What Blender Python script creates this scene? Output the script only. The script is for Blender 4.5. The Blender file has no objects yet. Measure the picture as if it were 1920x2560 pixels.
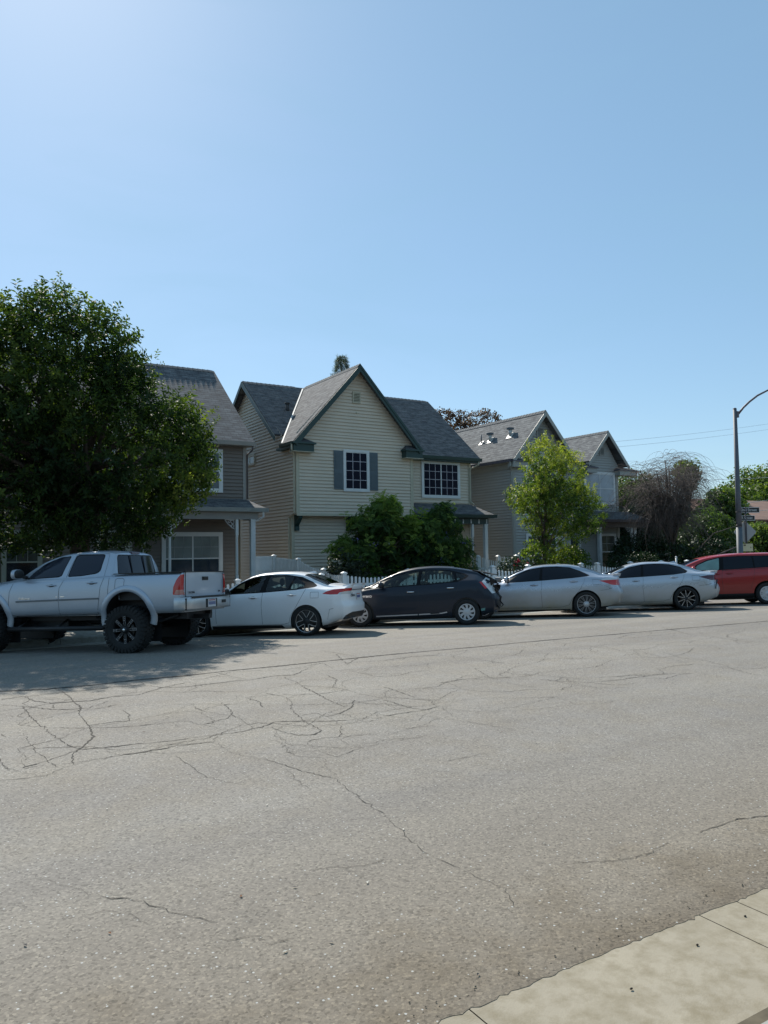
import bpy, bmesh, math, random
import numpy as np
from mathutils import Vector, Matrix
scene = bpy.context.scene
COL = scene.collection
R = math.radians
# ------------------------------------------------------------------ camera
F_PX, PX_W, PX_H = 1950.0, 1920.0, 2560.0
CAM_Z = 1.84
yaw, pitch, roll = R(31.8), R(2.9), R(0.8)
fw = Vector((math.sin(yaw)*math.cos(pitch), math.cos(yaw)*math.cos(pitch), math.sin(pitch)))
r0 = Vector((math.cos(yaw), -math.sin(yaw), 0)); u0 = r0.cross(fw)
rt = math.cos(roll)*r0 - math.sin(roll)*u0
up = math.sin(roll)*r0 + math.cos(roll)*u0
cd = bpy.data.cameras.new('camera'); cam = bpy.data.objects.new('camera', cd); COL.objects.link(cam)
m = Matrix.Identity(4)
for i in range(3):
    m[i][0] = rt[i]; m[i][1] = up[i]; m[i][2] = -fw[i]
m[2][3] = CAM_Z
cam.matrix_world = m
cd.sensor_fit = 'HORIZONTAL'; cd.sensor_width = 36; cd.lens = 36*F_PX/PX_W
cd.clip_start = .05; cd.clip_end = 3000
scene.camera = cam
# ------------------------------------------------------------------ light
SUN_EL, SUN_AZ = R(42.5), R(6)          # azimuth measured from +Y towards +X
w = bpy.data.worlds.new('World'); scene.world = w; w.use_nodes = True
nt = w.node_tree; nt.nodes.clear()
sky = nt.nodes.new('ShaderNodeTexSky'); sky.sky_type = 'NISHITA'; sky.sun_disc = False
sky.sun_elevation = SUN_EL; sky.sun_rotation = SUN_AZ
sky.air_density = 1.0; sky.dust_density = 0.35; sky.ozone_density = 2.6; sky.altitude = 50
bg = nt.nodes.new('ShaderNodeBackground'); bg.inputs[1].default_value = 0.105
ow = nt.nodes.new('ShaderNodeOutputWorld')
hz = nt.nodes.new('ShaderNodeMix'); hz.data_type = 'RGBA'; hz.inputs[0].default_value = .42      # thin even summer haze over the blue
nt.links.new(sky.outputs[0], hz.inputs[6]); hz.inputs[7].default_value = (2.15, 3.95, 5.25, 1)
tcw = nt.nodes.new('ShaderNodeTexCoord'); mpw = nt.nodes.new('ShaderNodeMapping'); mpw.inputs['Scale'].default_value = (1.2, 1.2, 4.5)
nw = nt.nodes.new('ShaderNodeTexNoise'); nw.inputs['Scale'].default_value = 2.2; nw.inputs['Detail'].default_value = 6; nw.inputs['Distortion'].default_value = .8
mw = nt.nodes.new('ShaderNodeMapRange'); mw.inputs[1].default_value = .45; mw.inputs[2].default_value = .8; mw.inputs[3].default_value = .45; mw.inputs[4].default_value = .60
nt.links.new(tcw.outputs['Generated'], mpw.inputs[0]); nt.links.new(mpw.outputs[0], nw.inputs['Vector']); nt.links.new(nw.outputs['Fac'], mw.inputs[0]); nt.links.new(mw.outputs[0], hz.inputs[0])
nt.links.new(hz.outputs[2], bg.inputs[0]); nt.links.new(bg.outputs[0], ow.inputs[0])
sd = bpy.data.lights.new('sun', 'SUN'); sd.energy = 4.6; sd.angle = R(0.53); sd.color = (1, .945, .85)
so = bpy.data.objects.new('sun', sd); COL.objects.link(so)
sdir = Vector((math.sin(SUN_AZ)*math.cos(SUN_EL), math.cos(SUN_AZ)*math.cos(SUN_EL), math.sin(SUN_EL)))
so.rotation_euler = sdir.to_track_quat('Z', 'Y').to_euler(); so.location = (0, 30, 40)
vs = scene.view_settings
vs.view_transform = 'Standard'; vs.look = 'None'; vs.exposure = 0.42; vs.gamma = 1
vs.use_curve_mapping = False
scene.cycles.max_bounces = 8; scene.cycles.transparent_max_bounces = 12
scene.cycles.use_denoising = True
rng = np.random.default_rng(7); random.seed(7)

# ------------------------------------------------------------------ materials
MATS = {}
class NT:
    def __init__(s, name):
        s.m = bpy.data.materials.new(name); s.m.use_nodes = True
        s.t = s.m.node_tree; s.b = s.t.nodes['Principled BSDF']; s.out = s.t.nodes['Material Output']
    def n(s, t, **kw):
        o = s.t.nodes.new(t)
        for k, v in kw.items():
            if k.startswith('i_'):
                o.inputs[k[2:].replace('_', ' ')].default_value = v
            else: setattr(o, k, v)
        return o
    def l(s, a, b): s.t.links.new(a, b)
    def ramp(s, src, stops):
        r = s.n('ShaderNodeValToRGB'); e = r.color_ramp.elements
        while len(e) < len(stops): e.new(.5)
        for q, (p, c) in zip(e, stops):
            q.position = p; q.color = (*c, 1) if len(c) == 3 else c
        s.l(src, r.inputs[0]); return r.outputs[0]
    def mix(s, f, a, b, mode='MIX'):
        o = s.n('ShaderNodeMix', data_type='RGBA', blend_type=mode)
        for sock, v in ((o.inputs[0], f), (o.inputs[6], a), (o.inputs[7], b)):
            if hasattr(v, 'is_output'): s.l(v, sock)
            else: sock.default_value = (*v, 1) if isinstance(v, tuple) and len(v) == 3 else v
        return o.outputs[2]
    def coord(s, kind='Object', scale=None):
        tc = s.n('ShaderNodeTexCoord'); o = tc.outputs[kind]
        if scale:
            mp = s.n('ShaderNodeMapping'); mp.inputs['Scale'].default_value = scale
            s.l(o, mp.inputs[0]); o = mp.outputs[0]
        return o
    def noise(s, v, scale, detail=4, rough=.55, dist=0):
        o = s.n('ShaderNodeTexNoise'); o.inputs['Scale'].default_value = scale
        o.inputs['Detail'].default_value = detail; o.inputs['Roughness'].default_value = rough
        o.inputs['Distortion'].default_value = dist
        if v is not None: s.l(v, o.inputs['Vector'])
        return o.outputs['Fac']
    def bump(s, h, strength=.3, dist=.01):
        o = s.n('ShaderNodeBump'); o.inputs['Strength'].default_value = strength
        o.inputs['Distance'].default_value = dist; s.l(h, o.inputs['Height'])
        s.l(o.outputs[0], s.b.inputs['Normal']); return o.outputs[0]
def set_b(b, **kw):
    for k, v in kw.items(): b.inputs[k.replace('_', ' ')].default_value = v
def simple(name, col, rough=.6, metal=0, var=.12, nscale=3.0, bump=0, spec=.5, coat=0):
    if name in MATS: return MATS[name]
    k = NT(name); co = k.coord()
    if var:
        f = k.noise(co, nscale, 5)
        lo = tuple(c*(1-var) for c in col); hi = tuple(min(1, c*(1+var)) for c in col)
        k.l(k.ramp(f, [(.3, lo), (.7, hi)]), k.b.inputs['Base Color'])
    else: k.b.inputs['Base Color'].default_value = (*col, 1)
    set_b(k.b, Roughness=rough, Metallic=metal)
    k.b.inputs['Specular IOR Level'].default_value = spec
    k.b.inputs['Coat Weight'].default_value = coat
    if bump:
        k.bump(k.noise(co, nscale*20, 3), bump, .005)
    MATS[name] = k.m; return k.m

def mat_asphalt():
    k = NT('asphalt'); co = k.coord()
    big = k.noise(co, .35, 3); mid = k.noise(co, 2.2, 5, .6); fine = k.noise(co, 70, 3, .7)
    c = k.ramp(big, [(.3, (.214, .199, .181)), (.7, (.258, .241, .218))])
    c = k.mix(k.ramp(mid, [(.35, (0, 0, 0)), (.7, (1, 1, 1))]), c, (.224, .202, .172))
    # brown dusty band beside the near gutter
    sep = k.n('ShaderNodeSeparateXYZ'); k.l(co, sep.inputs[0])
    ad = k.n('ShaderNodeMath', operation='MULTIPLY_ADD'); k.l(mid, ad.inputs[0]); ad.inputs[1].default_value = 2.4
    k.l(sep.outputs[1], ad.inputs[2])
    band = k.ramp(ad.outputs[0], [(0, (1, 1, 1)), (1, (0, 0, 0))])
    mr = k.n('ShaderNodeMapRange'); mr.inputs[1].default_value = 3.6; mr.inputs[2].default_value = 6.0
    mr.inputs[3].default_value = .9; mr.inputs[4].default_value = 0; k.l(ad.outputs[0], mr.inputs[0])
    c = k.mix(mr.outputs[0], c, (.205, .172, .130))
    m3 = k.n('ShaderNodeMapRange'); m3.inputs[1].default_value = 3.5; m3.inputs[2].default_value = 4.5; m3.inputs[3].default_value = .75; m3.inputs[4].default_value = 0; k.l(ad.outputs[0], m3.inputs[0])
    c = k.mix(m3.outputs[0], c, (.140, .112, .078))
    mp = k.n('ShaderNodeMapping'); mp.inputs['Scale'].default_value = (.06, .9, 1); k.l(co, mp.inputs[0])
    lane = k.noise(mp.outputs[0], 1.0, 3, .5)
    c = k.mix(1.0, c, k.ramp(lane, [(.35, (.88, .88, .89)), (.65, (1.07, 1.07, 1.05))]), 'MULTIPLY')
    st = k.noise(co, .9, 5, .7, .6)
    c = k.mix(k.ramp(st, [(.62, (0, 0, 0)), (.74, (.35, .35, .35))]), c, (.12, .112, .10))
    # aggregate grain
    vo = k.n('ShaderNodeTexVoronoi'); vo.inputs['Scale'].default_value = 80; k.l(co, vo.inputs['Vector'])
    sepc = k.n('ShaderNodeSeparateColor'); k.l(vo.outputs['Color'], sepc.inputs[0])
    g = k.ramp(sepc.outputs[0], [(0, (.58, .58, .58)), (.2, (.86, .86, .86)), (.8, (1.04, 1.04, 1.04)), (1, (1.3, 1.3, 1.27))])
    c = k.mix(1.0, c, g, 'MULTIPLY')
    vo2 = k.n('ShaderNodeTexVoronoi'); vo2.inputs['Scale'].default_value = 42; k.l(co, vo2.inputs['Vector'])
    sc2 = k.n('ShaderNodeSeparateColor'); k.l(vo2.outputs['Color'], sc2.inputs[0])
    rare = k.n('ShaderNodeMath', operation='GREATER_THAN'); k.l(sc2.outputs[0], rare.inputs[0]); rare.inputs[1].default_value = .91
    near = k.n('ShaderNodeMath', operation='LESS_THAN'); k.l(vo2.outputs['Distance'], near.inputs[0]); near.inputs[1].default_value = .24
    mm = k.n('ShaderNodeMath', operation='MULTIPLY'); k.l(rare.outputs[0], mm.inputs[0]); k.l(near.outputs[0], mm.inputs[1])
    c = k.mix(mm.outputs[0], c, (.42, .42, .40))
    k.l(c, k.b.inputs['Base Color']); set_b(k.b, Roughness=.88)
    k.b.inputs['Specular IOR Level'].default_value = .35
    h = k.n('ShaderNodeMath', operation='MULTIPLY_ADD'); k.l(sepc.outputs[1], h.inputs[0]); h.inputs[1].default_value = .6; k.l(fine, h.inputs[2])
    k.bump(h.outputs[0], .75, .006)
    return k.m
def mat_concrete(name, col, scale=1.0):
    k = NT(name); co = k.coord()
    a = k.noise(co, 1.3*scale, 5, .6); b = k.noise(co, 9*scale, 5, .65); f = k.noise(co, 120, 2, .6)
    c = k.ramp(a, [(.3, tuple(x*.86 for x in col)), (.7, tuple(x*1.1 for x in col))])
    c = k.mix(k.ramp(b, [(.42, (0, 0, 0)), (.7, (.9, .9, .9))]), c, tuple(x*.66*y for x, y in zip(col, (1, .96, .84))))
    g = k.noise(co, .9*scale, 6, .75, .4)
    c = k.mix(k.ramp(g, [(.5, (0, 0, 0)), (.72, (.5, .5, .5))]), c, tuple(x*.72*y for x, y in zip(col, (1, .98, .9))))
    k.l(c, k.b.inputs['Base Color']); set_b(k.b, Roughness=.9)
    k.b.inputs['Specular IOR Level'].default_value = .3
    s = k.n('ShaderNodeMath', operation='MULTIPLY_ADD'); k.l(b, s.inputs[0]); s.inputs[1].default_value = .8; k.l(f, s.inputs[2])
    k.bump(s.outputs[0], .35, .004)
    return k.m
def mat_siding(name, col):
    k = NT(name); co = k.coord()
    a = k.noise(co, .7, 4, .6)
    mp = k.n('ShaderNodeMapping'); mp.inputs['Scale'].default_value = (.6, .6, 9); k.l(co, mp.inputs[0])
    st = k.noise(mp.outputs[0], 1.6, 4, .6)
    c = k.ramp(a, [(.3, tuple(x*.93 for x in col)), (.7, tuple(x*1.05 for x in col))])
    c = k.mix(k.ramp(st, [(.5, (0, 0, 0)), (.85, (.55, .55, .55))]), c, tuple(x*.8 for x in col))
    k.l(c, k.b.inputs['Base Color']); set_b(k.b, Roughness=.55); k.b.inputs['Specular IOR Level'].default_value = .35
    k.bump(k.noise(mp.outputs[0], 14, 3), .12, .003)
    return k.m
def mat_shingle(name, a, b):
    k = NT(name); tc = k.n('ShaderNodeTexCoord')
    br = k.n('ShaderNodeTexBrick'); k.l(tc.outputs['UV'], br.inputs['Vector'])
    br.offset = .37; br.offset_frequency = 2; br.squash = 1.0
    br.inputs['Scale'].default_value = 1.0; br.inputs['Brick Width'].default_value = .30
    br.inputs['Row Height'].default_value = .145; br.inputs['Mortar Size'].default_value = .014
    br.inputs['Mortar Smooth'].default_value = .3; br.inputs['Bias'].default_value = .0
    br.inputs['Color1'].default_value = (*a, 1); br.inputs['Color2'].default_value = (*b, 1)
    br.inputs['Mortar'].default_value = tuple(x*.42 for x in a)+(1,)
    n = k.noise(tc.outputs['UV'], 2.5, 5, .7)
    c = k.mix(k.ramp(n, [(.3, (0, 0, 0)), (.7, (.6, .6, .6))]), br.outputs['Color'], tuple(x*.78 for x in a))
    mp = k.n('ShaderNodeMapping'); mp.inputs['Scale'].default_value = (2.6, 6.9, 1); k.l(tc.outputs['UV'], mp.inputs[0])
    dash = k.noise(mp.outputs[0], 1.0, 2, .5)
    c = k.mix(1.0, c, k.ramp(dash, [(.36, (.55, .55, .58)), (.5, (1, 1, 1)), (.64, (1.35, 1.35, 1.32))]), 'MULTIPLY')
    g = k.noise(tc.outputs['UV'], 90, 2)
    c = k.mix(.22, c, k.ramp(g, [(.3, tuple(x*.6 for x in a)), (.7, tuple(x*1.3 for x in b))]))
    k.l(c, k.b.inputs['Base Color']); set_b(k.b, Roughness=.95); k.b.inputs['Specular IOR Level'].default_value = .25
    # saw-tooth height: every course steps down over the next
    sp = k.n('ShaderNodeSeparateXYZ'); k.l(tc.outputs['UV'], sp.inputs[0])
    dv = k.n('ShaderNodeMath', operation='DIVIDE'); k.l(sp.outputs[1], dv.inputs[0]); dv.inputs[1].default_value = .145
    fr = k.n('ShaderNodeMath', operation='FRACT'); k.l(dv.outputs[0], fr.inputs[0])
    iv = k.n('ShaderNodeMath', operation='SUBTRACT'); iv.inputs[0].default_value = 1; k.l(fr.outputs[0], iv.inputs[1])
    k.bump(iv.outputs[0], .9, .02)
    return k.m
def mat_paint(name, col, metal=.5, rough=.32, dust=(.30, .25, .18), damt=.5, coat=.5, top=.75, spec=.5):
    k = NT(name); co = k.coord()
    n = k.noise(co, 2.6, 6, .65); n2 = k.noise(co, 600, 1)
    base = k.mix(k.ramp(n2, [(.3, (0, 0, 0)), (.7, (1, 1, 1))]), tuple(c*.93 for c in col), tuple(min(1, c*1.07) for c in col))
    sp = k.n('ShaderNodeSeparateXYZ'); k.l(co, sp.inputs[0])
    ma = k.n('ShaderNodeMath', operation='MULTIPLY_ADD'); k.l(n, ma.inputs[0]); ma.inputs[1].default_value = .55; k.l(sp.outputs[2], ma.inputs[2])
    mr = k.n('ShaderNodeMapRange'); mr.inputs[1].default_value = .45; mr.inputs[2].default_value = top+.45
    mr.inputs[3].default_value = damt; mr.inputs[4].default_value = damt*.06; k.l(ma.outputs[0], mr.inputs[0])
    c = k.mix(mr.outputs[0], base, dust)
    k.l(c, k.b.inputs['Base Color'])
    mt = k.n('ShaderNodeMapRange'); mt.inputs[3].default_value = metal; mt.inputs[4].default_value = 0; k.l(mr.outputs[0], mt.inputs[0]); k.l(mt.outputs[0], k.b.inputs['Metallic'])
    rr = k.n('ShaderNodeMapRange'); rr.inputs[1].default_value = 0; rr.inputs[2].default_value = 1
    rr.inputs[3].default_value = rough; rr.inputs[4].default_value = .8; k.l(mr.outputs[0], rr.inputs[0])
    k.l(rr.outputs[0], k.b.inputs['Roughness'])
    k.b.inputs['Specular IOR Level'].default_value = spec
    k.b.inputs['Coat Weight'].default_value = coat; k.b.inputs['Coat Roughness'].default_value = .035
    return k.m
def mat_glass(name, tint=(.5, .6, .56), refl=1.0, rough=.02):
    k = NT(name); t = k.t; t.nodes.remove(k.b)
    tr = k.n('ShaderNodeBsdfTransparent'); tr.inputs[0].default_value = (*tint, 1)
    gl = k.n('ShaderNodeBsdfGlossy'); gl.inputs['Roughness'].default_value = rough; gl.inputs[0].default_value = (refl, refl, refl, 1)
    fr = k.n('ShaderNodeFresnel'); fr.inputs[0].default_value = 1.55
    mx = k.n('ShaderNodeMixShader'); k.l(fr.outputs[0], mx.inputs[0]); k.l(tr.outputs[0], mx.inputs[1]); k.l(gl.outputs[0], mx.inputs[2])
    k.l(mx.outputs[0], k.out.inputs[0]); return k.m
def mat_leaf(name, cols, trans=.35, rough=.45):
    k = NT(name); k.t.nodes.remove(k.b)
    at = k.n('ShaderNodeAttribute'); at.attribute_name = 'tint'
    c = k.ramp(at.outputs['Fac'], [(i/(len(cols)-1), q) for i, q in enumerate(cols)])
    di = k.n('ShaderNodeBsdfPrincipled'); k.l(c, di.inputs['Base Color']); di.inputs['Roughness'].default_value = rough
    di.inputs['Specular IOR Level'].default_value = .2
    tl = k.n('ShaderNodeBsdfTranslucent')
    br = k.mix(1.0, c, (1.5, 1.7, .7), 'MULTIPLY'); k.l(br, tl.inputs[0])
    mx = k.n('ShaderNodeMixShader'); mx.inputs[0].default_value = trans
    k.l(di.outputs[0], mx.inputs[1]); k.l(tl.outputs[0], mx.inputs[2]); k.l(mx.outputs[0], k.out.inputs[0])
    return k.m

WHITE = simple('white_trim', (.62, .64, .64), .5, var=.06)
FENCEM = simple('white_vinyl', (.68, .70, .70), .45, var=.07, nscale=6)
CREAMTRIM = simple('cream_trim', (.46, .43, .33), .5, var=.06)
GREEN = simple('green_trim', (.013, .043, .040), .45, var=.1)
SLATE = simple('slate_shutter', (.085, .115, .135), .55, var=.08)
TAUPETRIM = simple('taupe_trim', (.28, .27, .25), .5, var=.06)
GREYTRIM = simple('grey_trim', (.30, .31, .29), .5, var=.06)
DARKGLASS = simple('dark_window_glass', (.004, .005, .018), .1, var=0, spec=.07)
BLINDGLASS = simple('blind_behind_glass', (.17, .20, .20), .25, var=.25, nscale=1.2, spec=.4)
MIDGLASS = simple('grey_window_glass', (.045, .06, .075), .12, var=.3, nscale=.8, spec=.5)
BLACK = simple('black_plastic', (.015, .015, .016), .55, var=.1)
RUBBER = simple('tyre_rubber', (.018, .018, .018), .85, var=.2, nscale=9)
DARKM = simple('dark_metal', (.03, .03, .032), .5, metal=.4, var=.15)
MACH = simple('machined_alloy', (.62, .62, .64), .28, metal=.9, var=.05)
SILVERCAP = simple('silver_hubcap', (.52, .53, .55), .38, metal=.5, var=.05)
CHROME = simple('chrome', (.75, .75, .76), .12, metal=1, var=0)
TINT = simple('tinted_car_glass', (.004, .006, .012), .05, var=0, spec=.3)
TINT2 = simple('truck_car_glass', (.008, .012, .026), .08, var=.15, nscale=2, spec=.45)
REDL = simple('red_lens', (.48, .012, .012), .18, var=.08, coat=.6)
DREDL = simple('dark_red_lens', (.06, .008, .02), .15, var=.08, coat=.6)
CLEARL = simple('clear_lens', (.55, .57, .58), .2, var=.06, coat=.6)
CABIN = simple('cabin_grey', (.05, .05, .05), .8, var=.15)
SEATM = simple('seat_cloth', (.035, .035, .037), .9, var=.2)
PLATE = simple('plate_white', (.55, .56, .58), .5, var=.1, nscale=30)
PLATEB = simple('plate_blue', (.08, .10, .25), .5, var=0)
BARK = simple('bark', (.09, .07, .055), .95, var=.35, nscale=8, bump=.5)
GALV = simple('galvanised_steel', (.085, .105, .125), .6, metal=.0, var=.1)
BROWNPOST = simple('painted_arm', (.11, .10, .12), .5, metal=.3, var=.1)
METALVENT = simple('bright_metal_vent', (.50, .50, .48), .5, metal=.1, var=.05)
SHING = mat_shingle('grey_shingle', (.112, .115, .122), (.172, .172, .174))
SHINGC = mat_shingle('warm_grey_shingle', (.13, .136, .142), (.19, .195, .2))
RIDGEM = simple('ridge_shingle', (.12, .125, .13), .95, var=.3, nscale=7)
ASPH = mat_asphalt()
CONC = mat_concrete('concrete', (.325, .288, .222))
CONC2 = mat_concrete('pale_concrete', (.34, .335, .31))
CRACKM = simple('crack_tar', (.045, .040, .033), .95, var=.4, nscale=3)
CREAM = mat_siding('cream_siding', (.60, .53, .43))
TAUPE = mat_siding('taupe_siding', (.18, .155, .135))
SAGE = mat_siding('sage_siding', (.36, .375, .365))
SOIL = simple('soil', (.10, .085, .06), .95, var=.4, nscale=2, bump=.5)

# ------------------------------------------------------------------ mesh builder
def link(name, me, parent=None):
    o = bpy.data.objects.new(name, me); COL.objects.link(o)
    if parent is not None: o.parent = parent
    return o
def tag(o, label=None, cat=None, group=None, kind=None):
    if label: o['label'] = label
    if cat: o['category'] = cat
    if group: o['group'] = group
    if kind: o['kind'] = kind
    return o
def thing(name, label, cat, loc=(0, 0, 0), rz=0, group=None):
    o = link(name, None); o.location = loc; o.rotation_euler = (0, 0, rz)
    return tag(o, label, cat, group)
def root_loc(o):
    return Vector(o.location) if o is not None else Vector((0, 0, 0))
class MB:
    def __init__(s): s.st = []; s.v = []; s.f = []; s.mi = []; s.uv = {}; s.mats = []; s.sm = []
    def mat(s, m):
        if m not in s.mats: s.mats.append(m)
        return s.mats.index(m)
    def add(s, vs, fs, m, smooth=False, uv=None):
        b = len(s.v); s.st.append((b, len(s.f))); k = s.mat(m); s.v += [tuple(q) for q in vs]
        for i, f in enumerate(fs):
            if uv: s.uv[len(s.f)] = uv[i]
            s.f.append(tuple(b+j for j in f)); s.mi.append(k); s.sm.append(smooth)
        return s
    def box(s, x0, x1, y0, y1, z0, z1, m, M=None):
        vs = [Vector((x, y, z)) for z in (z0, z1) for y in (y0, y1) for x in (x0, x1)]
        if M is not None: vs = [M @ q for q in vs]
        return s.add(vs, [(0, 2, 3, 1), (4, 5, 7, 6), (0, 1, 5, 4), (2, 6, 7, 3), (0, 4, 6, 2), (1, 3, 7, 5)], m)
    def hexa(s, a, b, m):     # two quads a (bottom), b (top) in the same winding
        return s.add(list(a)+list(b), [(3, 2, 1, 0), (4, 5, 6, 7), (0, 1, 5, 4), (1, 2, 6, 5), (2, 3, 7, 6), (3, 0, 4, 7)], m)
    def prism(s, poly, d, m, smooth=False):
        n = len(poly); d = Vector(d); a = [Vector(q) for q in poly]; b = [q+d for q in a]
        fs = [tuple(range(n))[::-1], tuple(range(n, 2*n))]+[(i, (i+1) % n, n+(i+1) % n, n+i) for i in range(n)]
        return s.add(a+b, fs, m, smooth)
    def tube(s, pts, rads, m, seg=8, cap=True, smooth=True):
        pts = [Vector(p) for p in pts]; n = len(pts); vs = []; prev = None
        if not hasattr(rads, '__len__'): rads = [rads]*n
        for i, p in enumerate(pts):
            t = (pts[min(i+1, n-1)]-pts[max(i-1, 0)]).normalized()
            if prev is None:
                a = Vector((0, 0, 1)) if abs(t.z) < .9 else Vector((1, 0, 0))
                a = (a-t*a.dot(t)).normalized()
            else: a = (prev-t*prev.dot(t)).normalized()
            prev = a; b = t.cross(a)
            for k in range(seg):
                an = 2*math.pi*k/seg; vs.append(p+(a*math.cos(an)+b*math.sin(an))*rads[i])
        fs = [(i*seg+k, i*seg+(k+1) % seg, (i+1)*seg+(k+1) % seg, (i+1)*seg+k) for i in range(n-1) for k in range(seg)]
        if cap: fs += [tuple(range(seg))[::-1], tuple(range((n-1)*seg, n*seg))]
        return s.add(vs, fs, m, smooth)
    def lathe(s, prof, m, seg=32, axis='y', c=(0, 0, 0), smooth=True, close=False):
        vs = []; n = len(prof)
        for k in range(seg):
            an = 2*math.pi*k/seg; ca, sa = math.cos(an), math.sin(an)
            for r, h in prof:
                q = (r*ca, h, r*sa) if axis == 'y' else (r*ca, r*sa, h)
                vs.append((q[0]+c[0], q[1]+c[1], q[2]+c[2]))
        rr = range(n if close else n-1)
        fs = []
        for k in range(seg):
            for j in rr:
                j2 = (j+1) % n; k2 = (k+1) % seg
                f = (k*n+j, k*n+j2, k2*n+j2, k2*n+j)
                fs.append(f if axis == 'y' else f[::-1])
        return s.add(vs, fs, m, smooth)
    def ball(s, c, r, m, seg=10, rings=6):
        if not hasattr(r, '__len__'): r = (r, r, r)
        prof = [(math.sin(math.pi*i/rings), -math.cos(math.pi*i/rings)) for i in range(rings+1)]
        b = len(s.v); s.lathe(prof, m, seg, 'z')
        for i in range(b, len(s.v)):
            q = s.v[i]; s.v[i] = (c[0]+q[0]*r[0], c[1]+q[1]*r[1], c[2]+q[2]*r[2])
        return s
    def build(s, name, parent=None, off=None, M=None):
        vs = s.v
        if off is not None: vs = [(q[0]-off[0], q[1]-off[1], q[2]-off[2]) for q in vs]
        if M is not None: vs = [tuple(M @ Vector(q)) for q in vs]
        me = bpy.data.meshes.new(name); me.from_pydata(vs, [], s.f)
        for m in s.mats: me.materials.append(m)
        me.polygons.foreach_set('material_index', s.mi); me.polygons.foreach_set('use_smooth', s.sm)
        if s.uv:
            ul = me.uv_layers.new(name='UVMap')
            for p in me.polygons:
                if p.index in s.uv:
                    for li, c in zip(p.loop_indices, s.uv[p.index]): ul.data[li].uv = c
        me.update()
        return link(name, me, parent)
def Wsplit(mb, name, parent, per=1):
    """one object for every `per` shapes added"""
    st = mb.st+[(len(mb.v), len(mb.f))]; out = []
    for i in range(0, len(mb.st), per):
        (v0, f0), (v1, f1) = st[i], st[min(i+per, len(mb.st))]; q = MB(); q.mats = mb.mats; q.v = mb.v[v0:v1]
        q.f = [tuple(j-v0 for j in f) for f in mb.f[f0:f1]]; q.mi = mb.mi[f0:f1]; q.sm = mb.sm[f0:f1]; q.uv = {k-f0: u for k, u in mb.uv.items() if f0 <= k < f1}
        out.append(q.build(name, parent, off=parent.location))
    return out
def W(mb, name, parent):      # geometry given in world coordinates, parent standing at its own location
    return mb.build(name, parent, off=parent.location if parent is not None else None)
def pchip(pts):
    xs = [p[0] for p in pts]; ys = [p[1] for p in pts]; n = len(xs)
    h = [xs[i+1]-xs[i] for i in range(n-1)]; d = [(ys[i+1]-ys[i])/h[i] for i in range(n-1)]
    mm = [0]*n; mm[0] = d[0]; mm[-1] = d[-1]
    for i in range(1, n-1):
        if d[i-1]*d[i] > 0:
            w1 = 2*h[i]+h[i-1]; w2 = h[i]+2*h[i-1]; mm[i] = (w1+w2)/(w1/d[i-1]+w2/d[i])
    def f(x):
        if x <= xs[0]: return ys[0]
        if x >= xs[-1]: return ys[-1]
        i = max(j for j in range(n-1) if xs[j] <= x)
        t = (x-xs[i])/h[i]; t2, t3 = t*t, t*t*t
        return (2*t3-3*t2+1)*ys[i]+(t3-2*t2+t)*h[i]*mm[i]+(-2*t3+3*t2)*ys[i+1]+(t3-t2)*h[i]*mm[i+1]
    return f
def inpoly(x, y, P):
    c = False; n = len(P); j = n-1
    for i in range(n):
        if (P[i][1] > y) != (P[j][1] > y) and x < (P[j][0]-P[i][0])*(y-P[i][1])/(P[j][1]-P[i][1])+P[i][0]: c = not c
        j = i
    return c
def text_obj(name, body, size, mat, parent, M, depth=.002):
    cu = bpy.data.curves.new(name, 'FONT'); cu.body = body; cu.size = size; cu.extrude = depth
    cu.align_x = 'CENTER'; cu.align_y = 'CENTER'; cu.resolution_u = 3
    o = bpy.data.objects.new(name, cu); COL.objects.link(o)
    dg = bpy.context.evaluated_depsgraph_get(); me = bpy.data.meshes.new_from_object(o.evaluated_get(dg))
    bpy.data.objects.remove(o); bpy.data.curves.remove(cu)
    me.transform(M); me.materials.clear(); me.materials.append(mat); me.name = name
    return link(name, me, parent)
# ------------------------------------------------------------------ ground
_rz = pchip([(2.61, 0.0), (5, .065), (7.5, .115), (9.8, .14), (12, .113), (14, .046), (15.3, 0), (17.85, -.089)])
KN = [2.61+.5*i for i in range(31)]; KN = [k for k in KN if k < 17.8]+[17.85]
KZ = [_rz(k) for k in KN]
def roadz(y):
    return float(np.interp(y, KN, KZ))
def sheet(name, x0, x1, ys, zs, mat, nx=60):
    mb = MB(); vs = []; fs = []
    xs = np.linspace(x0, x1, nx+1)
    for y, z in zip(ys, zs):
        for x in xs: vs.append((x, y, z))
    n = nx+1
    for j in range(len(ys)-1):
        for i in range(nx): fs.append((j*n+i, j*n+i+1, (j+1)*n+i+1, (j+1)*n+i))
    mb.add(vs, fs, mat); return mb.build(name)
XC0, XC1 = 35.0, 45.0      # the cross street
tag(sheet('road', -60, 160, KN, KZ, ASPH), kind='structure')
tag(sheet('ground', -700, 900, [-600, -1.2], [-.06, -.06], SOIL, 4), kind='structure')
g2 = MB(); g2.add([(-700, 23.5, .02), (900, 23.5, .02), (900, 1500, .02), (-700, 1500, .02)], [(0, 1, 2, 3)], SOIL)
tag(g2.build('yard_ground'), kind='structure')
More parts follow.
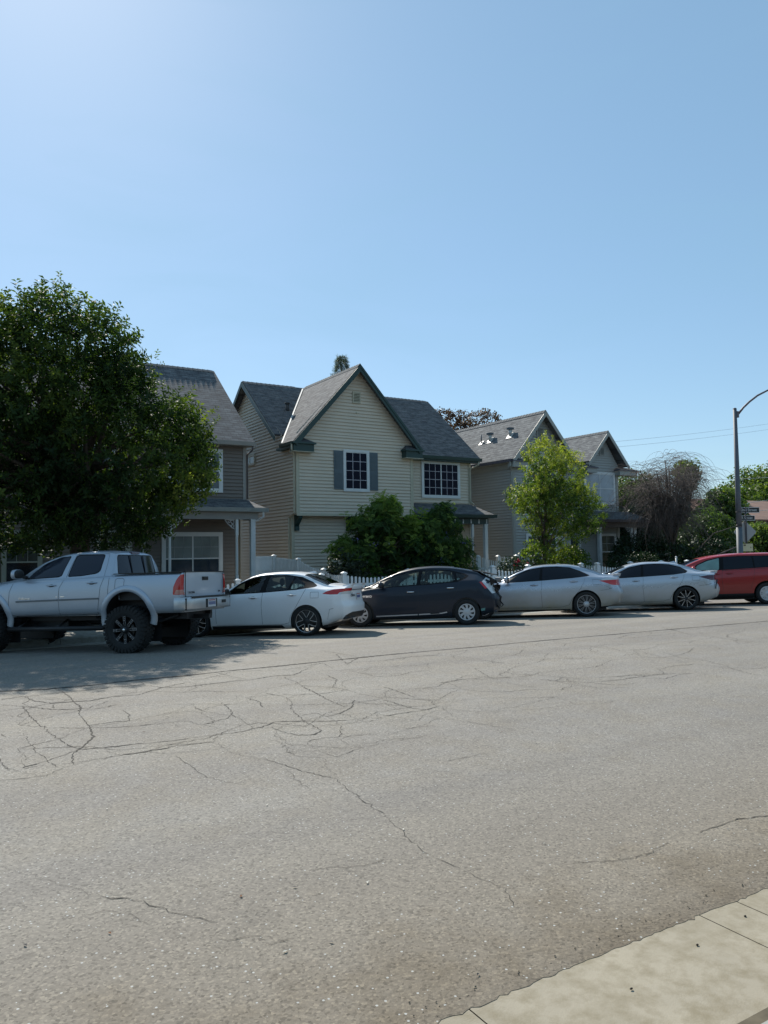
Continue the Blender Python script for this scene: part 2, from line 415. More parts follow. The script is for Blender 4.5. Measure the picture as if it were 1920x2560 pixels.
# near gutter pan, kerb and footway
jm = simple('joint_dirt', (.09, .075, .05), .95, var=.3, nscale=12)
mb = MB()
g_ = 0
cuts = [-30, -4.9, -1.5, 1.965, 3.42, 3.71, 7.1, 10.5, 14, 17.5, 40, 90]
for a, b in zip(cuts[:-1], cuts[1:]):
    g = .003
    mb.add([(a+g, 1.94, -.012), (b-g, 1.94, -.012), (b-g, 2.61, .004), (a+g, 2.61, .004)], [(0, 1, 2, 3)], CONC)
mb.add([(-30, 1.79, -.006), (90, 1.79, -.006), (90, 1.95, -.011), (-30, 1.95, -.011)], [(0, 1, 2, 3)], jm)
mb.add([(-30, 1.9, -.030), (90, 1.9, -.030), (90, 2.62, -.014), (-30, 2.62, -.014)], [(0, 1, 2, 3)], jm)
tag(mb.build('gutter'), kind='structure')
mb = MB()
for a, b in zip(cuts[:-1], cuts[1:]):
    g = .005
    mb.prism([(a+g, 1.80, -.05), (a+g, 1.80, .08), (a+g, 1.77, .115), (a+g, 1.64, .12), (a+g, 1.64, -.05)], (b-a-2*g, 0, 0), CONC2)
tag(mb.build('kerb'), kind='structure')
tag(sheet('sidewalk', -60, 160, [-1.2, 1.635], [.13, .117], CONC2, 40), kind='structure')
# crumbling asphalt edge along the gutter
mb = MB(); r = random.Random(3)
for i in range(700):
    x = r.uniform(-.5, 12); y = 2.61+abs(r.gauss(0, .05)) - .012; s = r.uniform(.0025, .006)
    z = roadz(y)+.004
    mb.add([(x+s*r.uniform(.7, 1.6), y, z), (x, y+s, z), (x-s*r.uniform(.7, 1.6), y, z), (x, y-s, z), (x, y, z+s*.9)],
           [(0, 1, 4), (1, 2, 4), (2, 3, 4), (3, 0, 4)], ASPH if r.random() < .75 else jm)
tag(mb.build('loose_gravel'), kind='stuff', label='crumbled asphalt grit along the near gutter edge', cat='gravel')
# ragged lip of asphalt lapping over the gutter pan
mb = MB(); vs = []; fs = []; r = random.Random(12); n = 520; o = 0
for i in range(n):
    x = -3+i*.03; o = o*.75+r.gauss(0, .008); vs += [(x, 2.60-.012-abs(o)-r.uniform(0, .008), .0050), (x, 2.64, .0085)]
for i in range(n-1): fs.append((2*i, 2*i+2, 2*i+3, 2*i+1))
mb.add(vs, fs, ASPH); tag(mb.build('road_edge'), kind='structure')
# far gutter, kerb, footway
tag(sheet('far_gutter', -60, XC0-2, [17.85, 18.35], [-.085, -.10], CONC2, 30), kind='structure')
mb = MB()
x = -60.0
while x < XC0-2:
    mb.prism([(x+.006, 18.35, -.15), (x+.006, 18.35, .02), (x+.006, 18.375, .045), (x+.006, 18.52, .05), (x+.006, 18.52, -.15)], (2.988, 0, 0), CONC2); x += 3
tag(mb.build('far_kerb'), kind='structure')
tag(sheet('far_sidewalk', -60, XC0-2, [18.525, 20.35], [.045, .05], CONC2, 40), kind='structure')
mb = MB(); mb.add([(-60, 20.35, .03), (XC0-2, 20.35, .03), (XC0-2, 60, .06), (-60, 60, .06)], [(0, 1, 2, 3)], SOIL)
tag(mb.build('yard'), kind='structure')
mb = MB(); mb.add([(XC0-2, 17.86, -.07), (XC1, 17.86, -.07), (XC1, 140, .03), (XC0-2, 140, .03)], [(0, 1, 2, 3)], ASPH)
tag(mb.build('cross_street'), kind='structure')
mb = MB(); mb.prism([(XC1, 18.3, -.1), (XC1, 18.3, .07), (XC1, 24, .07), (XC1, 24, -.1)], (110, 0, 0), CONC2)
tag(mb.build('corner_sidewalk'), kind='structure')
# ---- cracks: thin strips lying on the asphalt, traced in metres
def crack(mb, pts, w0, jit=.02, seed=0, m=CRACKM):
    r = random.Random(seed); P = []
    for a, b in zip(pts[:-1], pts[1:]):
        L = math.hypot(b[0]-a[0], b[1]-a[1]); n = max(1, int(L/.035))
        for i in range(n):
            t = i/n; e = 0 if i == 0 else jit*.45
            P.append((a[0]+(b[0]-a[0])*t+r.gauss(0, e), a[1]+(b[1]-a[1])*t+r.gauss(0, e)))
    P.append(pts[-1]); n = len(P); vs = []; fs = []
    for i, p in enumerate(P):
        q = P[min(i+1, n-1)]; o = P[max(i-1, 0)]; dx, dy = q[0]-o[0], q[1]-o[1]; L = math.hypot(dx, dy) or 1
        w = w0*(.42+.58*abs(dx)/L)*r.uniform(.35, 1.25)*(.85+.3*math.sin(i*.13+seed))*(.35 if i in (0, n-1) else 1)
        nx, ny = -dy/L*w/2, dx/L*w/2
        for sgn in (1, -1):
            x, y = p[0]+nx*sgn, p[1]+ny*sgn; vs.append((x, y, roadz(y)+.0035))
    for i in range(n-1): fs.append((2*i, 2*i+1, 2*i+3, 2*i+2))
    mb.add(vs, fs, m)
CR = [(0.085,0.012,[(0.96,11.24),(1.1,11.12),(1.62,10.91),(2.18,10.88),(2.49,10.93),(2.8,10.95),(3.12,10.94),(3.43,10.9),(3.78,10.95),(4.29,10.98),(4.87,10.97),(5.68,11.01),(6.82,11.06)]),
(0.075,0.01,[(6.82,11.06),(7.73,11.03),(8.68,10.96),(9.78,10.98),(10.91,10.93),(12.1,10.86),(13.43,10.8),(14.82,10.71),(16.8,10.59)]),
(0.0855,0.01,[(3.26,10.93),(3.4,10.9),(3.61,10.95)]),
(0.0228,0.015,[(1.04,10.43),(1.3,10.48),(1.56,10.48),(1.94,10.5),(2.34,10.52),(2.74,10.48)]),
(0.0266,0.02,[(1.72,10.85),(1.76,10.47),(1.76,9.97),(1.74,9.64),(1.74,9.26),(1.66,9.01),(1.64,8.47),(1.62,8.13),(1.57,7.83),(1.46,7.59),(1.32,7.36),(1.27,7.18),(1.25,6.95)]),
(0.0247,0.02,[(1.3,10.48),(1.37,10.04),(1.53,9.78),(1.75,9.74),(1.94,9.69),(2.18,9.79),(2.49,9.74),(2.87,10.08),(3.23,10.27)]),
(0.0175,0.02,[(1.21,9.79),(1.2,9.22),(1.22,8.75),(1.25,8.32),(1.29,7.97),(1.33,7.63),(1.39,7.44)]),
(0.0135,0.02,[(1.39,7.44),(1.58,7.38),(1.8,7.36),(2.04,7.3),(2.21,7.29),(2.4,7.29),(2.61,7.28),(2.85,7.26),(3.15,7.37),(3.29,7.47),(3.52,7.35),(3.71,7.2),(3.94,7.13),(4.2,7.09),(4.3,6.99)]),
(0.0072,0.02,[(0.68,6.81),(0.78,6.79),(0.89,6.77),(1.01,6.74),(1.13,6.87),(1.25,6.97),(1.41,7.02),(1.61,7.05),(1.8,7.03),(1.88,7.03)]),
(0.0072,0.02,[(0.73,7.28),(0.81,7.06),(0.89,6.91),(1.01,6.73)]),
(0.0104,0.02,[(2.5,6.98),(2.48,6.67),(2.53,6.46),(2.67,6.25),(2.73,5.97),(2.79,5.75),(2.85,5.58),(2.91,5.47)]),
(0.0117,0.02,[(2.91,5.47),(2.86,5.19),(2.86,5.01),(2.82,4.78),(2.83,4.61)]),
(0.0068,0.018,[(2.81,4.59),(2.77,4.35),(2.72,4.14),(2.69,3.95),(2.71,3.8),(2.74,3.67),(2.75,3.47),(2.77,3.38),(2.8,3.32),(2.73,3.21),(2.69,3.1)]),
(0.0078,0.02,[(2.05,6.77),(2.05,6.51),(2.06,6.25),(2.07,6.06),(2.14,5.88),(2.25,5.68)]),
(0.0065,0.02,[(1.88,7.03),(2.0,6.87),(2.25,6.82),(2.43,6.79),(2.61,6.86)]),
(0.019,0.02,[(3.9,10.89),(3.93,10.41),(4.02,9.96),(4.41,10.09),(4.69,10.0),(5.13,10.46)]),
(0.019,0.02,[(2.8,10.95),(2.74,10.43),(2.87,10.08),(3.13,9.95),(3.45,9.97),(3.77,10.0),(4.02,9.96)]),
(0.0078,0.02,[(2.91,7.11),(2.94,6.89),(3.0,6.66),(2.92,6.39),(2.94,6.16),(3.07,6.05)]),
(0.0162,0.02,[(3.16,7.28),(3.18,7.0),(3.24,6.83),(3.39,6.78),(3.52,6.89),(3.54,7.15),(3.53,7.36)]),
(0.0149,0.02,[(3.17,8.7),(3.11,8.29),(3.03,8.03),(3.02,7.67),(3.0,7.33)]),
(0.0209,0.02,[(3.5,8.83),(3.54,8.48),(3.45,8.21)]),
(0.0149,0.02,[(3.81,8.93),(3.91,8.61),(3.86,8.31),(3.69,7.97),(3.61,7.6),(3.54,7.33)]),
(0.0228,0.02,[(4.47,9.9),(4.46,9.46),(4.38,9.11),(4.32,8.56),(4.25,8.13),(4.23,7.75),(4.33,7.68)]),
(0.0149,0.02,[(3.61,7.6),(3.83,7.59),(3.83,7.39),(4.03,7.45),(4.28,7.64),(4.49,7.96),(4.53,7.7),(4.64,7.55)]),
(0.0078,0.02,[(3.83,7.39),(3.82,7.15),(3.77,6.95),(3.63,6.71),(3.53,6.57),(3.41,6.62),(3.2,6.58)]),
(0.0209,0.02,[(6.28,11.74),(5.79,10.46),(6.35,11.08)]),
(0.019,0.02,[(5.05,9.72),(4.97,9.28),(4.67,8.81),(4.55,8.95),(4.4,9.14)]),
(0.0149,0.02,[(4.67,8.81),(4.74,8.52),(4.74,8.22),(4.85,7.88)]),
(0.0078,0.02,[(3.52,6.55),(3.48,6.3),(3.53,6.13),(3.73,6.15)]),
(0.0072,0.02,[(3.2,6.58),(3.16,6.23),(3.21,5.99),(3.33,6.04),(3.53,6.13)]),
(0.0065,0.02,[(2.98,6.61),(2.97,6.35)]),
(0.0065,0.02,[(2.69,5.88),(2.63,5.5),(2.64,5.33)]),
(0.0175,0.02,[(5.22,8.48),(5.2,8.13),(5.18,7.74),(5.21,7.45),(5.08,7.15),(4.89,7.08),(4.8,7.31),(4.79,7.79)]),
(0.0078,0.02,[(4.71,7.66),(4.65,7.26),(4.64,6.98),(4.79,6.68),(4.91,6.45),(5.02,6.18),(5.11,5.9)]),
(0.0162,0.02,[(4.36,7.08),(4.6,7.09),(4.89,7.08)]),
(0.0065,0.02,[(3.95,6.42),(4.2,6.45),(4.5,6.54),(4.77,6.69)]),
(0.0072,0.02,[(4.18,6.8),(4.26,6.5),(4.52,6.45)]),
(0.0065,0.02,[(4.9,7.1),(5.13,7.16),(4.96,6.67)]),
(0.0135,0.02,[(5.97,8.32),(6.37,8.36),(6.72,8.29),(6.95,8.09),(7.2,7.83),(7.3,7.59),(7.58,7.29),(7.72,6.95),(8.01,6.9)]),
(0.0135,0.02,[(7.3,7.76),(7.29,7.33),(7.36,7.0),(7.58,6.83),(7.75,6.75)]),
(0.0135,0.02,[(7.3,7.59),(7.58,7.74),(7.67,7.58),(7.73,7.23),(8.04,7.19),(8.58,7.19),(8.93,7.17),(9.19,7.46),(9.61,7.55),(9.95,7.45)]),
(0.0121,0.02,[(10.22,9.8),(10.25,9.31),(10.36,8.81),(10.22,8.33),(10.11,7.89),(9.97,7.62),(10.03,7.27),(10.09,6.94),(9.88,6.45),(10.0,6.33)]),
(0.0121,0.02,[(10.72,8.73),(10.37,8.01),(10.4,7.54),(10.13,6.97),(10.42,6.73),(10.66,6.74)]),
(0.0171,0.015,[(13.93,11.21),(13.1,9.89),(13.06,9.21),(12.89,8.57),(13.15,8.3)]),
(0.0171,0.02,[(6.46,10.48),(7.05,10.58),(7.45,10.43),(7.67,10.04),(7.68,9.59),(7.74,9.12)]),
(0.0121,0.02,[(7.08,9.0),(6.79,8.33),(6.7,7.72),(6.78,7.38)]),
(0.0065,0.01,[(3.92,5.39),(4.12,5.39),(4.37,5.4)]),
(0.0042,0.02,[(4.05,4.48),(4.18,4.37),(4.28,4.26),(4.37,4.19),(4.5,4.17),(4.59,4.21)]),
(0.0053,0.02,[(4.22,3.58),(4.26,3.48),(4.36,3.43)]),
(0.0099,0.012,[(4.36,3.27),(4.51,3.28),(4.66,3.28),(4.79,3.29),(4.92,3.25),(5.09,3.19)]),
(0.0046,0.02,[(4.45,3.39),(4.51,3.37)]),
(0.0046,0.02,[(3.36,3.38),(3.4,3.33),(3.49,3.29),(3.67,3.23),(3.81,3.22),(3.96,3.25),(4.06,3.27)]),
(0.0034,0.02,[(3.94,3.18),(3.93,3.07),(3.93,2.94)]),
(0.0114,0.02,[(0.93,4.36),(0.96,4.31),(1.03,4.28),(1.06,4.22),(1.11,4.13),(1.16,4.08),(1.2,3.98),(1.29,3.87),(1.35,3.78)]),
(0.0046,0.02,[(0.53,5.03),(0.63,4.85),(0.73,4.7),(0.83,4.51),(0.93,4.36)]),
(0.0046,0.02,[(0.78,4.19),(0.85,4.19),(0.91,4.19),(1.01,4.1),(1.06,3.93)]),
(0.0053,0.02,[(1.37,4.19),(1.43,4.21),(1.53,4.2)]),
(0.0038,0.02,[(2.0,4.07),(2.12,4.05),(2.22,3.99),(2.33,3.97),(2.43,3.97)]),
(0.0038,0.02,[(1.3,3.63),(1.39,3.58),(1.5,3.56)]),
(0.0046,0.02,[(1.46,3.46),(1.55,3.45),(1.61,3.45)]),
(0.0038,0.02,[(0.4,3.93),(0.51,3.94),(0.56,3.92)]),
(0.0108,0.02,[(1.04,8.4),(1.04,7.98),(1.04,7.59),(1.08,7.38),(1.08,7.18),(1.13,6.95)]),
(0.0171,0.02,[(1.0,10.05),(1.21,9.79),(1.45,9.41),(1.62,9.29),(1.81,9.24),(2.1,9.55)]),
(0.0152,0.02,[(2.09,8.97),(2.11,8.65),(2.04,8.35),(1.87,8.38),(1.63,8.35)]),
(0.0152,0.02,[(1.52,9.79),(1.48,9.46)]),
(0.0135,0.02,[(0.85,8.48),(0.88,8.29)]),
(0.0162,0.02,[(0.75,7.51),(0.75,7.27),(0.78,7.06)]),
(0.0121,0.02,[(2.78,8.36),(2.78,8.12),(2.77,7.84)]),
(0.0108,0.02,[(2.4,8.09),(2.38,7.79)]),
(0.019,0.02,[(6.37,12.43),(6.37,11.67),(6.33,10.97)]),
(0.0065,0.02,[(3.93,6.47),(3.8,6.52),(3.56,6.53)]),
(0.0059,0.02,[(3.08,6.03),(2.99,5.77),(2.92,5.48)])]
mb = MB()
for i, (wd, jt, pts) in enumerate(CR): crack(mb, pts, wd, jt, i)
r = random.Random(11)
def rnd_net(x0, x1, y0, y1, n, w, seed, dmax=1.5):
    rr = random.Random(seed); P = []; cand = 0
    while len(P) < n and cand < n*30:
        cand += 1; p = (rr.uniform(x0, x1), rr.uniform(y0, y1))
        if all((p[0]-q[0])**2+(p[1]-q[1])**2 > .16 for q in P): P.append(p)
    done = set()
    for i, p in enumerate(P):
        near = sorted(range(len(P)), key=lambda k: ((P[k][0]-p[0])*.75)**2+(P[k][1]-p[1])**2)[1:5]
        for k in near[:rr.choice((2, 2, 3, 3, 4))]:
            e = (min(i, k), max(i, k)); q = P[k]
            if e in done or math.hypot(p[0]-q[0], p[1]-q[1]) > dmax: continue
            done.add(e); m_ = ((p[0]+q[0])/2+rr.gauss(0, .07), (p[1]+q[1])/2+rr.gauss(0, .07)); crack(mb, [p, m_, q], w*rr.uniform(.35, 1.0), .03, seed*1000+i*7+k)
rnd_net(.8, 9.5, 6.9, 10.9, 100, .013, 5)
rnd_net(9.5, 17, 8.2, 10.8, 60, .011, 6)
rnd_net(2.5, 7.0, 6.0, 7.4, 14, .007, 8)
tag(mb.build('road_cracks'), kind='structure')
# litter on the tarmac: leaf scraps and pebbles
litm = simple('dry_leaf', (.16, .07, .03), .9, var=.3); palm = simple('pale_chip', (.5, .48, .42), .9, var=.2)
mb = MB(); r = random.Random(21)
for i in range(70):
    x, y = r.uniform(.3, 8), r.uniform(2.7, 9); s = r.uniform(.006, .016); a = r.uniform(0, 6.28); z = roadz(y)+.006
    c, t = math.cos(a)*s, math.sin(a)*s
    mb.add([(x+c, y+t, z), (x-t*.5, y+c*.5, z+.004), (x-c, y-t, z), (x+t*.5, y-c*.5, z+.003)], [(0, 1, 2, 3)], r.choice((litm, palm, BLACK, palm)))
for (x, y) in ((2.62, 2.32), (3.16, 2.4), (3.6, 2.45)):
    mb.ball((x, y, .004), (.009, .005, .004), simple('seed_pod', (.03, .022, .015), .9), 6, 4)
tag(mb.build('litter'), kind='stuff', label='scattered leaf scraps and pale chips on the tarmac', cat='litter')

# unseen dark belt added behind the camera to darken what the cars mirror
mb = MB(); vs = []; fs = []; r = random.Random(9); nx = 90
for j, z in enumerate((0, 1.5, 3, 4.5, 6)):
    for i in range(nx):
        h = 1+.25*math.sin(i*.9)+.2*math.sin(i*.37+1); vs.append((-70+i*2.2, -15+r.uniform(-1.1, 1.1)-(z*.25), z*h-.1))
for j in range(4):
    for i in range(nx-1): fs.append((j*nx+i, (j+1)*nx+i, (j+1)*nx+i+1, j*nx+i+1))
mb.add(vs, fs, simple('belt_green', (.03, .045, .02), .9, var=.6, nscale=.8)); tag(mb.build('reflection_belt'), kind='stuff', label='dark stand-in for trees, added unseen behind the camera for car reflections', cat='trees')
# ------------------------------------------------------------------ vehicles
NU, NC, ND, NE = 3, 13, 7, 9
def lerp(a, b, t): return a+(b-a)*t
def cap01(t): return max(0, min(1, t))
def sm(t): t = cap01(t); return t*t*(3-2*t)
class Body:
    """smooth closed shell: sections along x (0 = nose), z up, mirrored in y"""
    def __init__(s, L, top, belt, bot, Wd, Wb, Wt, tail, nose, tc=.16, nc=.25, xt=.55, xn=.7, step=.05, crown=.085, x0=0, extra=()):
        s.L, s.x0 = L, x0; s.top, s.belt, s.bot = pchip(top), pchip(belt), pchip(bot)
        s.Wd, s.Wb, s.Wt = pchip(Wd), pchip(Wb), pchip(Wt); s.tail, s.nose = pchip(tail), pchip(nose)
        s.tc, s.nc, s.xt, s.xn, s.crown = tc, nc, xt, xn, crown
        n = int((L-x0)/step); xs = [x0+(L-x0)*i/n for i in range(n+1)]
        xs += list(extra); s.xs = sorted(set(xs))
    def half(s, x):
        zb, zt = s.bot(x), s.top(x); zs = min(s.belt(x), zt-.045); W_ = s.Wd(x); Ws = s.Wb(x); Wt = min(s.Wt(x), Ws-.02)
        cr = min(s.crown, (zt-zs)*.6); ze = zt-cr; P = []
        for i in range(NU): P.append(((W_-.11)*i/(NU-1), zb))
        f = pchip([(0, .915), (.05, .955), (.14, .978), (.3, .992), (.5, 1.0), (.7, .998), (.86, .985), (.95, .5*(.985+Ws/W_)), (1, Ws/W_)])
        for i in range(NC):
            t = i/(NC-1); t = t**.9; P.append((W_*f(t), zb+(zs-zb)*t))
        for i in range(1, ND+1):
            t = i/ND; P.append((lerp(Ws, Wt, t)+.016*math.sin(math.pi*t)*min(1, (ze-zs)*3), lerp(zs, ze, t)))
        for i in range(1, NE+1):
            a = math.pi/2*i/NE; P.append((Wt*max(0, math.cos(a))**(.62), ze+cr*math.sin(a)**(.75)))
        P[-1] = (0, zt); return P
    def warp(s, x, y, z):
        q = (abs(y)/(s.Wd(x)+1e-6))
        a = s.L-s.xt
        if x > a:
            e = s.tail(z)-s.tc*q**3.2; t = (x-a)/s.xt; return a+(e-a)*t
        b = s.x0+s.xn
        if x < b:
            e = s.nose(z)+s.nc*q**2.6; t = (b-x)/s.xn; return b+(e-b)*t
        return x
    def side(s, x, z):
        P = s.half(x)[NU:NU+NC+ND]
        for a, b in zip(P[:-1], P[1:]):
            if a[1] <= z <= b[1]+1e-9: return lerp(a[0], b[0], (z-a[1])/max(1e-6, b[1]-a[1]))
        return P[-1][0] if z > P[-1][1] else P[0][0]
    def bm(s):
        bm = bmesh.new(); rings = []
        for x in s.xs:
            H = s.half(x); full = [(y, z) for y, z in H]+[(-y, z) for y, z in H[-2:0:-1]]
            rings.append([bm.verts.new((s.warp(x, y, z), y, z)) for y, z in full])
        n = len(rings[0])
        for A, B in zip(rings[:-1], rings[1:]):
            for i in range(n):
                j = (i+1) % n; bm.faces.new((A[i], A[j], B[j], B[i]))
        for x, flip in ((s.xs[-1], False), (s.xs[0], True)):
            H = s.half(x); side = H[NU:NU+NC]; topc = H[NU+NC-1:]      # belt .. centre
            y0 = topc[0][0]; fr = [p[0]/y0 for p in topc]
            rows = [[(p[0]*f, p[1]) for f in fr] for p in side]; rows.append([(p[0], p[1]) for p in topc])
            rows = [[(y, z) for y, z in r_] for r_ in rows]
            bot = [(p[0]*f, H[0][1]) for p, f in ((H[NU-1], f) for f in fr)]; rows.insert(0, bot)
            for sg in (1, -1):
                V = [[bm.verts.new((s.warp(x, y, z), y*sg, z)) for y, z in r_] for r_ in rows]
                for a, b in zip(V[:-1], V[1:]):
                    for i in range(len(a)-1):
                        q = (a[i], a[i+1], b[i+1], b[i])
                        if (sg > 0) != flip: q = q[::-1]
                        try: bm.faces.new(q)
                        except ValueError: pass
        bmesh.ops.remove_doubles(bm, verts=bm.verts, dist=.0006)
        bmesh.ops.dissolve_degenerate(bm, dist=.0003, edges=bm.edges)
        bmesh.ops.recalc_face_normals(bm, faces=bm.faces)
        return bm
def cutpoly(bm, P, ax, sel):
    """split faces along the outline of P given in the two axes ax; sel(face) limits which"""
    a, b = ax; x0 = min(p[0] for p in P)-.02; x1 = max(p[0] for p in P)+.02; y0 = min(p[1] for p in P)-.02; y1 = max(p[1] for p in P)+.02
    n = len(P)
    for i in range(n):
        p, q = P[i], P[(i+1) % n]
        fs = []
        lx0, lx1 = min(p[0], q[0])-.03, max(p[0], q[0])+.03; ly0, ly1 = min(p[1], q[1])-.03, max(p[1], q[1])+.03
        for f in bm.faces:
            us = [v.co[a] for v in f.verts]; vs_ = [v.co[b] for v in f.verts]
            if max(us) < lx0 or min(us) > lx1 or max(vs_) < ly0 or min(vs_) > ly1 or not sel(f): continue
            fs.append(f)
        if not fs: continue
        co = [0, 0, 0]; co[a] = p[0]; co[b] = p[1]; no = [0, 0, 0]; no[a] = -(q[1]-p[1]); no[b] = q[0]-p[0]
        es = set(); vv = set()
        for f in fs: es.update(f.edges); vv.update(f.verts)
        bmesh.ops.bisect_plane(bm, geom=list(vv)+list(es)+fs, dist=.00005, plane_co=co, plane_no=no)
def mark(bm, lay, P, ax, sel, pid):
    a, b = ax; cutpoly(bm, P, ax, sel)
    for f in bm.faces:
        if sel(f):
            c = f.calc_center_median()
            if inpoly(c[a], c[b], P): f[lay] = pid
def circ(cx, cz, r, n=28, sq=1.0): return [(cx+r*math.cos(2*math.pi*i/n), cz+r*sq*math.sin(2*math.pi*i/n)) for i in range(n)]
def arc(cx, cz, r, a0, a1, n=10): return [(cx+r*math.cos(R(lerp(a0, a1, i/n))), cz+r*math.sin(R(lerp(a0, a1, i/n)))) for i in range(n+1)]
def roundp(P, r=.04, n=3):
    out = []; m_ = len(P)
    for i in range(m_):
        p = Vector(P[i]).to_2d() if len(P[i]) > 2 else Vector(P[i]); a = Vector(P[i-1])-p; b = Vector(P[(i+1) % m_])-p
        ra = min(r, a.length*.45); rb = min(r, b.length*.45); A = p+a.normalized()*ra; B = p+b.normalized()*rb
        for k in range(n+1):
            t = k/n; q = A*(1-t)**2+p*2*t*(1-t)+B*t*t; out.append((q.x, q.y))
    return out
sideF = lambda f: abs(f.normal.y) > .35
upF = lambda f: f.calc_center_median().z > .9 and abs(f.normal.y) < .75
def pieces(bm, lay, table, parent, off=(0, 0, 0)):
    """one mesh object per (part id, connected side)"""
    groups = {}
    for f in bm.faces:
        k = f[lay]; c = f.calc_center_median()
        if k in table:
            nm, mat, both, parent_name = table[k]; key = (k, (1 if c.y > 0 else -1) if both else 0)
            groups.setdefault(key, []).append(f)
    out = {}
    for key in sorted(groups, key=lambda q: (q[0], q[1])):
        nm, mat, both, pn = table[key[0]]; mb = MB(); ids = {}; vs = []; fs = []
        for f in groups[key]:
            t = []
            for v in f.verts:
                if v.index not in ids: ids[v.index] = len(vs); vs.append(tuple(v.co))
                t.append(ids[v.index])
            fs.append(tuple(t))
        mb.add(vs, fs, mat, True); par = parent
        if pn is not None: par = out.get((pn, key[1]), out.get((pn, 0), parent))
        out[key] = mb.build(nm, par)
    return out
def ribbon(mb, body, pts, wd, mat, lift=.0022, sides=(-1,)):
    for sg in sides:
        Q = []
        for a, b in zip(pts[:-1], pts[1:]):
            n = max(1, int(math.hypot(b[0]-a[0], b[1]-a[1])/.04))
            Q += [(lerp(a[0], b[0], i/n), lerp(a[1], b[1], i/n)) for i in range(n)]
        Q.append(pts[-1]); vs = []; fs = []; n = len(Q)
        for i, p in enumerate(Q):
            q = Q[min(i+1, n-1)]; o = Q[max(0, i-1)]; dx, dz = q[0]-o[0], q[1]-o[1]; L = math.hypot(dx, dz) or 1
            for k in (1, -1):
                x, z = p[0]-dz/L*wd/2*k, p[1]+dx/L*wd/2*k
                y = body.side(x, z)+lift; vs.append((body.warp(x, y, z), y*sg, z))
        for i in range(n-1): fs.append((2*i, 2*i+1, 2*i+3, 2*i+2))
        mb.add(vs, fs, mat)
def patch(mb, body, P, mat, lift=.004, sides=(-1,)):
    """small flat shape (xz polygon) laid on the body side"""
    for sg in sides:
        vs = []
        for x, z in P:
            y = body.side(x, z)+lift; vs.append((body.warp(x, y, z), y*sg, z))
        mb.add(vs, [tuple(range(len(P)))], mat)
def handle(body, parent, x, z, mat, L=.21, sides=(-1, 1)):
    for sg in sides:
        mb = MB(); y = body.side(x, z)
        mb.ball((x-.005, sg*(y-.004), z-.003), (.075, .012, .032), BLACK, 12, 6)
        pts = []; n = 7
        for i in range(n):
            t = i/(n-1); pts.append((x-L/2+L*t, sg*(y+.006+.030*math.sin(math.pi*t)**.5), z+.006))
        mb.tube(pts, [.010, .013, .015, .016, .015, .013, .010], mat, 8)
        mb.build('door_handle', parent)
def mirror(parent, x, y, z, mat, s=1.0, chrome=None):
    for sg in (-1, 1):
        mb = MB()
        mb.tube([(x+.03, sg*(y-.16), z-.03), (x+.01, sg*(y-.02), z)], [.03*s, .025*s], BLACK, 8)
        b0 = len(mb.v); mb.ball((0, 0, 0), (1, 1, 1), mat, 16, 10); mb.ball((0, 0, 0), (1, 1, 1), BLACK, 16, 10)
        h_ = (len(mb.v)-b0)//2
        for i in range(b0, len(mb.v)):
            q = mb.v[i]; e_ = .62; f_ = lambda c: math.copysign(abs(c)**e_, c)
            dx, sx, sy, sz = (0, .065, .112, .078) if i < b0+h_ else (.034, .040, .100, .067)
            mb.v[i] = (x+(dx+q[0]*sx)*s, sg*(y+(.07+f_(q[1])*sy)*s), z+(.035+f_(q[2])*sz)*s)
        mb.build('side_mirror', parent)
SURR = simple('surround_black', (.008, .008, .009), .35, var=0, spec=.12)
GUN = simple('gunmetal_alloy', (.30, .30, .31), .35, metal=.7, var=.05)
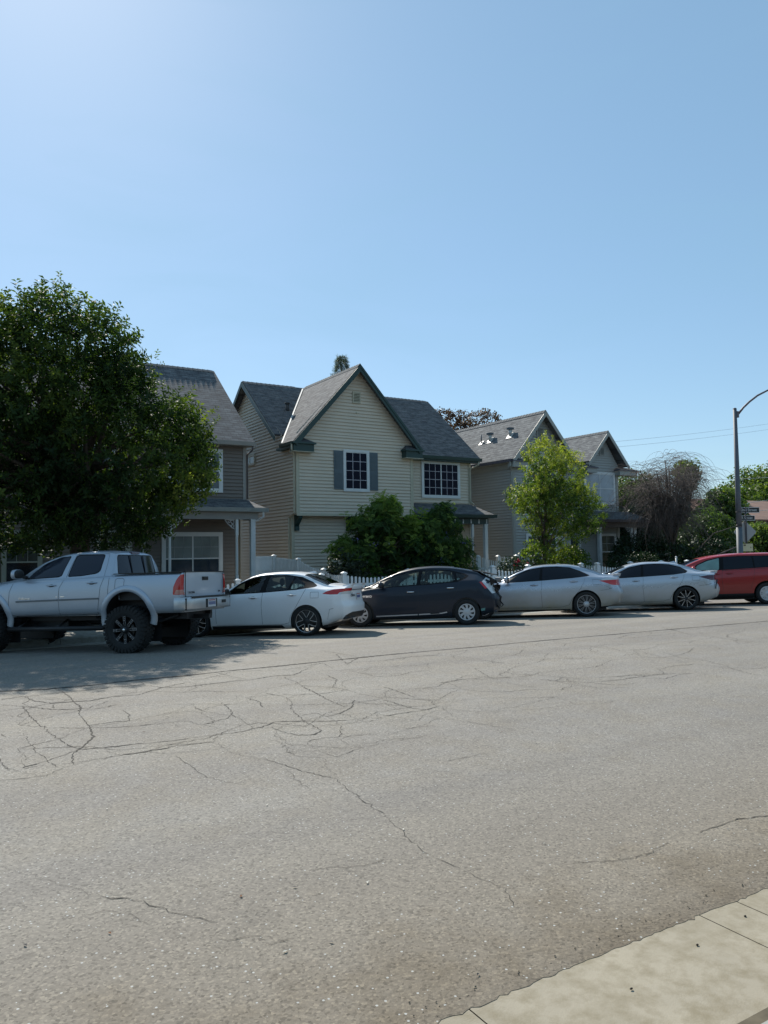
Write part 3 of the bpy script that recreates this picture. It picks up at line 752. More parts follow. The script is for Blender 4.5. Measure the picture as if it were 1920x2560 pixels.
# ---- wheels: outer face towards -y
def wheel(parent, x, y, r, rim, wd, style, right=False, knobs=False):
    yo = -wd/2
    root = None
    b = MB()      # barrel and brake
    b.lathe([(rim*.99, wd*.4), (rim*.93, wd*.3), (rim*.9, yo+.05), (rim*.97, yo+.012), (rim*1.0, yo+.004), (rim*1.03, yo+.010), (rim*1.02, wd*.2)], DARKM, 40)
    b.lathe([(.001, yo+.10), (rim*.62, yo+.10), (rim*.62, yo+.125), (.001, yo+.125)], simple('brake_disc', (.12, .11, .10), .5, metal=.5), 28)
    M = Matrix.Translation((x, y, r)) @ (Matrix.Rotation(math.pi, 4, 'Z') if right else Matrix.Identity(4))
    root = b.build('wheel', parent); root.matrix_local = M
    t = MB(); h = wd/2
    t.lathe([(rim*1.0, yo+.012), (rim*1.06, yo-.004), (lerp(rim, r, .45), yo-.012), (r-.035, yo-.006), (r-.014, yo+.006), (r-.002, yo+.03), (r, yo+.05), (r, h-.05), (r-.002, h-.03), (r-.014, h-.006), (lerp(rim, r, .45), h+.01), (rim*1.0, h-.01)], RUBBER, 48)
    if knobs:
        for k in range(34):
            an = 2*math.pi*k/34; MM = Matrix.Rotation(-an, 4, 'Y')
            for (a, c2, da) in ((yo-.012, yo+.055, .0), (h-.055, h+.012, .0), (yo+.065, -.006, .09), (.006, h-.065, -.05)):
                MN = Matrix.Rotation(-da, 4, 'Y') @ MM
                t.box(r-.045, r+.012, a, c2, -.026, .026, RUBBER, MN)
            t.box(r-.075, r-.02, yo-.020, yo+.01, -.017, .022, RUBBER, MM)
    t.build('tyre', root)
    s = MB(); f = yo+.012
    def bar(P, th, m, y0): s.prism([(q[0], y0, q[1]) for q in P], (0, th, 0), m)
    def rad(an, rr, w_):  # points across a spoke at radius rr
        c, sn = math.cos(an), math.sin(an); return (rr*c-w_*sn, rr*sn+w_*c)
    def arm(a0, r0_, w0, a1, r1_, w1, th, m, y0):
        P = [rad(a0, r0_, -w0), rad(a1, r1_, -w1), rad(a1, r1_, w1), rad(a0, r0_, w0)]; bar(P, th, m, y0)
    if style == 'y5':
        for k in range(5):
            a = 2*math.pi*k/5+.31
            for sg in (-1, 1):
                arm(a, .03, .022, a+sg*.33, rim*.97, .020, .03, BLACK, f+.012)
                arm(a+sg*.10, .085, .0055, a+sg*.36, rim*.80, .006, .012, MACH, f)
                arm(a+sg*.36, rim*.79, .006, a+sg*(.36+.13*(1 if sg > 0 else .1)), rim*.98, .007, .012, MACH, f)
            arm(a+.33, rim*.8, .03, a+.40, rim*.98, .04, .02, BLACK, f+.02)
        s.lathe([(.001, f+.002), (.055, f+.004), (.075, f+.02), (.08, f+.05)], DARKM, 24)
        s.lathe([(rim*.965, f-.002), (rim*.985, f-.006), (rim*1.01, f-.002), (rim*1.0, f+.01)], MACH, 48)
    elif style == 'turbine':
        for k in range(9):
            a = 2*math.pi*k/9
            arm(a, .06, .022, a+.16, rim*.82, .030, .02, SILVERCAP, f)
            arm(a+.16, rim*.74, .020, a+.42, rim*.97, .030, .016, SILVERCAP, f+.004)
        s.lathe([(rim*.86, f), (rim*.93, f-.004), (rim*1.0, f), (rim*1.0, f+.015)], SILVERCAP, 48)
        s.lathe([(.001, f-.004), (.05, f-.002), (.085, f+.006), (.10, f+.02)], SILVERCAP, 24)
        s.lathe([(.001, f+.035), (rim*.98, f+.035)], BLACK, 24)
    elif style == 'split10':
        for k in range(10):
            a = 2*math.pi*k/10+.2
            for d in (-.07, .07): arm(a+d*.8, .05, .004, a+d*1.5, rim*.97, .0055, .022, GUN, f)
        s.lathe([(.001, f+.04), (rim*.98, f+.04)], BLACK, 24)
        s.lathe([(.001, f+.002), (.05, f+.004), (.08, f+.02)], SILVERCAP, 24)
        s.lathe([(rim*.95, f), (rim*.98, f-.004), (rim*1.01, f), (rim*1.0, f+.015)], SILVERCAP, 48)
    elif style == 'thin10':
        for k in range(5):
            a = 2*math.pi*k/5+.05
            for sg in (-1, 1):
                arm(a+sg*.14, .04, .014, a+sg*.30, rim*.97, .014, .03, BLACK, f+.010)
                arm(a+sg*.17, .05, .004, a+sg*.31, rim*.97, .006, .012, MACH, f)
        s.lathe([(.001, f), (.04, f+.002), (.06, f+.02)], DARKM, 24)
        s.lathe([(rim*.97, f), (rim*.985, f-.004), (rim*1.01, f), (rim*1.0, f+.012)], MACH, 48)
    elif style == 'cap7':
        for k in range(7):
            a = 2*math.pi*k/7
            arm(a, .05, .035, a, rim*.86, .050, .02, SILVERCAP, f)
            arm(a+.45, rim*.40, .012, a+.45, rim*.9, .02, .012, SILVERCAP, f+.006)
        s.lathe([(rim*.82, f), (rim*.9, f-.005), (rim*1.0, f), (rim*1.0, f+.015)], SILVERCAP, 48)
        s.lathe([(.001, f-.004), (.07, f), (.11, f+.02)], SILVERCAP, 24)
        s.lathe([(.001, f+.04), (rim*.98, f+.04)], BLACK, 24)
    elif style == 'truck8':
        for k in range(8):
            a = 2*math.pi*k/8+.05
            arm(a, .06, .026, a, rim*.95, .030, .05, BLACK, f+.02)
            # bright machined frame with a dark pocket and a bolt at its end
            for sg in (-1, 1):
                c, sn = math.cos(a), math.sin(a); off = sg*.020
                def q(rr, w_): return (rr*c-w_*sn, rr*sn+w_*c)
                bar([q(rim*.40, off-.002), q(rim*.93, off*1.15-.002), q(rim*.93, off*1.15+.002), q(rim*.40, off+.002)], .012, GUN, f+.006)
            bar([rad(a, rim*.91, -.026), rad(a, rim*.95, -.026), rad(a, rim*.95, .026), rad(a, rim*.91, .026)], .012, GUN, f+.006)
            bar([rad(a, rim*.66, -.024), rad(a, rim*.70, -.024), rad(a, rim*.70, .024), rad(a, rim*.66, .024)], .012, GUN, f+.006)
            s.ball((rim*.81*math.cos(a), f+.012, rim*.81*math.sin(a)), .012, GUN, 8, 5)
        s.lathe([(.001, f-.03), (.045, f-.028), (.06, f-.01), (.075, f+.03)], DARKM, 20)
        s.ball((0, f-.024, .0), (.03, .012, .03), CHROME, 10, 6)
        s.lathe([(rim*.93, f+.02), (rim*.985, f+.0), (rim*1.01, f), (rim*1.0, f+.02)], BLACK, 48)
    s.build('rim', root)
    return root
def wheel_set(root, xs, Wh, r, rim, wd, style, knobs=False):
    for x in xs:
        wheel(root, x, -(Wh-wd/2-.012), r, rim, wd, style, False, knobs)
        wheel(root, x, (Wh-wd/2-.012), r, rim, wd, style, True, knobs)
def arch_cut(bm, cx, cz, r, zb, sq=1.0):
    P = [(cx+r*math.cos(a), cz+r*sq*math.sin(a)) for a in [math.pi*i/20 for i in range(21)]]
    P = [(cx+r*1.0, zb-.1)]+P+[(cx-r*1.0, zb-.1)]
    sel = lambda f: abs(f.calc_center_median().y) > .35 and abs(f.normal.y) > .2 or (abs(f.calc_center_median().y) > .35 and f.calc_center_median().z < zb+.12)
    cutpoly(bm, P, (0, 2), sel)
    dl = []
    for f in bm.faces:
        c = f.calc_center_median()
        if abs(c.y) > .42 and inpoly(c.x, c.z, P): dl.append(f)
    bmesh.ops.delete(bm, geom=dl, context='FACES')
def liner(root, body, cx, cz, r, depth=.34, mat=BLACK, sq=1.0, name='wheel_arch'):
    for sg in (-1, 1):
        mb = MB(); n = 20; vs = []; fs = []
        for i in range(n+1):
            a = math.pi*i/n-.0; x, z = cx+r*math.cos(a), cz+r*sq*math.sin(a)
            y = body.side(x, max(z, body.bot(x)+.02))
            for k, (d, rr) in enumerate(((-.002, 1.0), (.02, .985), (depth, .985))):
                vs.append((cx+r*rr*math.cos(a), sg*(y-d), cz+r*rr*sq*math.sin(a)))
        for i in range(n):
            for k in (0, 1):
                q = (i*3+k, i*3+k+1, i*3+k+4, i*3+k+3); fs.append(q if sg > 0 else q[::-1])
        mb.add(vs, fs, mat, True)
        back = [(cx+r*math.cos(math.pi*i/n), sg*(body.side(cx, cz+.2)-depth), cz+r*sq*math.sin(math.pi*i/n)) for i in range(n+1)]
        back += [(cx-r, back[0][1], .18), (cx+r, back[0][1], .18)]
        mb.add(back, [tuple(range(len(back)))], mat); mb.build(name, root)
S_ROAD = .035
def place(root, rear_contact, theta, fo, wb, Wh):
    n = Vector((0, S_ROAD, 1)).normalized(); th = R(theta)
    ex = Vector((math.cos(th), -math.sin(th), 0)); ex -= n*ex.dot(n); ex.normalize(); ey = n.cross(ex)
    P = Vector((rear_contact[0], rear_contact[1], -S_ROAD*(rear_contact[1]-15.3)))
    O = P-ex*(fo+wb)+ey*(Wh-.12)
    M = Matrix(((ex.x, ey.x, n.x, O.x), (ex.y, ey.y, n.y, O.y), (ex.z, ey.z, n.z, O.z), (0, 0, 0, 1)))
    root.matrix_world = M
def cabin(root, body, x0, x1, xr0, xr1):
    mb = MB()
    for lo, hi, a, b in ((0, NU+NC-1, x0, x1), (NU+NC-1+ND+1, None, xr0, xr1)):
        rows = []
        n = int((b-a)/.08)
        for i in range(n+1):
            x = lerp(a, b, i/n); H = body.half(x); H = H[lo:hi] if hi else H[lo:]
            full = [(max(0, y-.05), z+(.03 if lo == 0 and k < NU else -.035 if lo else 0)) for k, (y, z) in enumerate(H)]
            rows.append([(x, -y, z) for y, z in full[::-1]]+[(x, y, z) for y, z in full] if lo == 0 else [(x, -y, z) for y, z in full]+[(x, y, z) for y, z in full[::-1]])
        m_ = len(rows[0]); vs = [v for r_ in rows for v in r_]
        fs = [(i*m_+j, i*m_+j+1, (i+1)*m_+j+1, (i+1)*m_+j) for i in range(n) for j in range(m_-1)]
        mb.add(vs, fs, CABIN, True)
    mb.build('cabin', root)
def seats(root, xs, zt, yy=.37, light=None):
    for x in xs:
        for y in (-yy, yy):
            mb = MB(); m_ = light or SEATM
            back = [(x-.05, zt-.62), (x+.10, zt-.60), (x+.25, zt-.17), (x+.20, zt-.14), (x+.12, zt-.17)]
            mb.prism([(p[0], y-.23, p[1]) for p in back], (0, .46, 0), m_)
            mb.box(x-.45, x+.02, y-.24, y+.24, zt-.75, zt-.58, m_)
            mb.ball((x+.235, y, zt-.03), (.05, .13, .095), m_, 12, 8)
            mb.tube([(x+.22, y, zt-.18), (x+.235, y, zt-.08)], .012, BLACK, 6)
            mb.build('seat', root)
def steering(root, x, z, y=-.37):
    mb = MB(); M = Matrix.Translation((x, y, z)) @ Matrix.Rotation(R(-62), 4, 'Y')
    pts = [M @ Vector((.18*math.cos(a), .18*math.sin(a), 0)) for a in [2*math.pi*i/20 for i in range(21)]]
    mb.tube(pts, .015, BLACK, 6); mb.tube([M @ Vector((-.18, 0, 0)), M @ Vector((.18, 0, 0))], .018, BLACK, 6)
    mb.tube([M @ Vector((0, 0, 0)), M @ Vector((0, 0, -.25))], .03, BLACK, 6); mb.build('steering_wheel', root)
def dash(root, x, z, Wh):
    mb = MB(); mb.prism([(x, -Wh, z-.32), (x+.1, -Wh, z-.34), (x+.22, -Wh, z-.1), (x+.12, -Wh, z), (x-.35, -Wh, z-.02)], (0, 2*Wh, 0), CABIN); mb.build('dashboard', root)
def plate(root, x, y, z, tilt=0, mat=PLATE):
    mb = MB(); mb.box(x, x+.006, y-.15, y+.15, z-.075, z+.075, mat)
    mb.box(x+.006, x+.009, y-.12, y+.12, z+.045, z+.062, simple('plate_red', (.35, .05, .06), .5, var=0))
    for i in range(7): mb.box(x+.006, x+.009, y-.125+i*.038, y-.101+i*.038, z-.035, z+.025, PLATEB)
    return mb.build('licence_plate', root)
def underbody(root, body, x0, x1, Wh, z0, z1, extra=None):
    mb = MB(); mb.box(x0, x1, -Wh+.12, Wh-.12, z0, z1, BLACK)
    if extra: extra(mb)
    mb.build('underbody', root)

def sedan(name, label, sp, paint, contact, theta, group='cars parked nose in along the far kerb'):
    root = thing(name, label, 'car', group=group); Wh = sp['W']/2
    B = Body(**sp['body']); bm = B.bm()
    lay = bm.faces.layers.int.new('pid'); lay = bm.faces.layers.int['pid']
    rx = [sp['fo'], sp['fo']+sp['wb']]
    for cx in rx: arch_cut(bm, cx, sp['r']-.0, sp['ra'], B.bot(cx))
    tab = {0: ('body', paint, False, None)}
    pid = 1
    for kind, P in sp['side']:
        pid += 1
        if kind == 'surround': mark(bm, lay, P, (0, 2), lambda f: abs(f.normal.y) > .35 and f.calc_center_median().z > .7, pid); tab[pid] = ('window_surround', SURR, True, None)
        if kind == 'window': mark(bm, lay, P, (0, 2), lambda f: abs(f.normal.y) > .35 and f.calc_center_median().z > .7, pid); tab[pid] = ('side_window', sp['glass'], True, None)
        if kind in ('tail', 'tailclear', 'taildark'):
            mark(bm, lay, P, (0, 2), lambda f: abs(f.calc_center_median().y) > .40 and f.calc_center_median().x > sp['body']['L']-1.0 and f.normal.z < .8, pid)
            tab[pid] = ('tail_light', {'tail': REDL, 'tailclear': CLEARL, 'taildark': DREDL}[kind], True, None)
        if kind == 'black': mark(bm, lay, P, (0, 2), lambda f: True, pid); tab[pid] = ('bumper_trim', BLACK, False, None)
        if kind == 'sill': mark(bm, lay, P, (0, 2), lambda f: f.calc_center_median().z < .5, pid); tab[pid] = ('sill_trim', BLACK, False, None)
    for nm, P in sp['top']:
        pid += 1; mark(bm, lay, P, (0, 1), upF, pid); tab[pid] = (nm, sp['glassr'], False, None)
    bm.verts.index_update(); bm.normal_update()
    pieces(bm, lay, tab, root)
    if sp['see']:
        mb = MB(); ids = {}; vs = []; fs = []
        for f in bm.faces:
            if f[lay] in (0, 2) and f.calc_center_median().z > .5 and .9 < f.calc_center_median().x < sp['body']['L']-.12:
                t = []
                for v in f.verts:
                    if v.index not in ids: ids[v.index] = len(vs); vs.append(tuple(v.co-v.normal*.014))
                    t.append(ids[v.index])
                fs.append(tuple(t[::-1]))
        mb.add(vs, fs, CABIN, True); mb.build('inner_lining', root)
    bm.free()
    for cx in rx: liner(root, B, cx, sp['r'], sp['ra'])
    wheel_set(root, rx, Wh, sp['r'], sp['rim'], sp['tw'], sp['style'])
    for pts, wd in sp['seams']:
        for sg in (-1, 1): mb = MB(); ribbon(mb, B, pts, wd, BLACK, sides=(sg,)); mb.build('panel_seam', root)
    for x, z in sp['handles']: handle(B, root, x, z, sp.get('hm', paint))
    mirror(root, *sp['mirror'], sp.get('mm', paint), sp.get('ms', 1.0), sp.get('mc'))
    underbody(root, B, .5, sp['body']['L']-.55, Wh-.1, .17, .32)
    if sp['see']:
        cabin(root, B, sp['cab'][0], sp['cab'][1], sp['cab'][2], sp['cab'][3])
        seats(root, sp['seats'], sp['headz'], light=sp.get('seatm')); dash(root, sp['dash'][0], sp['dash'][1], Wh-.14); steering(root, sp['dash'][0]+.42, sp['dash'][1]-.02)
    place(root, contact, theta, sp['fo'], sp['wb'], Wh)
    return root, B

# ---- white compact sedan
WP = mat_paint('white_paint', (.84, .85, .87), metal=.0, rough=.3, dust=(.42, .38, .31), damt=.35, coat=.6)
CG = mat_glass('clear_car_glass', (.74, .84, .79), .8)
CG2 = mat_glass('rear_screen_glass', (.22, .27, .26), .9)
spW = dict(W=1.78, fo=.93, wb=2.70, r=.328, ra=.368, rim=.252, tw=.215, style='y5', glass=CG, glassr=CG2, see=True,
 body=dict(L=4.62, top=[(0, .62), (.12, .74), (.5, .84), (1.0, .92), (1.35, .985), (1.5, 1.04), (1.85, 1.24), (2.2, 1.385), (2.5, 1.44), (2.85, 1.455), (3.15, 1.445), (3.45, 1.40), (3.8, 1.27), (4.05, 1.16), (4.2, 1.115), (4.4, 1.10), (4.62, 1.11)],
  belt=[(0, .60), (.5, .76), (1.2, .88), (1.9, .935), (2.6, .97), (3.3, 1.015), (3.8, 1.04), (4.2, 1.03), (4.62, 1.03)],
  bot=[(0, .26), (.5, .19), (1.3, .17), (3.6, .185), (4.1, .24), (4.45, .33), (4.62, .36)],
  Wd=[(0, .80), (.4, .87), (.9, .888), (1.8, .882), (3.0, .888), (3.8, .892), (4.3, .868), (4.62, .80)],
  Wb=[(0, .70), (.5, .78), (1.5, .83), (2.5, .845), (3.5, .835), (4.1, .79), (4.62, .70)],
  Wt=[(0, .55), (1.0, .66), (1.4, .66), (1.9, .60), (2.6, .565), (3.2, .56), (3.7, .575), (4.1, .62), (4.62, .60)],
  tail=[(.25, 4.50), (.40, 4.60), (.55, 4.64), (.68, 4.64), (.72, 4.60), (.9, 4.585), (1.04, 4.60), (1.12, 4.64)], nose=[(.2, .05), (.5, 0), (.7, .06), (.9, .2)]),
 side=[('surround', roundp([(1.62, 1.005), (1.55, .955), (2.6, .985), (3.4, 1.03), (3.80, 1.075), (3.86, 1.105), (3.72, 1.20), (3.46, 1.315), (3.10, 1.375), (2.6, 1.385), (2.25, 1.345), (1.9, 1.205)], .03)),
  ('window', roundp([(1.74, 1.045), (1.70, .99), (2.50, 1.005), (2.58, 1.35), (2.28, 1.318), (1.95, 1.19)], .03)),
  ('window', roundp([(2.64, 1.01), (3.18, 1.04), (3.27, 1.33), (2.98, 1.352), (2.69, 1.355)], .03)),
  ('window', roundp([(3.23, 1.045), (3.56, 1.075), (3.58, 1.155), (3.32, 1.315)], .03)),
  ('tail', [(4.02, .925), (4.10, .975), (4.25, 1.015), (4.5, 1.035), (4.72, 1.03), (4.72, .99), (4.5, .965), (4.40, .945), (4.36, .905), (4.2, .905)]),
  ('tailclear', [(4.36, .905), (4.40, .945), (4.5, .965), (4.72, .99), (4.72, .90)]),
  ('black', [(4.40, .30), (4.50, .43), (4.60, .50), (4.72, .50), (4.72, .38), (4.64, .36), (4.56, .32), (4.5, .28)]),
  ('sill', [(1.33, .25), (3.05, .25), (3.15, .12), (1.33, .12)])],
 top=[('rear_screen', [(3.50, -.53), (3.50, .53), (4.08, .60), (4.08, -.60)]), ('windscreen', [(1.50, -.60), (1.50, .60), (2.16, .55), (2.16, -.55)])],
 seams=[([(1.52, .93), (1.42, .75), (1.44, .3)], .006), ([(2.585, 1.0), (2.56, .7), (2.58, .27)], .006), ([(3.62, 1.04), (3.52, .86), (3.40, .66), (3.26, .45), (3.22, .30)], .006), ([(1.44, .27), (2.5, .255), (3.1, .27), (3.22, .30)], .006),
  ([(3.74, .97), (3.74, .84), (3.93, .84), (3.93, .97), (3.74, .97)], .006), ([(4.16, .36), (4.22, .58), (4.34, .60)], .007)],
 handles=[(2.36, .875), (3.30, .915)], mirror=(1.72, .90, 1.0), cab=(1.45, 3.9, 2.25, 3.4), seats=(2.35, 3.2), headz=1.24, dash=(1.6, .99))
car_w, bw = sedan('white_sedan', 'white compact sedan with black and silver five spoke alloys behind the silver pickup', spW, WP, (7.80, 15.88), 46)
mb = MB(); mb.box(4.585, 4.60, -.47, .47, .985, 1.0, BLACK); mb.build('boot_slot', car_w)
text_obj('badge', 'COROLLA', .075, DARKM, car_w, Matrix.Translation((4.592, -.40, .865)) @ Matrix.Rotation(R(90), 4, 'Z') @ Matrix.Rotation(R(90), 4, 'X'))
plate(car_w, 4.60, 0, .84)
mb = MB(); mb.prism([(3.38, -.012, 1.425), (3.60, -.018, 1.385), (3.60, -.012, 1.42), (3.55, -.004, 1.445)], (0, .03, 0), WP); mb.build('roof_antenna', car_w)
mb = MB(); mb.prism([(4.38, -.55, 1.075), (4.60, -.52, 1.07), (4.635, -.52, 1.135), (4.42, -.55, 1.108)], (0, 1.08, 0), WP); mb.build('lip_spoiler', car_w)

# ---- dark blue-grey hatchback with a crumpled tail
DP = mat_paint('slate_paint', (.009, .0155, .029), metal=.0, rough=.35, dust=(.08, .07, .06), damt=.10, coat=.2, spec=.3)
spD = dict(W=1.745, fo=.925, wb=2.70, r=.32, ra=.358, rim=.212, tw=.195, style='turbine', glass=mat_glass('hatch_glass', (.60, .70, .66), .8), glassr=CG2, see=True, mc=CHROME,
 body=dict(L=4.44, top=[(0, .66), (.2, .80), (.6, .92), (.95, .99), (1.1, 1.04), (1.5, 1.235), (2.0, 1.41), (2.4, 1.475), (2.75, 1.49), (3.1, 1.475), (3.5, 1.42), (3.9, 1.33), (4.2, 1.235), (4.44, 1.15)],
  belt=[(0, .62), (.6, .84), (1.2, .945), (1.9, .975), (2.7, 1.015), (3.4, 1.06), (3.8, 1.10), (4.1, 1.06), (4.44, 1.0)],
  bot=[(0, .24), (.5, .19), (1.3, .17), (3.5, .18), (4.0, .23), (4.44, .30)],
  Wd=[(0, .76), (.4, .84), (.9, .868), (1.8, .868), (3.0, .872), (3.7, .868), (4.1, .84), (4.44, .78)],
  Wb=[(0, .66), (.5, .76), (1.2, .81), (2.5, .825), (3.5, .80), (4.1, .74), (4.44, .68)],
  Wt=[(0, .50), (.9, .62), (1.3, .60), (1.9, .565), (2.6, .545), (3.4, .53), (4.1, .52), (4.44, .50)],
  tail=[(.25, 4.36), (.42, 4.44), (.62, 4.45), (.72, 4.42), (.9, 4.33), (1.1, 4.24), (1.2, 4.20), (1.3, 4.16)], nose=[(.2, .05), (.5, 0), (.8, .1), (1, .3)]),
 side=[('surround', roundp([(1.24, .955), (1.9, .985), (2.7, 1.02), (3.42, 1.065), (3.64, 1.155), (3.70, 1.215), (3.58, 1.275), (3.2, 1.375), (2.7, 1.40), (2.3, 1.385), (1.9, 1.31), (1.52, 1.16)], .03)),
  ('window', roundp([(1.30, .975), (1.44, .985), (1.50, 1.10), (1.47, 1.09)], .01)),
  ('window', roundp([(1.52, .99), (2.38, 1.02), (2.44, 1.365), (2.15, 1.335), (1.85, 1.265), (1.56, 1.13)], .03)),
  ('window', roundp([(2.48, 1.03), (3.30, 1.075), (3.36, 1.13), (3.26, 1.335), (2.9, 1.37), (2.52, 1.375)], .04)),
  ('window', roundp([(3.41, 1.11), (3.56, 1.155), (3.62, 1.21), (3.54, 1.25), (3.38, 1.29)], .03)),
  ('tail', [(3.96, 1.05), (4.02, 1.06), (4.15, .90), (4.10, .88)]), ('tailclear', [(4.02, 1.06), (4.12, 1.17), (4.30, 1.20), (4.34, .77), (4.26, .76), (4.15, .90)]),
  ('black', [(4.36, .42), (4.5, .42), (4.5, .60), (4.40, .60)]), ('sill', [(1.28, .215), (3.2, .235), (3.3, .12), (1.28, .12)])],
 top=[('rear_screen', [(3.3, -.48), (3.3, .48), (4.05, .48), (4.05, -.48)]), ('windscreen', [(1.08, -.58), (1.08, .58), (1.86, .53), (1.86, -.53)])],
 seams=[([(1.26, .94), (1.22, .75), (1.25, .3)], .006), ([(2.46, 1.02), (2.42, .7), (2.44, .25)], .006), ([(3.47, 1.08), (3.40, .85), (3.24, .6), (3.18, .33), (3.12, .27)], .006), ([(1.25, .255), (2.4, .25), (3.12, .27)], .007),
  ([(3.76, .98), (3.75, .84), (3.80, .80), (3.92, .81), (3.94, .95), (3.90, .99), (3.76, .98)], .006)],
 handles=[(2.24, .845), (3.24, .92)], hm=CHROME, mm=DP, mirror=(1.50, .88, 1.01), cab=(1.1, 3.9, 2.0, 3.3), seats=(2.25, 3.05), headz=1.25, dash=(1.35, 1.0), seatm=simple('tan_seat', (.16, .15, .13), .9))
car_d, bd = sedan('dark_hatchback', 'dark slate hatchback with crumpled tail and multi spoke hubcaps behind the white sedan', spD, DP, (12.0, 15.49), 42)
for pts in ([(1.34, .262), (2.40, .285)], [(2.43, .286), (3.0, .305), (3.14, .33)]):
    for sg in (-1, 1): mb = MB(); ribbon(mb, bd, pts, .030, SILVERCAP, .008, (sg,)); mb.build('door_strip', car_d)
for sg in (-1,):
    y = bd.side(1.13, .76)
    text_obj('badge', 'HYBRID', .075, CHROME, car_d, Matrix.Translation((1.12, sg*(y+.006), .765)) @ Matrix.Rotation(R(90), 4, 'X'))
mb = MB(); ribbon(mb, bd, [(2.72, .30), (2.95, .31)], .022, BLACK, .010, (-1,)); mb.build('strip_mark', car_d)
# torn metal and sagging cover at the damaged rear corner
r = random.Random(4); mb = MB()
for i in range(16):
    x0 = 4.20+r.uniform(0, .14); z0 = r.uniform(.55, 1.18); y0 = -.62+r.uniform(-.1, .25)
    a = Vector((x0, y0, z0)); vs = [a, a+Vector((r.uniform(.04, .16), r.uniform(-.06, .08), r.uniform(-.05, .08))), a+Vector((r.uniform(.06, .17), r.uniform(0, .1), r.uniform(-.2, -.04))), a+Vector((r.uniform(-.02, .05), r.uniform(0, .12), r.uniform(-.22, -.1)))]
    n_ = Vector((.01, .012, .008)); mb.hexa(vs, [v+n_ for v in vs], r.choice((BLACK, DP, SILVERCAP, BLACK, DARKM)))
mb.tube([(4.25, -.66, 1.20), (4.32, -.58, 1.23), (4.40, -.50, 1.215), (4.43, -.44, 1.235)], .012, BLACK, 6)
mb.tube([(4.38, -.68, .78), (4.47, -.66, .66), (4.45, -.62, .56), (4.52, -.60, .47), (4.47, -.58, .42)], [.02, .03, .022, .018, .01], BLACK, 6)
mb.build('crumpled_panel', car_d)
mb = MB(); mb.prism([(4.02, -.45, 1.265), (4.26, -.42, 1.225), (4.29, -.42, 1.24), (4.05, -.45, 1.29)], (0, .87, 0), BLACK)
mb.prism([(3.78, -.44, 1.345), (4.18, -.42, 1.262), (4.18, -.42, 1.272), (3.78, -.44, 1.357)], (0, .87, 0), BLACK); mb.build('rear_spoiler', car_d)
mb = MB(); patch(mb, bd, [(4.02, .34), (4.16, .35), (4.16, .41), (4.02, .40)], simple('teal_sticker', (.12, .28, .26), .5, var=0)); mb.build('sticker', car_d)

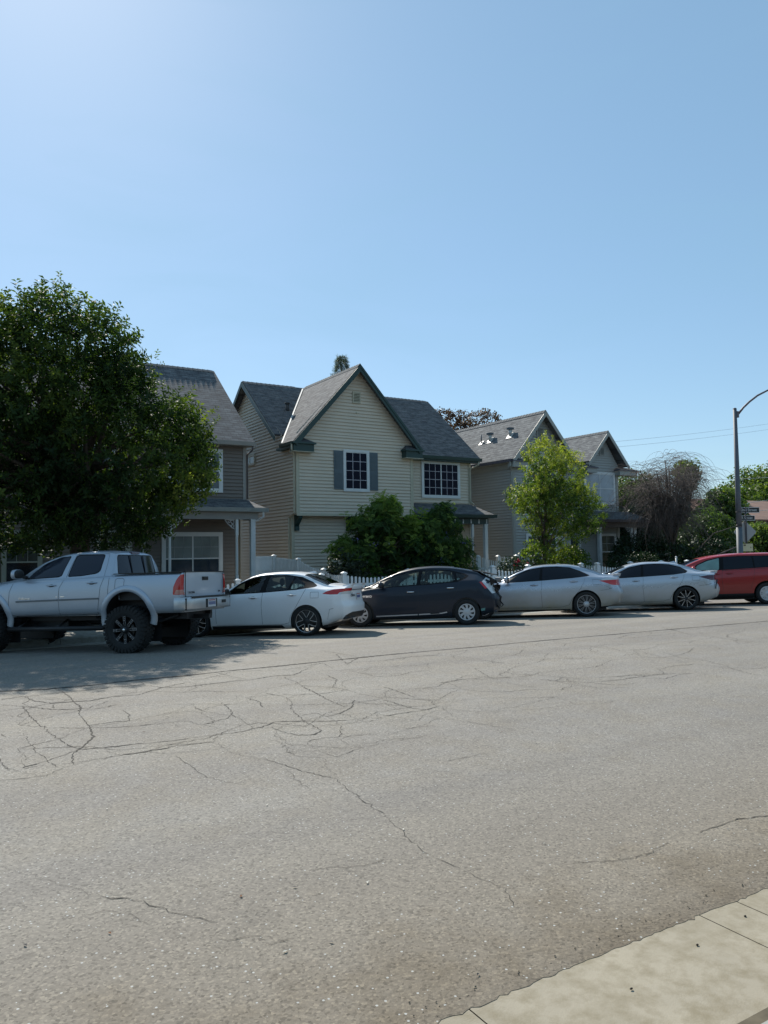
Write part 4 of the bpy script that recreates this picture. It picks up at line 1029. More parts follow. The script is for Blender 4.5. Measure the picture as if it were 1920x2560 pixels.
# ---- dusty silver sedan
SP = mat_paint('silver_paint', (.42, .46, .53), metal=.6, rough=.24, dust=(.34, .285, .195), damt=1.0, coat=.4, top=.62)
SP2 = mat_paint('pale_silver_paint', (.48, .52, .58), metal=.5, rough=.24, dust=(.36, .305, .215), damt=.85, coat=.4, top=.58)
def spS(**kw):
    d = dict(W=1.82, fo=.95, wb=2.775, r=.342, ra=.382, rim=.25, tw=.215, style='split10', glass=TINT, glassr=TINT, see=False,
     body=dict(L=4.80, top=[(0, .66), (.15, .78), (.6, .90), (1.1, .98), (1.35, 1.02), (1.6, 1.13), (2.0, 1.31), (2.4, 1.42), (2.8, 1.45), (3.2, 1.445), (3.6, 1.38), (3.95, 1.27), (4.2, 1.16), (4.35, 1.12), (4.6, 1.105), (4.80, 1.10)],
      belt=[(0, .62), (.6, .82), (1.3, .915), (2.0, .955), (2.8, .995), (3.5, 1.04), (4.1, 1.06), (4.80, 1.02)],
      bot=[(0, .26), (.5, .2), (1.3, .18), (3.7, .195), (4.3, .25), (4.65, .32), (4.80, .36)],
      Wd=[(0, .80), (.4, .88), (.9, .908), (1.8, .90), (3.0, .905), (3.9, .908), (4.4, .88), (4.80, .80)],
      Wb=[(0, .70), (.5, .80), (1.5, .845), (2.6, .86), (3.6, .85), (4.2, .80), (4.80, .70)],
      Wt=[(0, .55), (1.0, .67), (1.45, .66), (2.0, .61), (2.7, .575), (3.3, .57), (3.8, .585), (4.25, .64), (4.80, .62)],
      tail=[(.25, 4.62), (.4, 4.72), (.6, 4.78), (.72, 4.74), (.8, 4.70), (1.0, 4.68), (1.12, 4.70)], nose=[(.2, .05), (.5, 0), (.7, .06), (.95, .2)]),
     side=[('surround', roundp([(1.52, .965), (2.6, 1.005), (3.4, 1.05), (3.78, 1.085), (3.86, 1.11), (3.62, 1.235), (3.35, 1.345), (3.0, 1.38), (2.6, 1.375), (2.2, 1.315), (1.85, 1.17)], .03)),
      ('window', roundp([(1.66, .99), (2.50, 1.02), (2.56, 1.345), (2.25, 1.295), (1.92, 1.165)], .03)),
      ('window', roundp([(2.58, 1.025), (3.72, 1.09), (3.78, 1.11), (3.57, 1.225), (3.31, 1.33), (3.0, 1.355), (2.62, 1.35)], .03)),
      ('tailclear', [(4.08, .965), (4.30, 1.035), (4.9, 1.035), (4.9, .985), (4.45, .975)]), ('tail', [(4.08, .965), (4.45, .975), (4.9, .985), (4.9, .80), (4.42, .84)]),
      ('black', [(4.0, .26), (4.45, .30), (4.66, .36), (4.84, .52), (4.84, .44), (4.7, .30), (4.3, .18), (4.0, .17)]), ('sill', [(1.35, .22), (3.3, .22), (3.3, .12), (1.35, .12)])],
     top=[('rear_screen', [(3.62, -.54), (3.62, .54), (4.22, .61), (4.22, -.61)]), ('windscreen', [(1.38, -.62), (1.38, .62), (2.1, .57), (2.1, -.57)])],
     seams=[([(1.48, .94), (1.40, .75), (1.43, .3)], .006), ([(2.57, 1.01), (2.54, .7), (2.56, .28)], .006), ([(3.72, 1.07), (3.68, .92), (3.56, .72), (3.36, .50), (3.28, .34), (3.1, .285)], .006), ([(1.43, .29), (2.5, .27), (3.1, .285)], .006),
      ([(3.92, 1.0), (3.92, .86), (4.13, .86), (4.13, 1.0), (3.92, 1.0)], .006), ([(4.10, .70), (4.4, .73), (4.6, .76)], .006)],
     handles=[(2.36, .885), (3.42, .955)], mirror=(1.62, .92, 1.03), mc=CHROME)
    d.update(kw); return d
car_s, bs = sedan('silver_sedan', 'dusty silver sedan with split spoke alloys, parked beside the crumpled dark hatchback', spS(), SP, (15.78, 15.13), 42)
mb = MB(); mb.prism([(4.46, -.60, 1.07), (4.67, -.58, 1.06), (4.70, -.58, 1.135), (4.50, -.60, 1.11)], (0, 1.18, 0), SP); mb.build('lip_spoiler', car_s)
plate(car_s, 4.695, 0, .86)
side2 = [('surround', roundp([(1.62, .965), (2.6, 1.0), (3.4, 1.035), (3.76, 1.075), (3.84, 1.13), (3.66, 1.26), (3.35, 1.345), (3.0, 1.375), (2.6, 1.365), (2.2, 1.29), (1.9, 1.15)], .03)),
  ('window', roundp([(1.74, .99), (2.50, 1.015), (2.56, 1.335), (2.25, 1.275), (1.96, 1.15)], .03)),
  ('window', roundp([(2.58, 1.02), (3.5, 1.05), (3.70, 1.09), (3.76, 1.13), (3.61, 1.24), (3.31, 1.325), (3.0, 1.35), (2.62, 1.34)], .03)),
  ('taildark', [(4.10, .955), (4.36, .995), (4.9, .995), (4.9, .85), (4.45, .85)]),
  ('black', [(4.5, .30), (4.62, .38), (4.8, .44), (4.84, .38), (4.7, .22)])]
sp2 = spS(style='thin10', side=side2, W=1.84)
sp2['body'] = dict(sp2['body']); sp2['body']['top'] = [(x, z-.012) for x, z in sp2['body']['top']]
car_p, bp = sedan('silver_sedan', 'pale silver sedan with thin ten spoke black alloys, next to the red minivan', sp2, SP2, (19.37, 14.70), 42)
mb = MB(); mb.prism([(4.46, -.60, 1.055), (4.67, -.58, 1.05), (4.70, -.58, 1.125), (4.50, -.60, 1.098)], (0, 1.18, 0), SP2); mb.build('lip_spoiler', car_p)
mb = MB(); mb.prism([(3.42, -.015, 1.40), (3.66, -.02, 1.36), (3.66, -.014, 1.40), (3.60, -.004, 1.435)], (0, .035, 0), SP2); mb.build('roof_antenna', car_p)
mb = MB(); mb.tube([(4.62, -.80, .86), (4.58, -.835, .74), (4.55, -.85, .60)], [.02, .016, .01], BLACK, 6); mb.build('torn_trim', car_p)

# ---- red minivan
RP = mat_paint('red_paint', (.34, .006, .008), metal=.0, rough=.3, dust=(.15, .03, .02), damt=.25, coat=.5)
TEAL = simple('sunshade_glass', (.16, .27, .25), .3, var=.25, nscale=2.5, spec=.6)
spV = dict(W=1.9, fo=.95, wb=2.95, r=.34, ra=.40, rim=.235, tw=.215, style='cap7', glass=TINT, glassr=TINT2, see=False,
 body=dict(L=4.95, top=[(0, .75), (.2, .92), (.7, 1.03), (1.05, 1.09), (1.3, 1.19), (1.7, 1.38), (2.1, 1.52), (2.6, 1.60), (3.2, 1.635), (4.0, 1.63), (4.6, 1.58), (4.95, 1.50)],
  belt=[(0, .70), (.7, .95), (1.4, 1.04), (2.4, 1.07), (3.6, 1.11), (4.95, 1.14)],
  bot=[(0, .28), (.5, .24), (1.3, .22), (4.2, .24), (4.95, .32)],
  Wd=[(0, .84), (.4, .92), (.9, .945), (2.5, .945), (4.2, .945), (4.95, .90)], Wb=[(0, .74), (.6, .84), (1.5, .885), (3.0, .90), (4.95, .86)],
  Wt=[(0, .6), (1.0, .72), (1.8, .69), (2.6, .68), (4.0, .68), (4.95, .64)],
  tail=[(.25, 4.85), (.5, 4.95), (.9, 4.93), (1.2, 4.86), (1.6, 4.76)], nose=[(.2, .05), (.5, 0), (.8, .08), (1.1, .2)]),
 side=[('surround', roundp([(1.60, 1.10), (2.4, 1.10), (3.6, 1.14), (4.6, 1.18), (4.6, 1.45), (4.2, 1.52), (3.2, 1.54), (2.6, 1.52), (2.2, 1.44), (1.9, 1.31)], .04)),
  ('window', roundp([(1.72, 1.12), (2.52, 1.12), (2.58, 1.49), (2.22, 1.41), (1.93, 1.29)], .03)),
  ('window', roundp([(2.66, 1.13), (3.55, 1.15), (3.55, 1.515), (3.2, 1.52), (2.70, 1.505)], .03)),
  ('window', roundp([(3.60, 1.155), (4.5, 1.20), (4.5, 1.44), (4.15, 1.50), (3.60, 1.515)], .03)),
  ('tail', [(4.7, 1.12), (4.7, .84), (5, .84), (5, 1.12)]), ('sill', [(-.1, .36), (5, .36), (5, .1), (-.1, .1)])],
 top=[('windscreen', [(1.10, -.68), (1.10, .68), (2.0, .62), (2.0, -.62)]), ('rear_screen', [(4.80, -.5), (4.80, .5), (4.86, .5), (4.86, -.5)])],
 seams=[([(1.50, 1.06), (1.42, .8), (1.45, .4)], .006), ([(2.62, 1.12), (2.58, .8), (2.62, .4)], .006), ([(3.58, 1.14), (3.52, .8), (3.42, .5)], .006), ([(2.6, 1.09), (4.4, 1.14)], .012)],
 handles=[(2.44, .98), (2.82, .99)], mirror=(1.72, .95, 1.12), ms=1.15)
car_r, br_ = sedan('red_minivan', 'dark red minivan with tinted windows and silver hubcaps cut by the right edge', spV, RP, (23.1, 14.55), 42)
for ch in list(car_r.children):
    if ch.name.startswith('side_window') and ch.data.vertices and max(v.co.x for v in ch.data.vertices) < 2.7:
        ch.data.materials.clear(); ch.data.materials.append(TEAL)
# ---- lifted silver pickup
TP = mat_paint('truck_silver', (.44, .49, .565), metal=.5, rough=.36, dust=(.28, .25, .20), damt=.6, coat=.4, top=.9)
def pickup():
    root = thing('pickup_truck', 'lifted silver crew cab pickup with large black mud tyres', 'pickup truck', group='cars parked nose in along the far kerb')
    fo, wb, Wh, r = .88, 3.235, .95, .435; rx = [fo, fo+wb]; L = 5.27
    zb = .70
    B = Body(L=L, top=[(0, 1.10), (.2, 1.28), (.7, 1.37), (1.3, 1.43), (1.55, 1.46), (2.6, 1.452), (3.7, 1.475), (L, 1.475)],
      belt=[(0, 1.02), (.7, 1.28), (1.5, 1.38), (2.6, 1.405), (3.7, 1.43), (L, 1.43)], bot=[(0, .72), (.5, zb), (L, .73)],
      Wd=[(0, .80), (.3, .88), (.9, .90), (1.8, .885), (3.6, .885), (4.3, .90), (L, .875)], Wb=[(0, .74), (.6, .82), (1.6, .85), (3.6, .86), (L, .85)],
      Wt=[(0, .60), (.9, .74), (1.6, .80), (3.7, .82), (L, .81)], tail=[(.6, L), (1.5, L+.0)], nose=[(.6, 0), (1.0, 0), (1.3, .1)], tc=.03, nc=.22, xt=.3, xn=.6, crown=.03)
    bm = B.bm(); lay = bm.faces.layers.int.new('pid'); lay = bm.faces.layers.int['pid']
    for cx in rx: arch_cut(bm, cx, .66, .485, zb, 1.02)
    # open the load bed
    mark(bm, lay, [(3.84, -.76), (3.84, .76), (5.20, .76), (5.20, -.76)], (0, 1), lambda f: f.calc_center_median().z > 1.3 and f.normal.z > .3, 9)
    bmesh.ops.delete(bm, geom=[f for f in bm.faces if f[lay] == 9], context='FACES')
    lay = bm.faces.layers.int['pid']
    mark(bm, lay, roundp([(5.09, 1.06), (5.10, 1.2), (5.16, 1.34), (5.24, 1.43), (5.31, 1.45), (5.31, 1.06)], .02), (0, 2), lambda f: abs(f.calc_center_median().y) > .735 and f.normal.z < .6, 2)
    mark(bm, lay, [(5.16, 1.15), (5.31, 1.15), (5.31, 1.07), (5.12, 1.07)], (0, 2), lambda f: f[lay] == 2, 3)
    mark(bm, lay, [(-.735, .96), (.735, .96), (.735, 1.50), (-.735, 1.50)], (1, 2), lambda f: f.normal.x > .5 and f.calc_center_median().x > 5, 4)
    bm.verts.index_update()
    o = pieces(bm, lay, {0: ('body', TP, False, None), 2: ('tail_light', REDL, True, None), 3: ('reflector', simple('pink_lens', (.5, .22, .18), .2, coat=.5), True, 2), 4: ('tailgate', TP, False, None)}, root)
    bm.free(); gate = [c for c in root.children if c.name.startswith('tailgate')][0]
    for cx in rx: liner(root, B, cx, .66, .485, .40, sq=1.02)
    # load bed lining and rail caps
    mb = MB(); z0 = 1.0
    mb.box(3.86, 5.19, -.745, -.735, z0, 1.46, BLACK); mb.box(3.86, 5.19, .735, .745, z0, 1.46, BLACK)
    mb.box(3.84, 3.86, -.745, .745, z0, 1.46, TP); mb.box(5.19, 5.20, -.745, .745, z0, 1.46, TP); mb.box(3.84, 5.2, -.745, .745, z0-.02, z0, BLACK)
    mb.build('bed_liner', root)
    for sg in (-1, 1):
        mb = MB(); mb.box(3.80, L-.03, sg*.80-.045, sg*.80+.045, 1.474, 1.492, BLACK); mb.build('rail_cap', root)
    mb = MB(); mb.box(L-.07, L+.005, -.73, .73, 1.470, 1.487, BLACK); mb.build('gate_cap', gate)
    # cab
    K = Body(L=3.82, x0=1.30, top=[(1.30, 1.43), (1.5, 1.50), (1.75, 1.64), (2.1, 1.81), (2.4, 1.90), (2.8, 1.955), (3.2, 1.965), (3.6, 1.94), (3.82, 1.90)],
      belt=[(1.3, 1.385), (1.8, 1.425), (2.6, 1.435), (3.82, 1.45)], bot=[(1.3, 1.33), (3.82, 1.33)],
      Wd=[(1.3, .84), (2.5, .86), (3.82, .85)], Wb=[(1.3, .80), (2.5, .835), (3.82, .82)], Wt=[(1.3, .68), (1.8, .66), (2.4, .64), (3.2, .64), (3.82, .61)],
      tail=[(1.3, 3.80), (1.5, 3.80), (1.93, 3.70)], nose=[(1.3, 1.30), (1.5, 1.30)], tc=.07, nc=.12, xt=.3, xn=.3, crown=.07)
    bm = K.bm(); lay = bm.faces.layers.int.new('pid'); lay = bm.faces.layers.int['pid']
    sF = lambda f: abs(f.normal.y) > .5
    f1 = [(1.80, 1.455), (2.53, 1.475), (2.60, 1.50), (2.70, 1.855), (2.45, 1.84), (2.15, 1.735), (1.92, 1.60)]
    f2 = [(2.77, 1.475), (3.1, 1.485), (3.38, 1.52), (3.46, 1.57), (3.47, 1.86), (2.86, 1.87)]
    def grow(P, d):
        cx = sum(p[0] for p in P)/len(P); cz = sum(p[1] for p in P)/len(P)
        return [(p[0]+d*(1 if p[0] > cx else -1), p[1]+d*(1 if p[1] > cz else -1)) for p in P]
    mark(bm, lay, roundp(grow(f1, .018), .04), (0, 2), sF, 4); mark(bm, lay, roundp(grow(f2, .018), .05), (0, 2), sF, 5)
    mark(bm, lay, roundp(f1, .04), (0, 2), sF, 2); mark(bm, lay, roundp(f2, .05), (0, 2), sF, 3)
    rw = lambda f: f.normal.x > .6
    mark(bm, lay, roundp([(-.66, 1.475), (.66, 1.475), (.585, 1.865), (-.585, 1.865)], .07, 4), (1, 2), rw, 6)
    mark(bm, lay, roundp([(-.64, 1.49), (.64, 1.49), (.57, 1.85), (-.57, 1.85)], .07, 4), (1, 2), rw, 7)
    mark(bm, lay, [(1.42, -.66), (1.42, .66), (2.33, .61), (2.33, -.61)], (0, 1), lambda f: f.normal.z > .35 and abs(f.normal.y) < .6, 8)
    bm.verts.index_update()
    pieces(bm, lay, {0: ('cab', TP, False, None), 4: ('window_surround', SURR, True, None), 5: ('window_surround', SURR, True, None), 2: ('side_window', TINT2, True, None), 3: ('side_window', TINT2, True, None),
      6: ('window_surround', SURR, False, None), 7: ('rear_window', TINT2, False, None), 8: ('windscreen', TINT2, False, None)}, root)
    bm.free()
    rwin = [c for c in root.children if c.name.startswith('rear_window')][0]
    mb = MB()
    for y in (-.22, .22): mb.tube([(3.795, y, 1.49), (3.735, y, 1.85)], .012, BLACK, 6)
    mb.build('slider_frame', rwin)
    mb = MB(); mb.prism([(3.665, -.13, 1.885), (3.73, -.13, 1.882), (3.72, -.13, 1.925), (3.66, -.13, 1.928)], (0, .26, 0), DREDL); mb.build('brake_light', root)
    wheel_set(root, rx, .985, r, .262, .30, 'truck8', True)
    # flared wheel arches
    for cx in rx:
        for sg in (-1, 1):
            mb = MB(); vs = []; n = 24
            for i in range(n+1):
                a = math.pi*(-.08+1.16*i/n); c, s_ = math.cos(a), math.sin(a)
                prof = ((.488, -.005), (.486, .018), (.494, .028), (.54, .031), (.59, .026), (.606, .012), (.608, -.02))
                for rr, d in prof:
                    x, z = cx+rr*c, .66+rr*1.0*s_; y = B.side(x, min(max(z, .72), 1.35))
                    vs.append((x, sg*(y+d*(1 if s_ > .3 else .9)), z))
            m_ = 7; fs = []
            for i in range(n):
                for j in range(m_-1):
                    q = (i*m_+j, i*m_+j+1, (i+1)*m_+j+1, (i+1)*m_+j); fs.append(q if sg < 0 else q[::-1])
            mb.add(vs, fs, TP, True); mb.build('wheel_flare', root)
    sd_ = (-1, 1)
    for pts in ([(1.52, 1.40), (1.44, 1.2), (1.42, .95), (1.44, .76), (1.56, .725)], [(1.56, .725), (3.45, .725)], [(2.70, 1.41), (2.60, 1.25), (2.585, 1.0), (2.60, .73)], [(3.60, 1.42), (3.53, 1.25), (3.50, 1.0), (3.45, .73)], [(3.72, 1.42), (3.70, 1.2), (3.69, .95), (3.69, .74)],
        [(3.86, 1.37), (3.90, 1.40), (4.02, 1.40), (4.06, 1.37), (4.05, 1.25), (3.98, 1.19), (3.88, 1.16), (3.85, 1.20), (3.86, 1.37)]):
        for sg in sd_: mb = MB(); ribbon(mb, B, pts, .007, BLACK, sides=(sg,)); mb.build('panel_seam', root)
    for pts in ([(2.73, 1.45), (2.79, 1.70), (2.84, 1.885)], [(3.60, 1.45), (3.62, 1.7), (3.60, 1.885), (2.85, 1.895)]):
        for sg in sd_: mb = MB(); ribbon(mb, K, pts, .007, BLACK, sides=(sg,)); mb.build('panel_seam', root)
    mb = MB(); ribbon(mb, B, [(1.60, 1.005), (2.58, 1.02)], .032, simple('grey_molding', (.16, .17, .18), .6, var=.05), .014, sd_); ribbon(mb, B, [(2.61, 1.02), (3.50, 1.03)], .032, simple('grey_molding', (.16, .17, .18), .6), .014, sd_); mb.build('door_molding', root)
    mb = MB(); ribbon(mb, B, [(1.56, .712), (3.68, .712)], .012, CHROME, .004, sd_); mb.build('sill_strip', root)
    y = B.side(1.85, 1.06); text_obj('badge', 'PreRunner', .062, CHROME, root, Matrix.Translation((1.80, -(y+.004), 1.062)) @ Matrix.Rotation(R(90), 4, 'X'))
    handle(B, root, 2.42, 1.30, TP, .22); handle(B, root, 3.34, 1.325, TP, .22)
    mb = MB(); patch(mb, B, [(2.53, 1.075), (2.56, 1.075), (2.56, 1.088), (2.53, 1.088)], CHROME); patch(mb, B, [(2.63, 1.075), (2.72, 1.078), (2.72, 1.09), (2.63, 1.09)], CHROME); mb.build('edge_guard', root)
    mirror(root, 1.74, .93, 1.50, TP, 1.25)
    # tailgate details
    mb = MB(); mb.box(L-.006, L+.012, -.11, .11, 1.315, 1.385, BLACK); mb.box(L+.004, L+.024, -.085, .085, 1.345, 1.372, BLACK); mb.build('gate_handle', gate)
    mb = MB(); mb.box(L-.004, L+.012, -.70, .70, 1.015, 1.028, TP); mb.box(L-.004, L+.008, -.735, -.727, .97, 1.47, BLACK); mb.box(L-.004, L+.008, .727, .735, .97, 1.47, BLACK); mb.build('gate_crease', gate)
    text_obj('badge', 'TACOMA', .055, DARKM, gate, Matrix.Translation((L+.006, -.52, 1.09)) @ Matrix.Rotation(R(90), 4, 'Z') @ Matrix.Rotation(R(90), 4, 'X'))
    text_obj('badge', 'SR5', .05, DARKM, gate, Matrix.Translation((L+.006, .56, 1.09)) @ Matrix.Rotation(R(90), 4, 'Z') @ Matrix.Rotation(R(90), 4, 'X'))
    # bumper: one rounded chrome bar wrapping the corners, black pads and plate recess
    cb = simple('chrome_bumper', (.50, .52, .54), .3, metal=.6, var=.1)
    path = [(5.13, -.915), (5.22, -.915), (5.31, -.895), (5.37, -.83), (5.395, -.70), (5.405, -.4), (5.405, -.22)]
    path = path+[(x_, -y_) for x_, y_ in path[::-1]]
    prof = [(-.05, .76), (-.012, .765), (.0, .80), (.0, .95), (-.012, 1.0), (-.05, 1.008)]
    mb = MB(); vs = []; fs = []; n = len(prof)
    for k, (x_, y_) in enumerate(path):
        a = path[max(k-1, 0)]; b = path[min(k+1, len(path)-1)]; tx, ty = b[0]-a[0], b[1]-a[1]; Lq = math.hypot(tx, ty); nx, ny = ty/Lq, -tx/Lq
        for d, z in prof: vs.append((x_+nx*d, y_+ny*d, z+(.0 if abs(y_) > .25 else 0)))
    for k in range(len(path)-1):
        for i_ in range(n-1): fs.append((k*n+i_, (k+1)*n+i_, (k+1)*n+i_+1, k*n+i_+1))
    mb.add(vs, fs, cb, True); mb.box(5.13, 5.36, -.86, .86, .77, .99, BLACK)
    mb.box(5.26, 5.412, -.70, .70, .992, 1.016, BLACK); mb.box(5.33, 5.413, -.215, .215, .79, .96, BLACK); mb.box(5.39, 5.412, .42, .58, .86, .92, BLACK)
    bu = mb.build('rear_bumper', root); plate(bu, 5.414, -.0, .875)
    # running gear
    mb = MB()
    for sg in (-1, 1):
        mb.box(.4, 5.15, sg*.45-.04, sg*.45+.04, .60, .72, DARKM)
        mb.tube([(3.2, sg*.55, .66), (3.7, sg*.55, .52), (4.12, sg*.55, .50), (4.6, sg*.55, .56), (5.0, sg*.55, .68)], .03, DARKM, 6)
        mb.tube([(4.15, sg*.5, .45), (4.0, sg*.5, .80)], .03, DARKM, 6); mb.tube([(1.0, sg*.55, .45), (1.05, sg*.5, .9)], .05, DARKM, 6)
    mb.tube([(4.115, -.8, r), (4.115, .8, r)], .045, DARKM, 8); mb.ball((4.1, .05, r), (.17, .16, .15), DARKM, 12, 8)
    mb.tube([(1.9, 0, .62), (4.0, .05, .47)], .04, DARKM, 8); mb.tube([(.88, -.7, r), (.88, .7, r)], .05, DARKM, 8)
    mb.box(1.0, 2.4, -.35, .35, .45, .72, DARKM); mb.box(2.6, 3.4, .0, .4, .52, .72, DARKM)
    mb.box(5.0, 5.38, -.06, .06, .58, .66, DARKM); mb.box(4.7, 5.05, -.40, .40, .60, .74, DARKM); mb.tube([(4.3, .35, .60), (4.95, .42, .58)], .045, GALV, 8)
    mb.build('chassis', root)
    for sg in (-1, 1):
        mb = MB(); mb.tube([(1.42, sg*.88, .47), (3.62, sg*.88, .47)], .045, DARKM, 10)
        for x in (1.6, 2.5, 3.45): mb.tube([(x, sg*.88, .47), (x, sg*.46, .63)], .025, DARKM, 6)
        mb.build('side_step', root)
    place(root, (3.676, 15.10), 48, fo, wb, Wh)
    return root
pickup()
# ------------------------------------------------------------------ buildings
def clip_band(P, z0, z1):
    for z, keep in ((z0, 1), (z1, -1)):
        out = []; n = len(P)
        for i in range(n):
            a, b = P[i], P[(i+1) % n]; da, db = (a[1]-z)*keep, (b[1]-z)*keep
            if da >= 0: out.append(a)
            if (da > 0 and db < 0) or (da < 0 and db > 0):
                t = da/(da-db); out.append((a[0]+(b[0]-a[0])*t, z))
        P = out
        if len(P) < 3: return []
    return P
def siding(mb, P, org, ud, nd, mat, ex=.128, out=.036):
    """lap boards over the (u,z) convex polygon P; u along ud from org, nd outward"""
    org, ud, nd = Vector(org), Vector(ud), Vector(nd); zmin = min(p[1] for p in P); zmax = max(p[1] for p in P)
    n = int(math.ceil((zmax-zmin)/ex)); flip = ud.cross(Vector((0, 0, 1))).dot(nd) < 0
    def pt(u, z, o): q = org+ud*u+nd*(o-.013); return (q.x, q.y, z)
    for i in range(n):
        z0 = zmin+i*ex
        for a, b, oa, ob in ((z0, z0+ex*.66, out, out*.55), (z0+ex*.66, z0+ex, .002, .001)):
            b = min(b, zmax)
            if b-a < 1e-4: continue
            Q = clip_band(P, a, b)
            if len(Q) < 3: continue
            vs = [pt(u, z, oa+(ob-oa)*(z-a)/(b-a)) for u, z in Q]; f = tuple(range(len(Q)))
            area = sum(Q[k][0]*Q[(k+1) % len(Q)][1]-Q[(k+1) % len(Q)][0]*Q[k][1] for k in range(len(Q)))
            mb.add(vs, [f if (area > 0) != flip else f[::-1]], mat)
        for z, o0, o1, dn in ((z0, .001, out, True), (z0+ex*.66, .002, out*.55, False)):
            if z >= zmax-1e-4: continue
            Q = clip_band(P, z, min(z+ex*.2, zmax)); lo = [u for u, zz in Q if abs(zz-z) < 1e-6]
            if len(lo) >= 2:
                a, b = min(lo), max(lo); q = [pt(a, z, o0), pt(b, z, o0), pt(b, z, o1), pt(a, z, o1)]
                mb.add(q, [(0, 1, 2, 3) if flip == dn else (3, 2, 1, 0)], mat)
def slab(mb, P, u_dir, mat, th=.06, side=None):
    """roof plane: polygon P (3d, planar) with uv: u along u_dir, v up the slope; thickness downward"""
    P = [Vector(p) for p in P]; n = (P[1]-P[0]).cross(P[2]-P[1]).normalized()
    if n.z < 0: P = P[::-1]; n = -n
    ud = Vector(u_dir).normalized(); vd = n.cross(ud)
    if vd.z < 0: vd = -vd
    k = len(P); D = [p-n*th for p in P]
    uv = [(p.dot(ud), p.dot(vd)) for p in P]
    mb.add(P, [tuple(range(k))], mat, uv=[uv])
    mb.add(P+D, [tuple(range(k, 2*k))[::-1]]+[(k+i, k+(i+1) % k, (i+1) % k, i) for i in range(k)], side or mat)
def ridge(mb, a, b, slope_w, drop, ax, mat=RIDGEM, step=.2):
    """overlapping ridge caps from a to b; ax is the horizontal direction across the ridge"""
    a, b, ax = Vector(a), Vector(b), Vector(ax); L = (b-a).length; d = (b-a)/L; n = int(L/step)
    for i in range(n):
        p = a+d*(i*step); q = p+d*(step*1.15); lift = Vector((0, 0, .030)); l2 = Vector((0, 0, .014))
        w = ax*slope_w; dn = Vector((0, 0, -drop))
        T = [p+lift, q+l2]; vs = [p+lift, q+l2, p+w+dn+lift, q+w+dn+l2, p-w+dn+lift, q-w+dn+l2]
        lo = [v-Vector((0, 0, .03)) for v in vs]
        mb.add(vs+lo, [(0, 2, 3, 1), (0, 1, 5, 4), (0, 4, 10, 6), (0, 6, 8, 2), (2, 8, 9, 3), (4, 5, 11, 10), (1, 3, 9, 7), (1, 7, 11, 5)], mat)
def board(mb, a, b, w, t, mat, up=(0, 0, 1), out=(0, -1, 0)):
    """board between a and b: hangs w below the line, t thick along out"""
    a, b, o, u = Vector(a), Vector(b), Vector(out)*t, Vector(up)*(-w)
    mb.hexa([a, b, b+o, a+o], [a+u, b+u, b+u+o, a+u+o], mat)
def window(root, x0, x1, z0, z1, y, cols, rows, glass, trim, bar=None, tw=.10, nx=None, sash=False, mull=None, ax='x', lower=None):
    """window on a wall facing -y (ax x) or -x (ax y, then x0,x1 are y values and y is the wall x)"""
    bar = bar or trim
    def bx(mb, a, b, o0, o1, c, d, m):
        if ax == 'x': mb.box(a, b, y-o1, y-o0, c, d, m)
        else: mb.box(y-o1, y-o0, a, b, c, d, m)
    f = MB(); e = .045
    bx(f, x0, x1, .0, e, z1-tw, z1, trim); bx(f, x0, x1, .0, e, z0, z0+tw, trim)
    bx(f, x0, x0+tw, .0, e-.003, z0+tw, z1-tw, trim); bx(f, x1-tw, x1, .0, e-.003, z0+tw, z1-tw, trim)
    fo = W(f, 'window', root)
    g = MB()
    if lower is None: bx(g, x0+tw, x1-tw, .018, .022, z0+tw, z1-tw, glass)
    else:
        zm = (z0+z1)/2; bx(g, x0+tw, x1-tw, .018, .022, zm, z1-tw, glass); bx(g, x0+tw, x1-tw, .018, .022, z0+tw, zm, lower)
    go = g.build('pane', None); go.parent = fo
    go.data.transform(Matrix.Translation(-root.location))
    m = MB(); a, b, c, d = x0+tw, x1-tw, z0+tw, z1-tw; t = .011
    bx(m, a, a+.03, .022, .034, c, d, trim); bx(m, b-.03, b, .022, .034, c, d, trim); bx(m, a+.03, b-.03, .022, .034, c, c+.03, trim); bx(m, a+.03, b-.03, .022, .034, d-.03, d, trim)
    for i in range(1, cols):
        u = a+(b-a)*i/cols; ww = t*2.2 if mull == i else t
        bx(m, u-ww, u+ww, .022, .036, c+.03, d-.03, trim if mull == i else bar)
    if rows == 'top':   # grid only in the upper sash
        zm = (c+d)/2; bx(m, a+.03, b-.03, .022, .038, zm-.022, zm+.022, trim); zq = (zm+d)/2
        bx(m, a+.03, b-.03, .022, .031, zq-.006, zq+.006, bar)
        k = (nx or 4)
        for i in range(1, k):
            u = a+(b-a)*i/k; bx(m, u-.006, u+.006, .022, .032, zm+.022, d-.03, bar)
    else:
        for j in range(1, rows):
            v = c+(d-c)*j/rows; bx(m, a+.03, b-.03, .022, .033, v-t, v+t, bar)
        if sash: zm = (c+d)/2; bx(m, a+.03, b-.03, .022, .038, zm-.025, zm+.025, trim)
    mo = m.build('muntins', fo); mo.data.transform(Matrix.Translation(-root.location))
    return fo
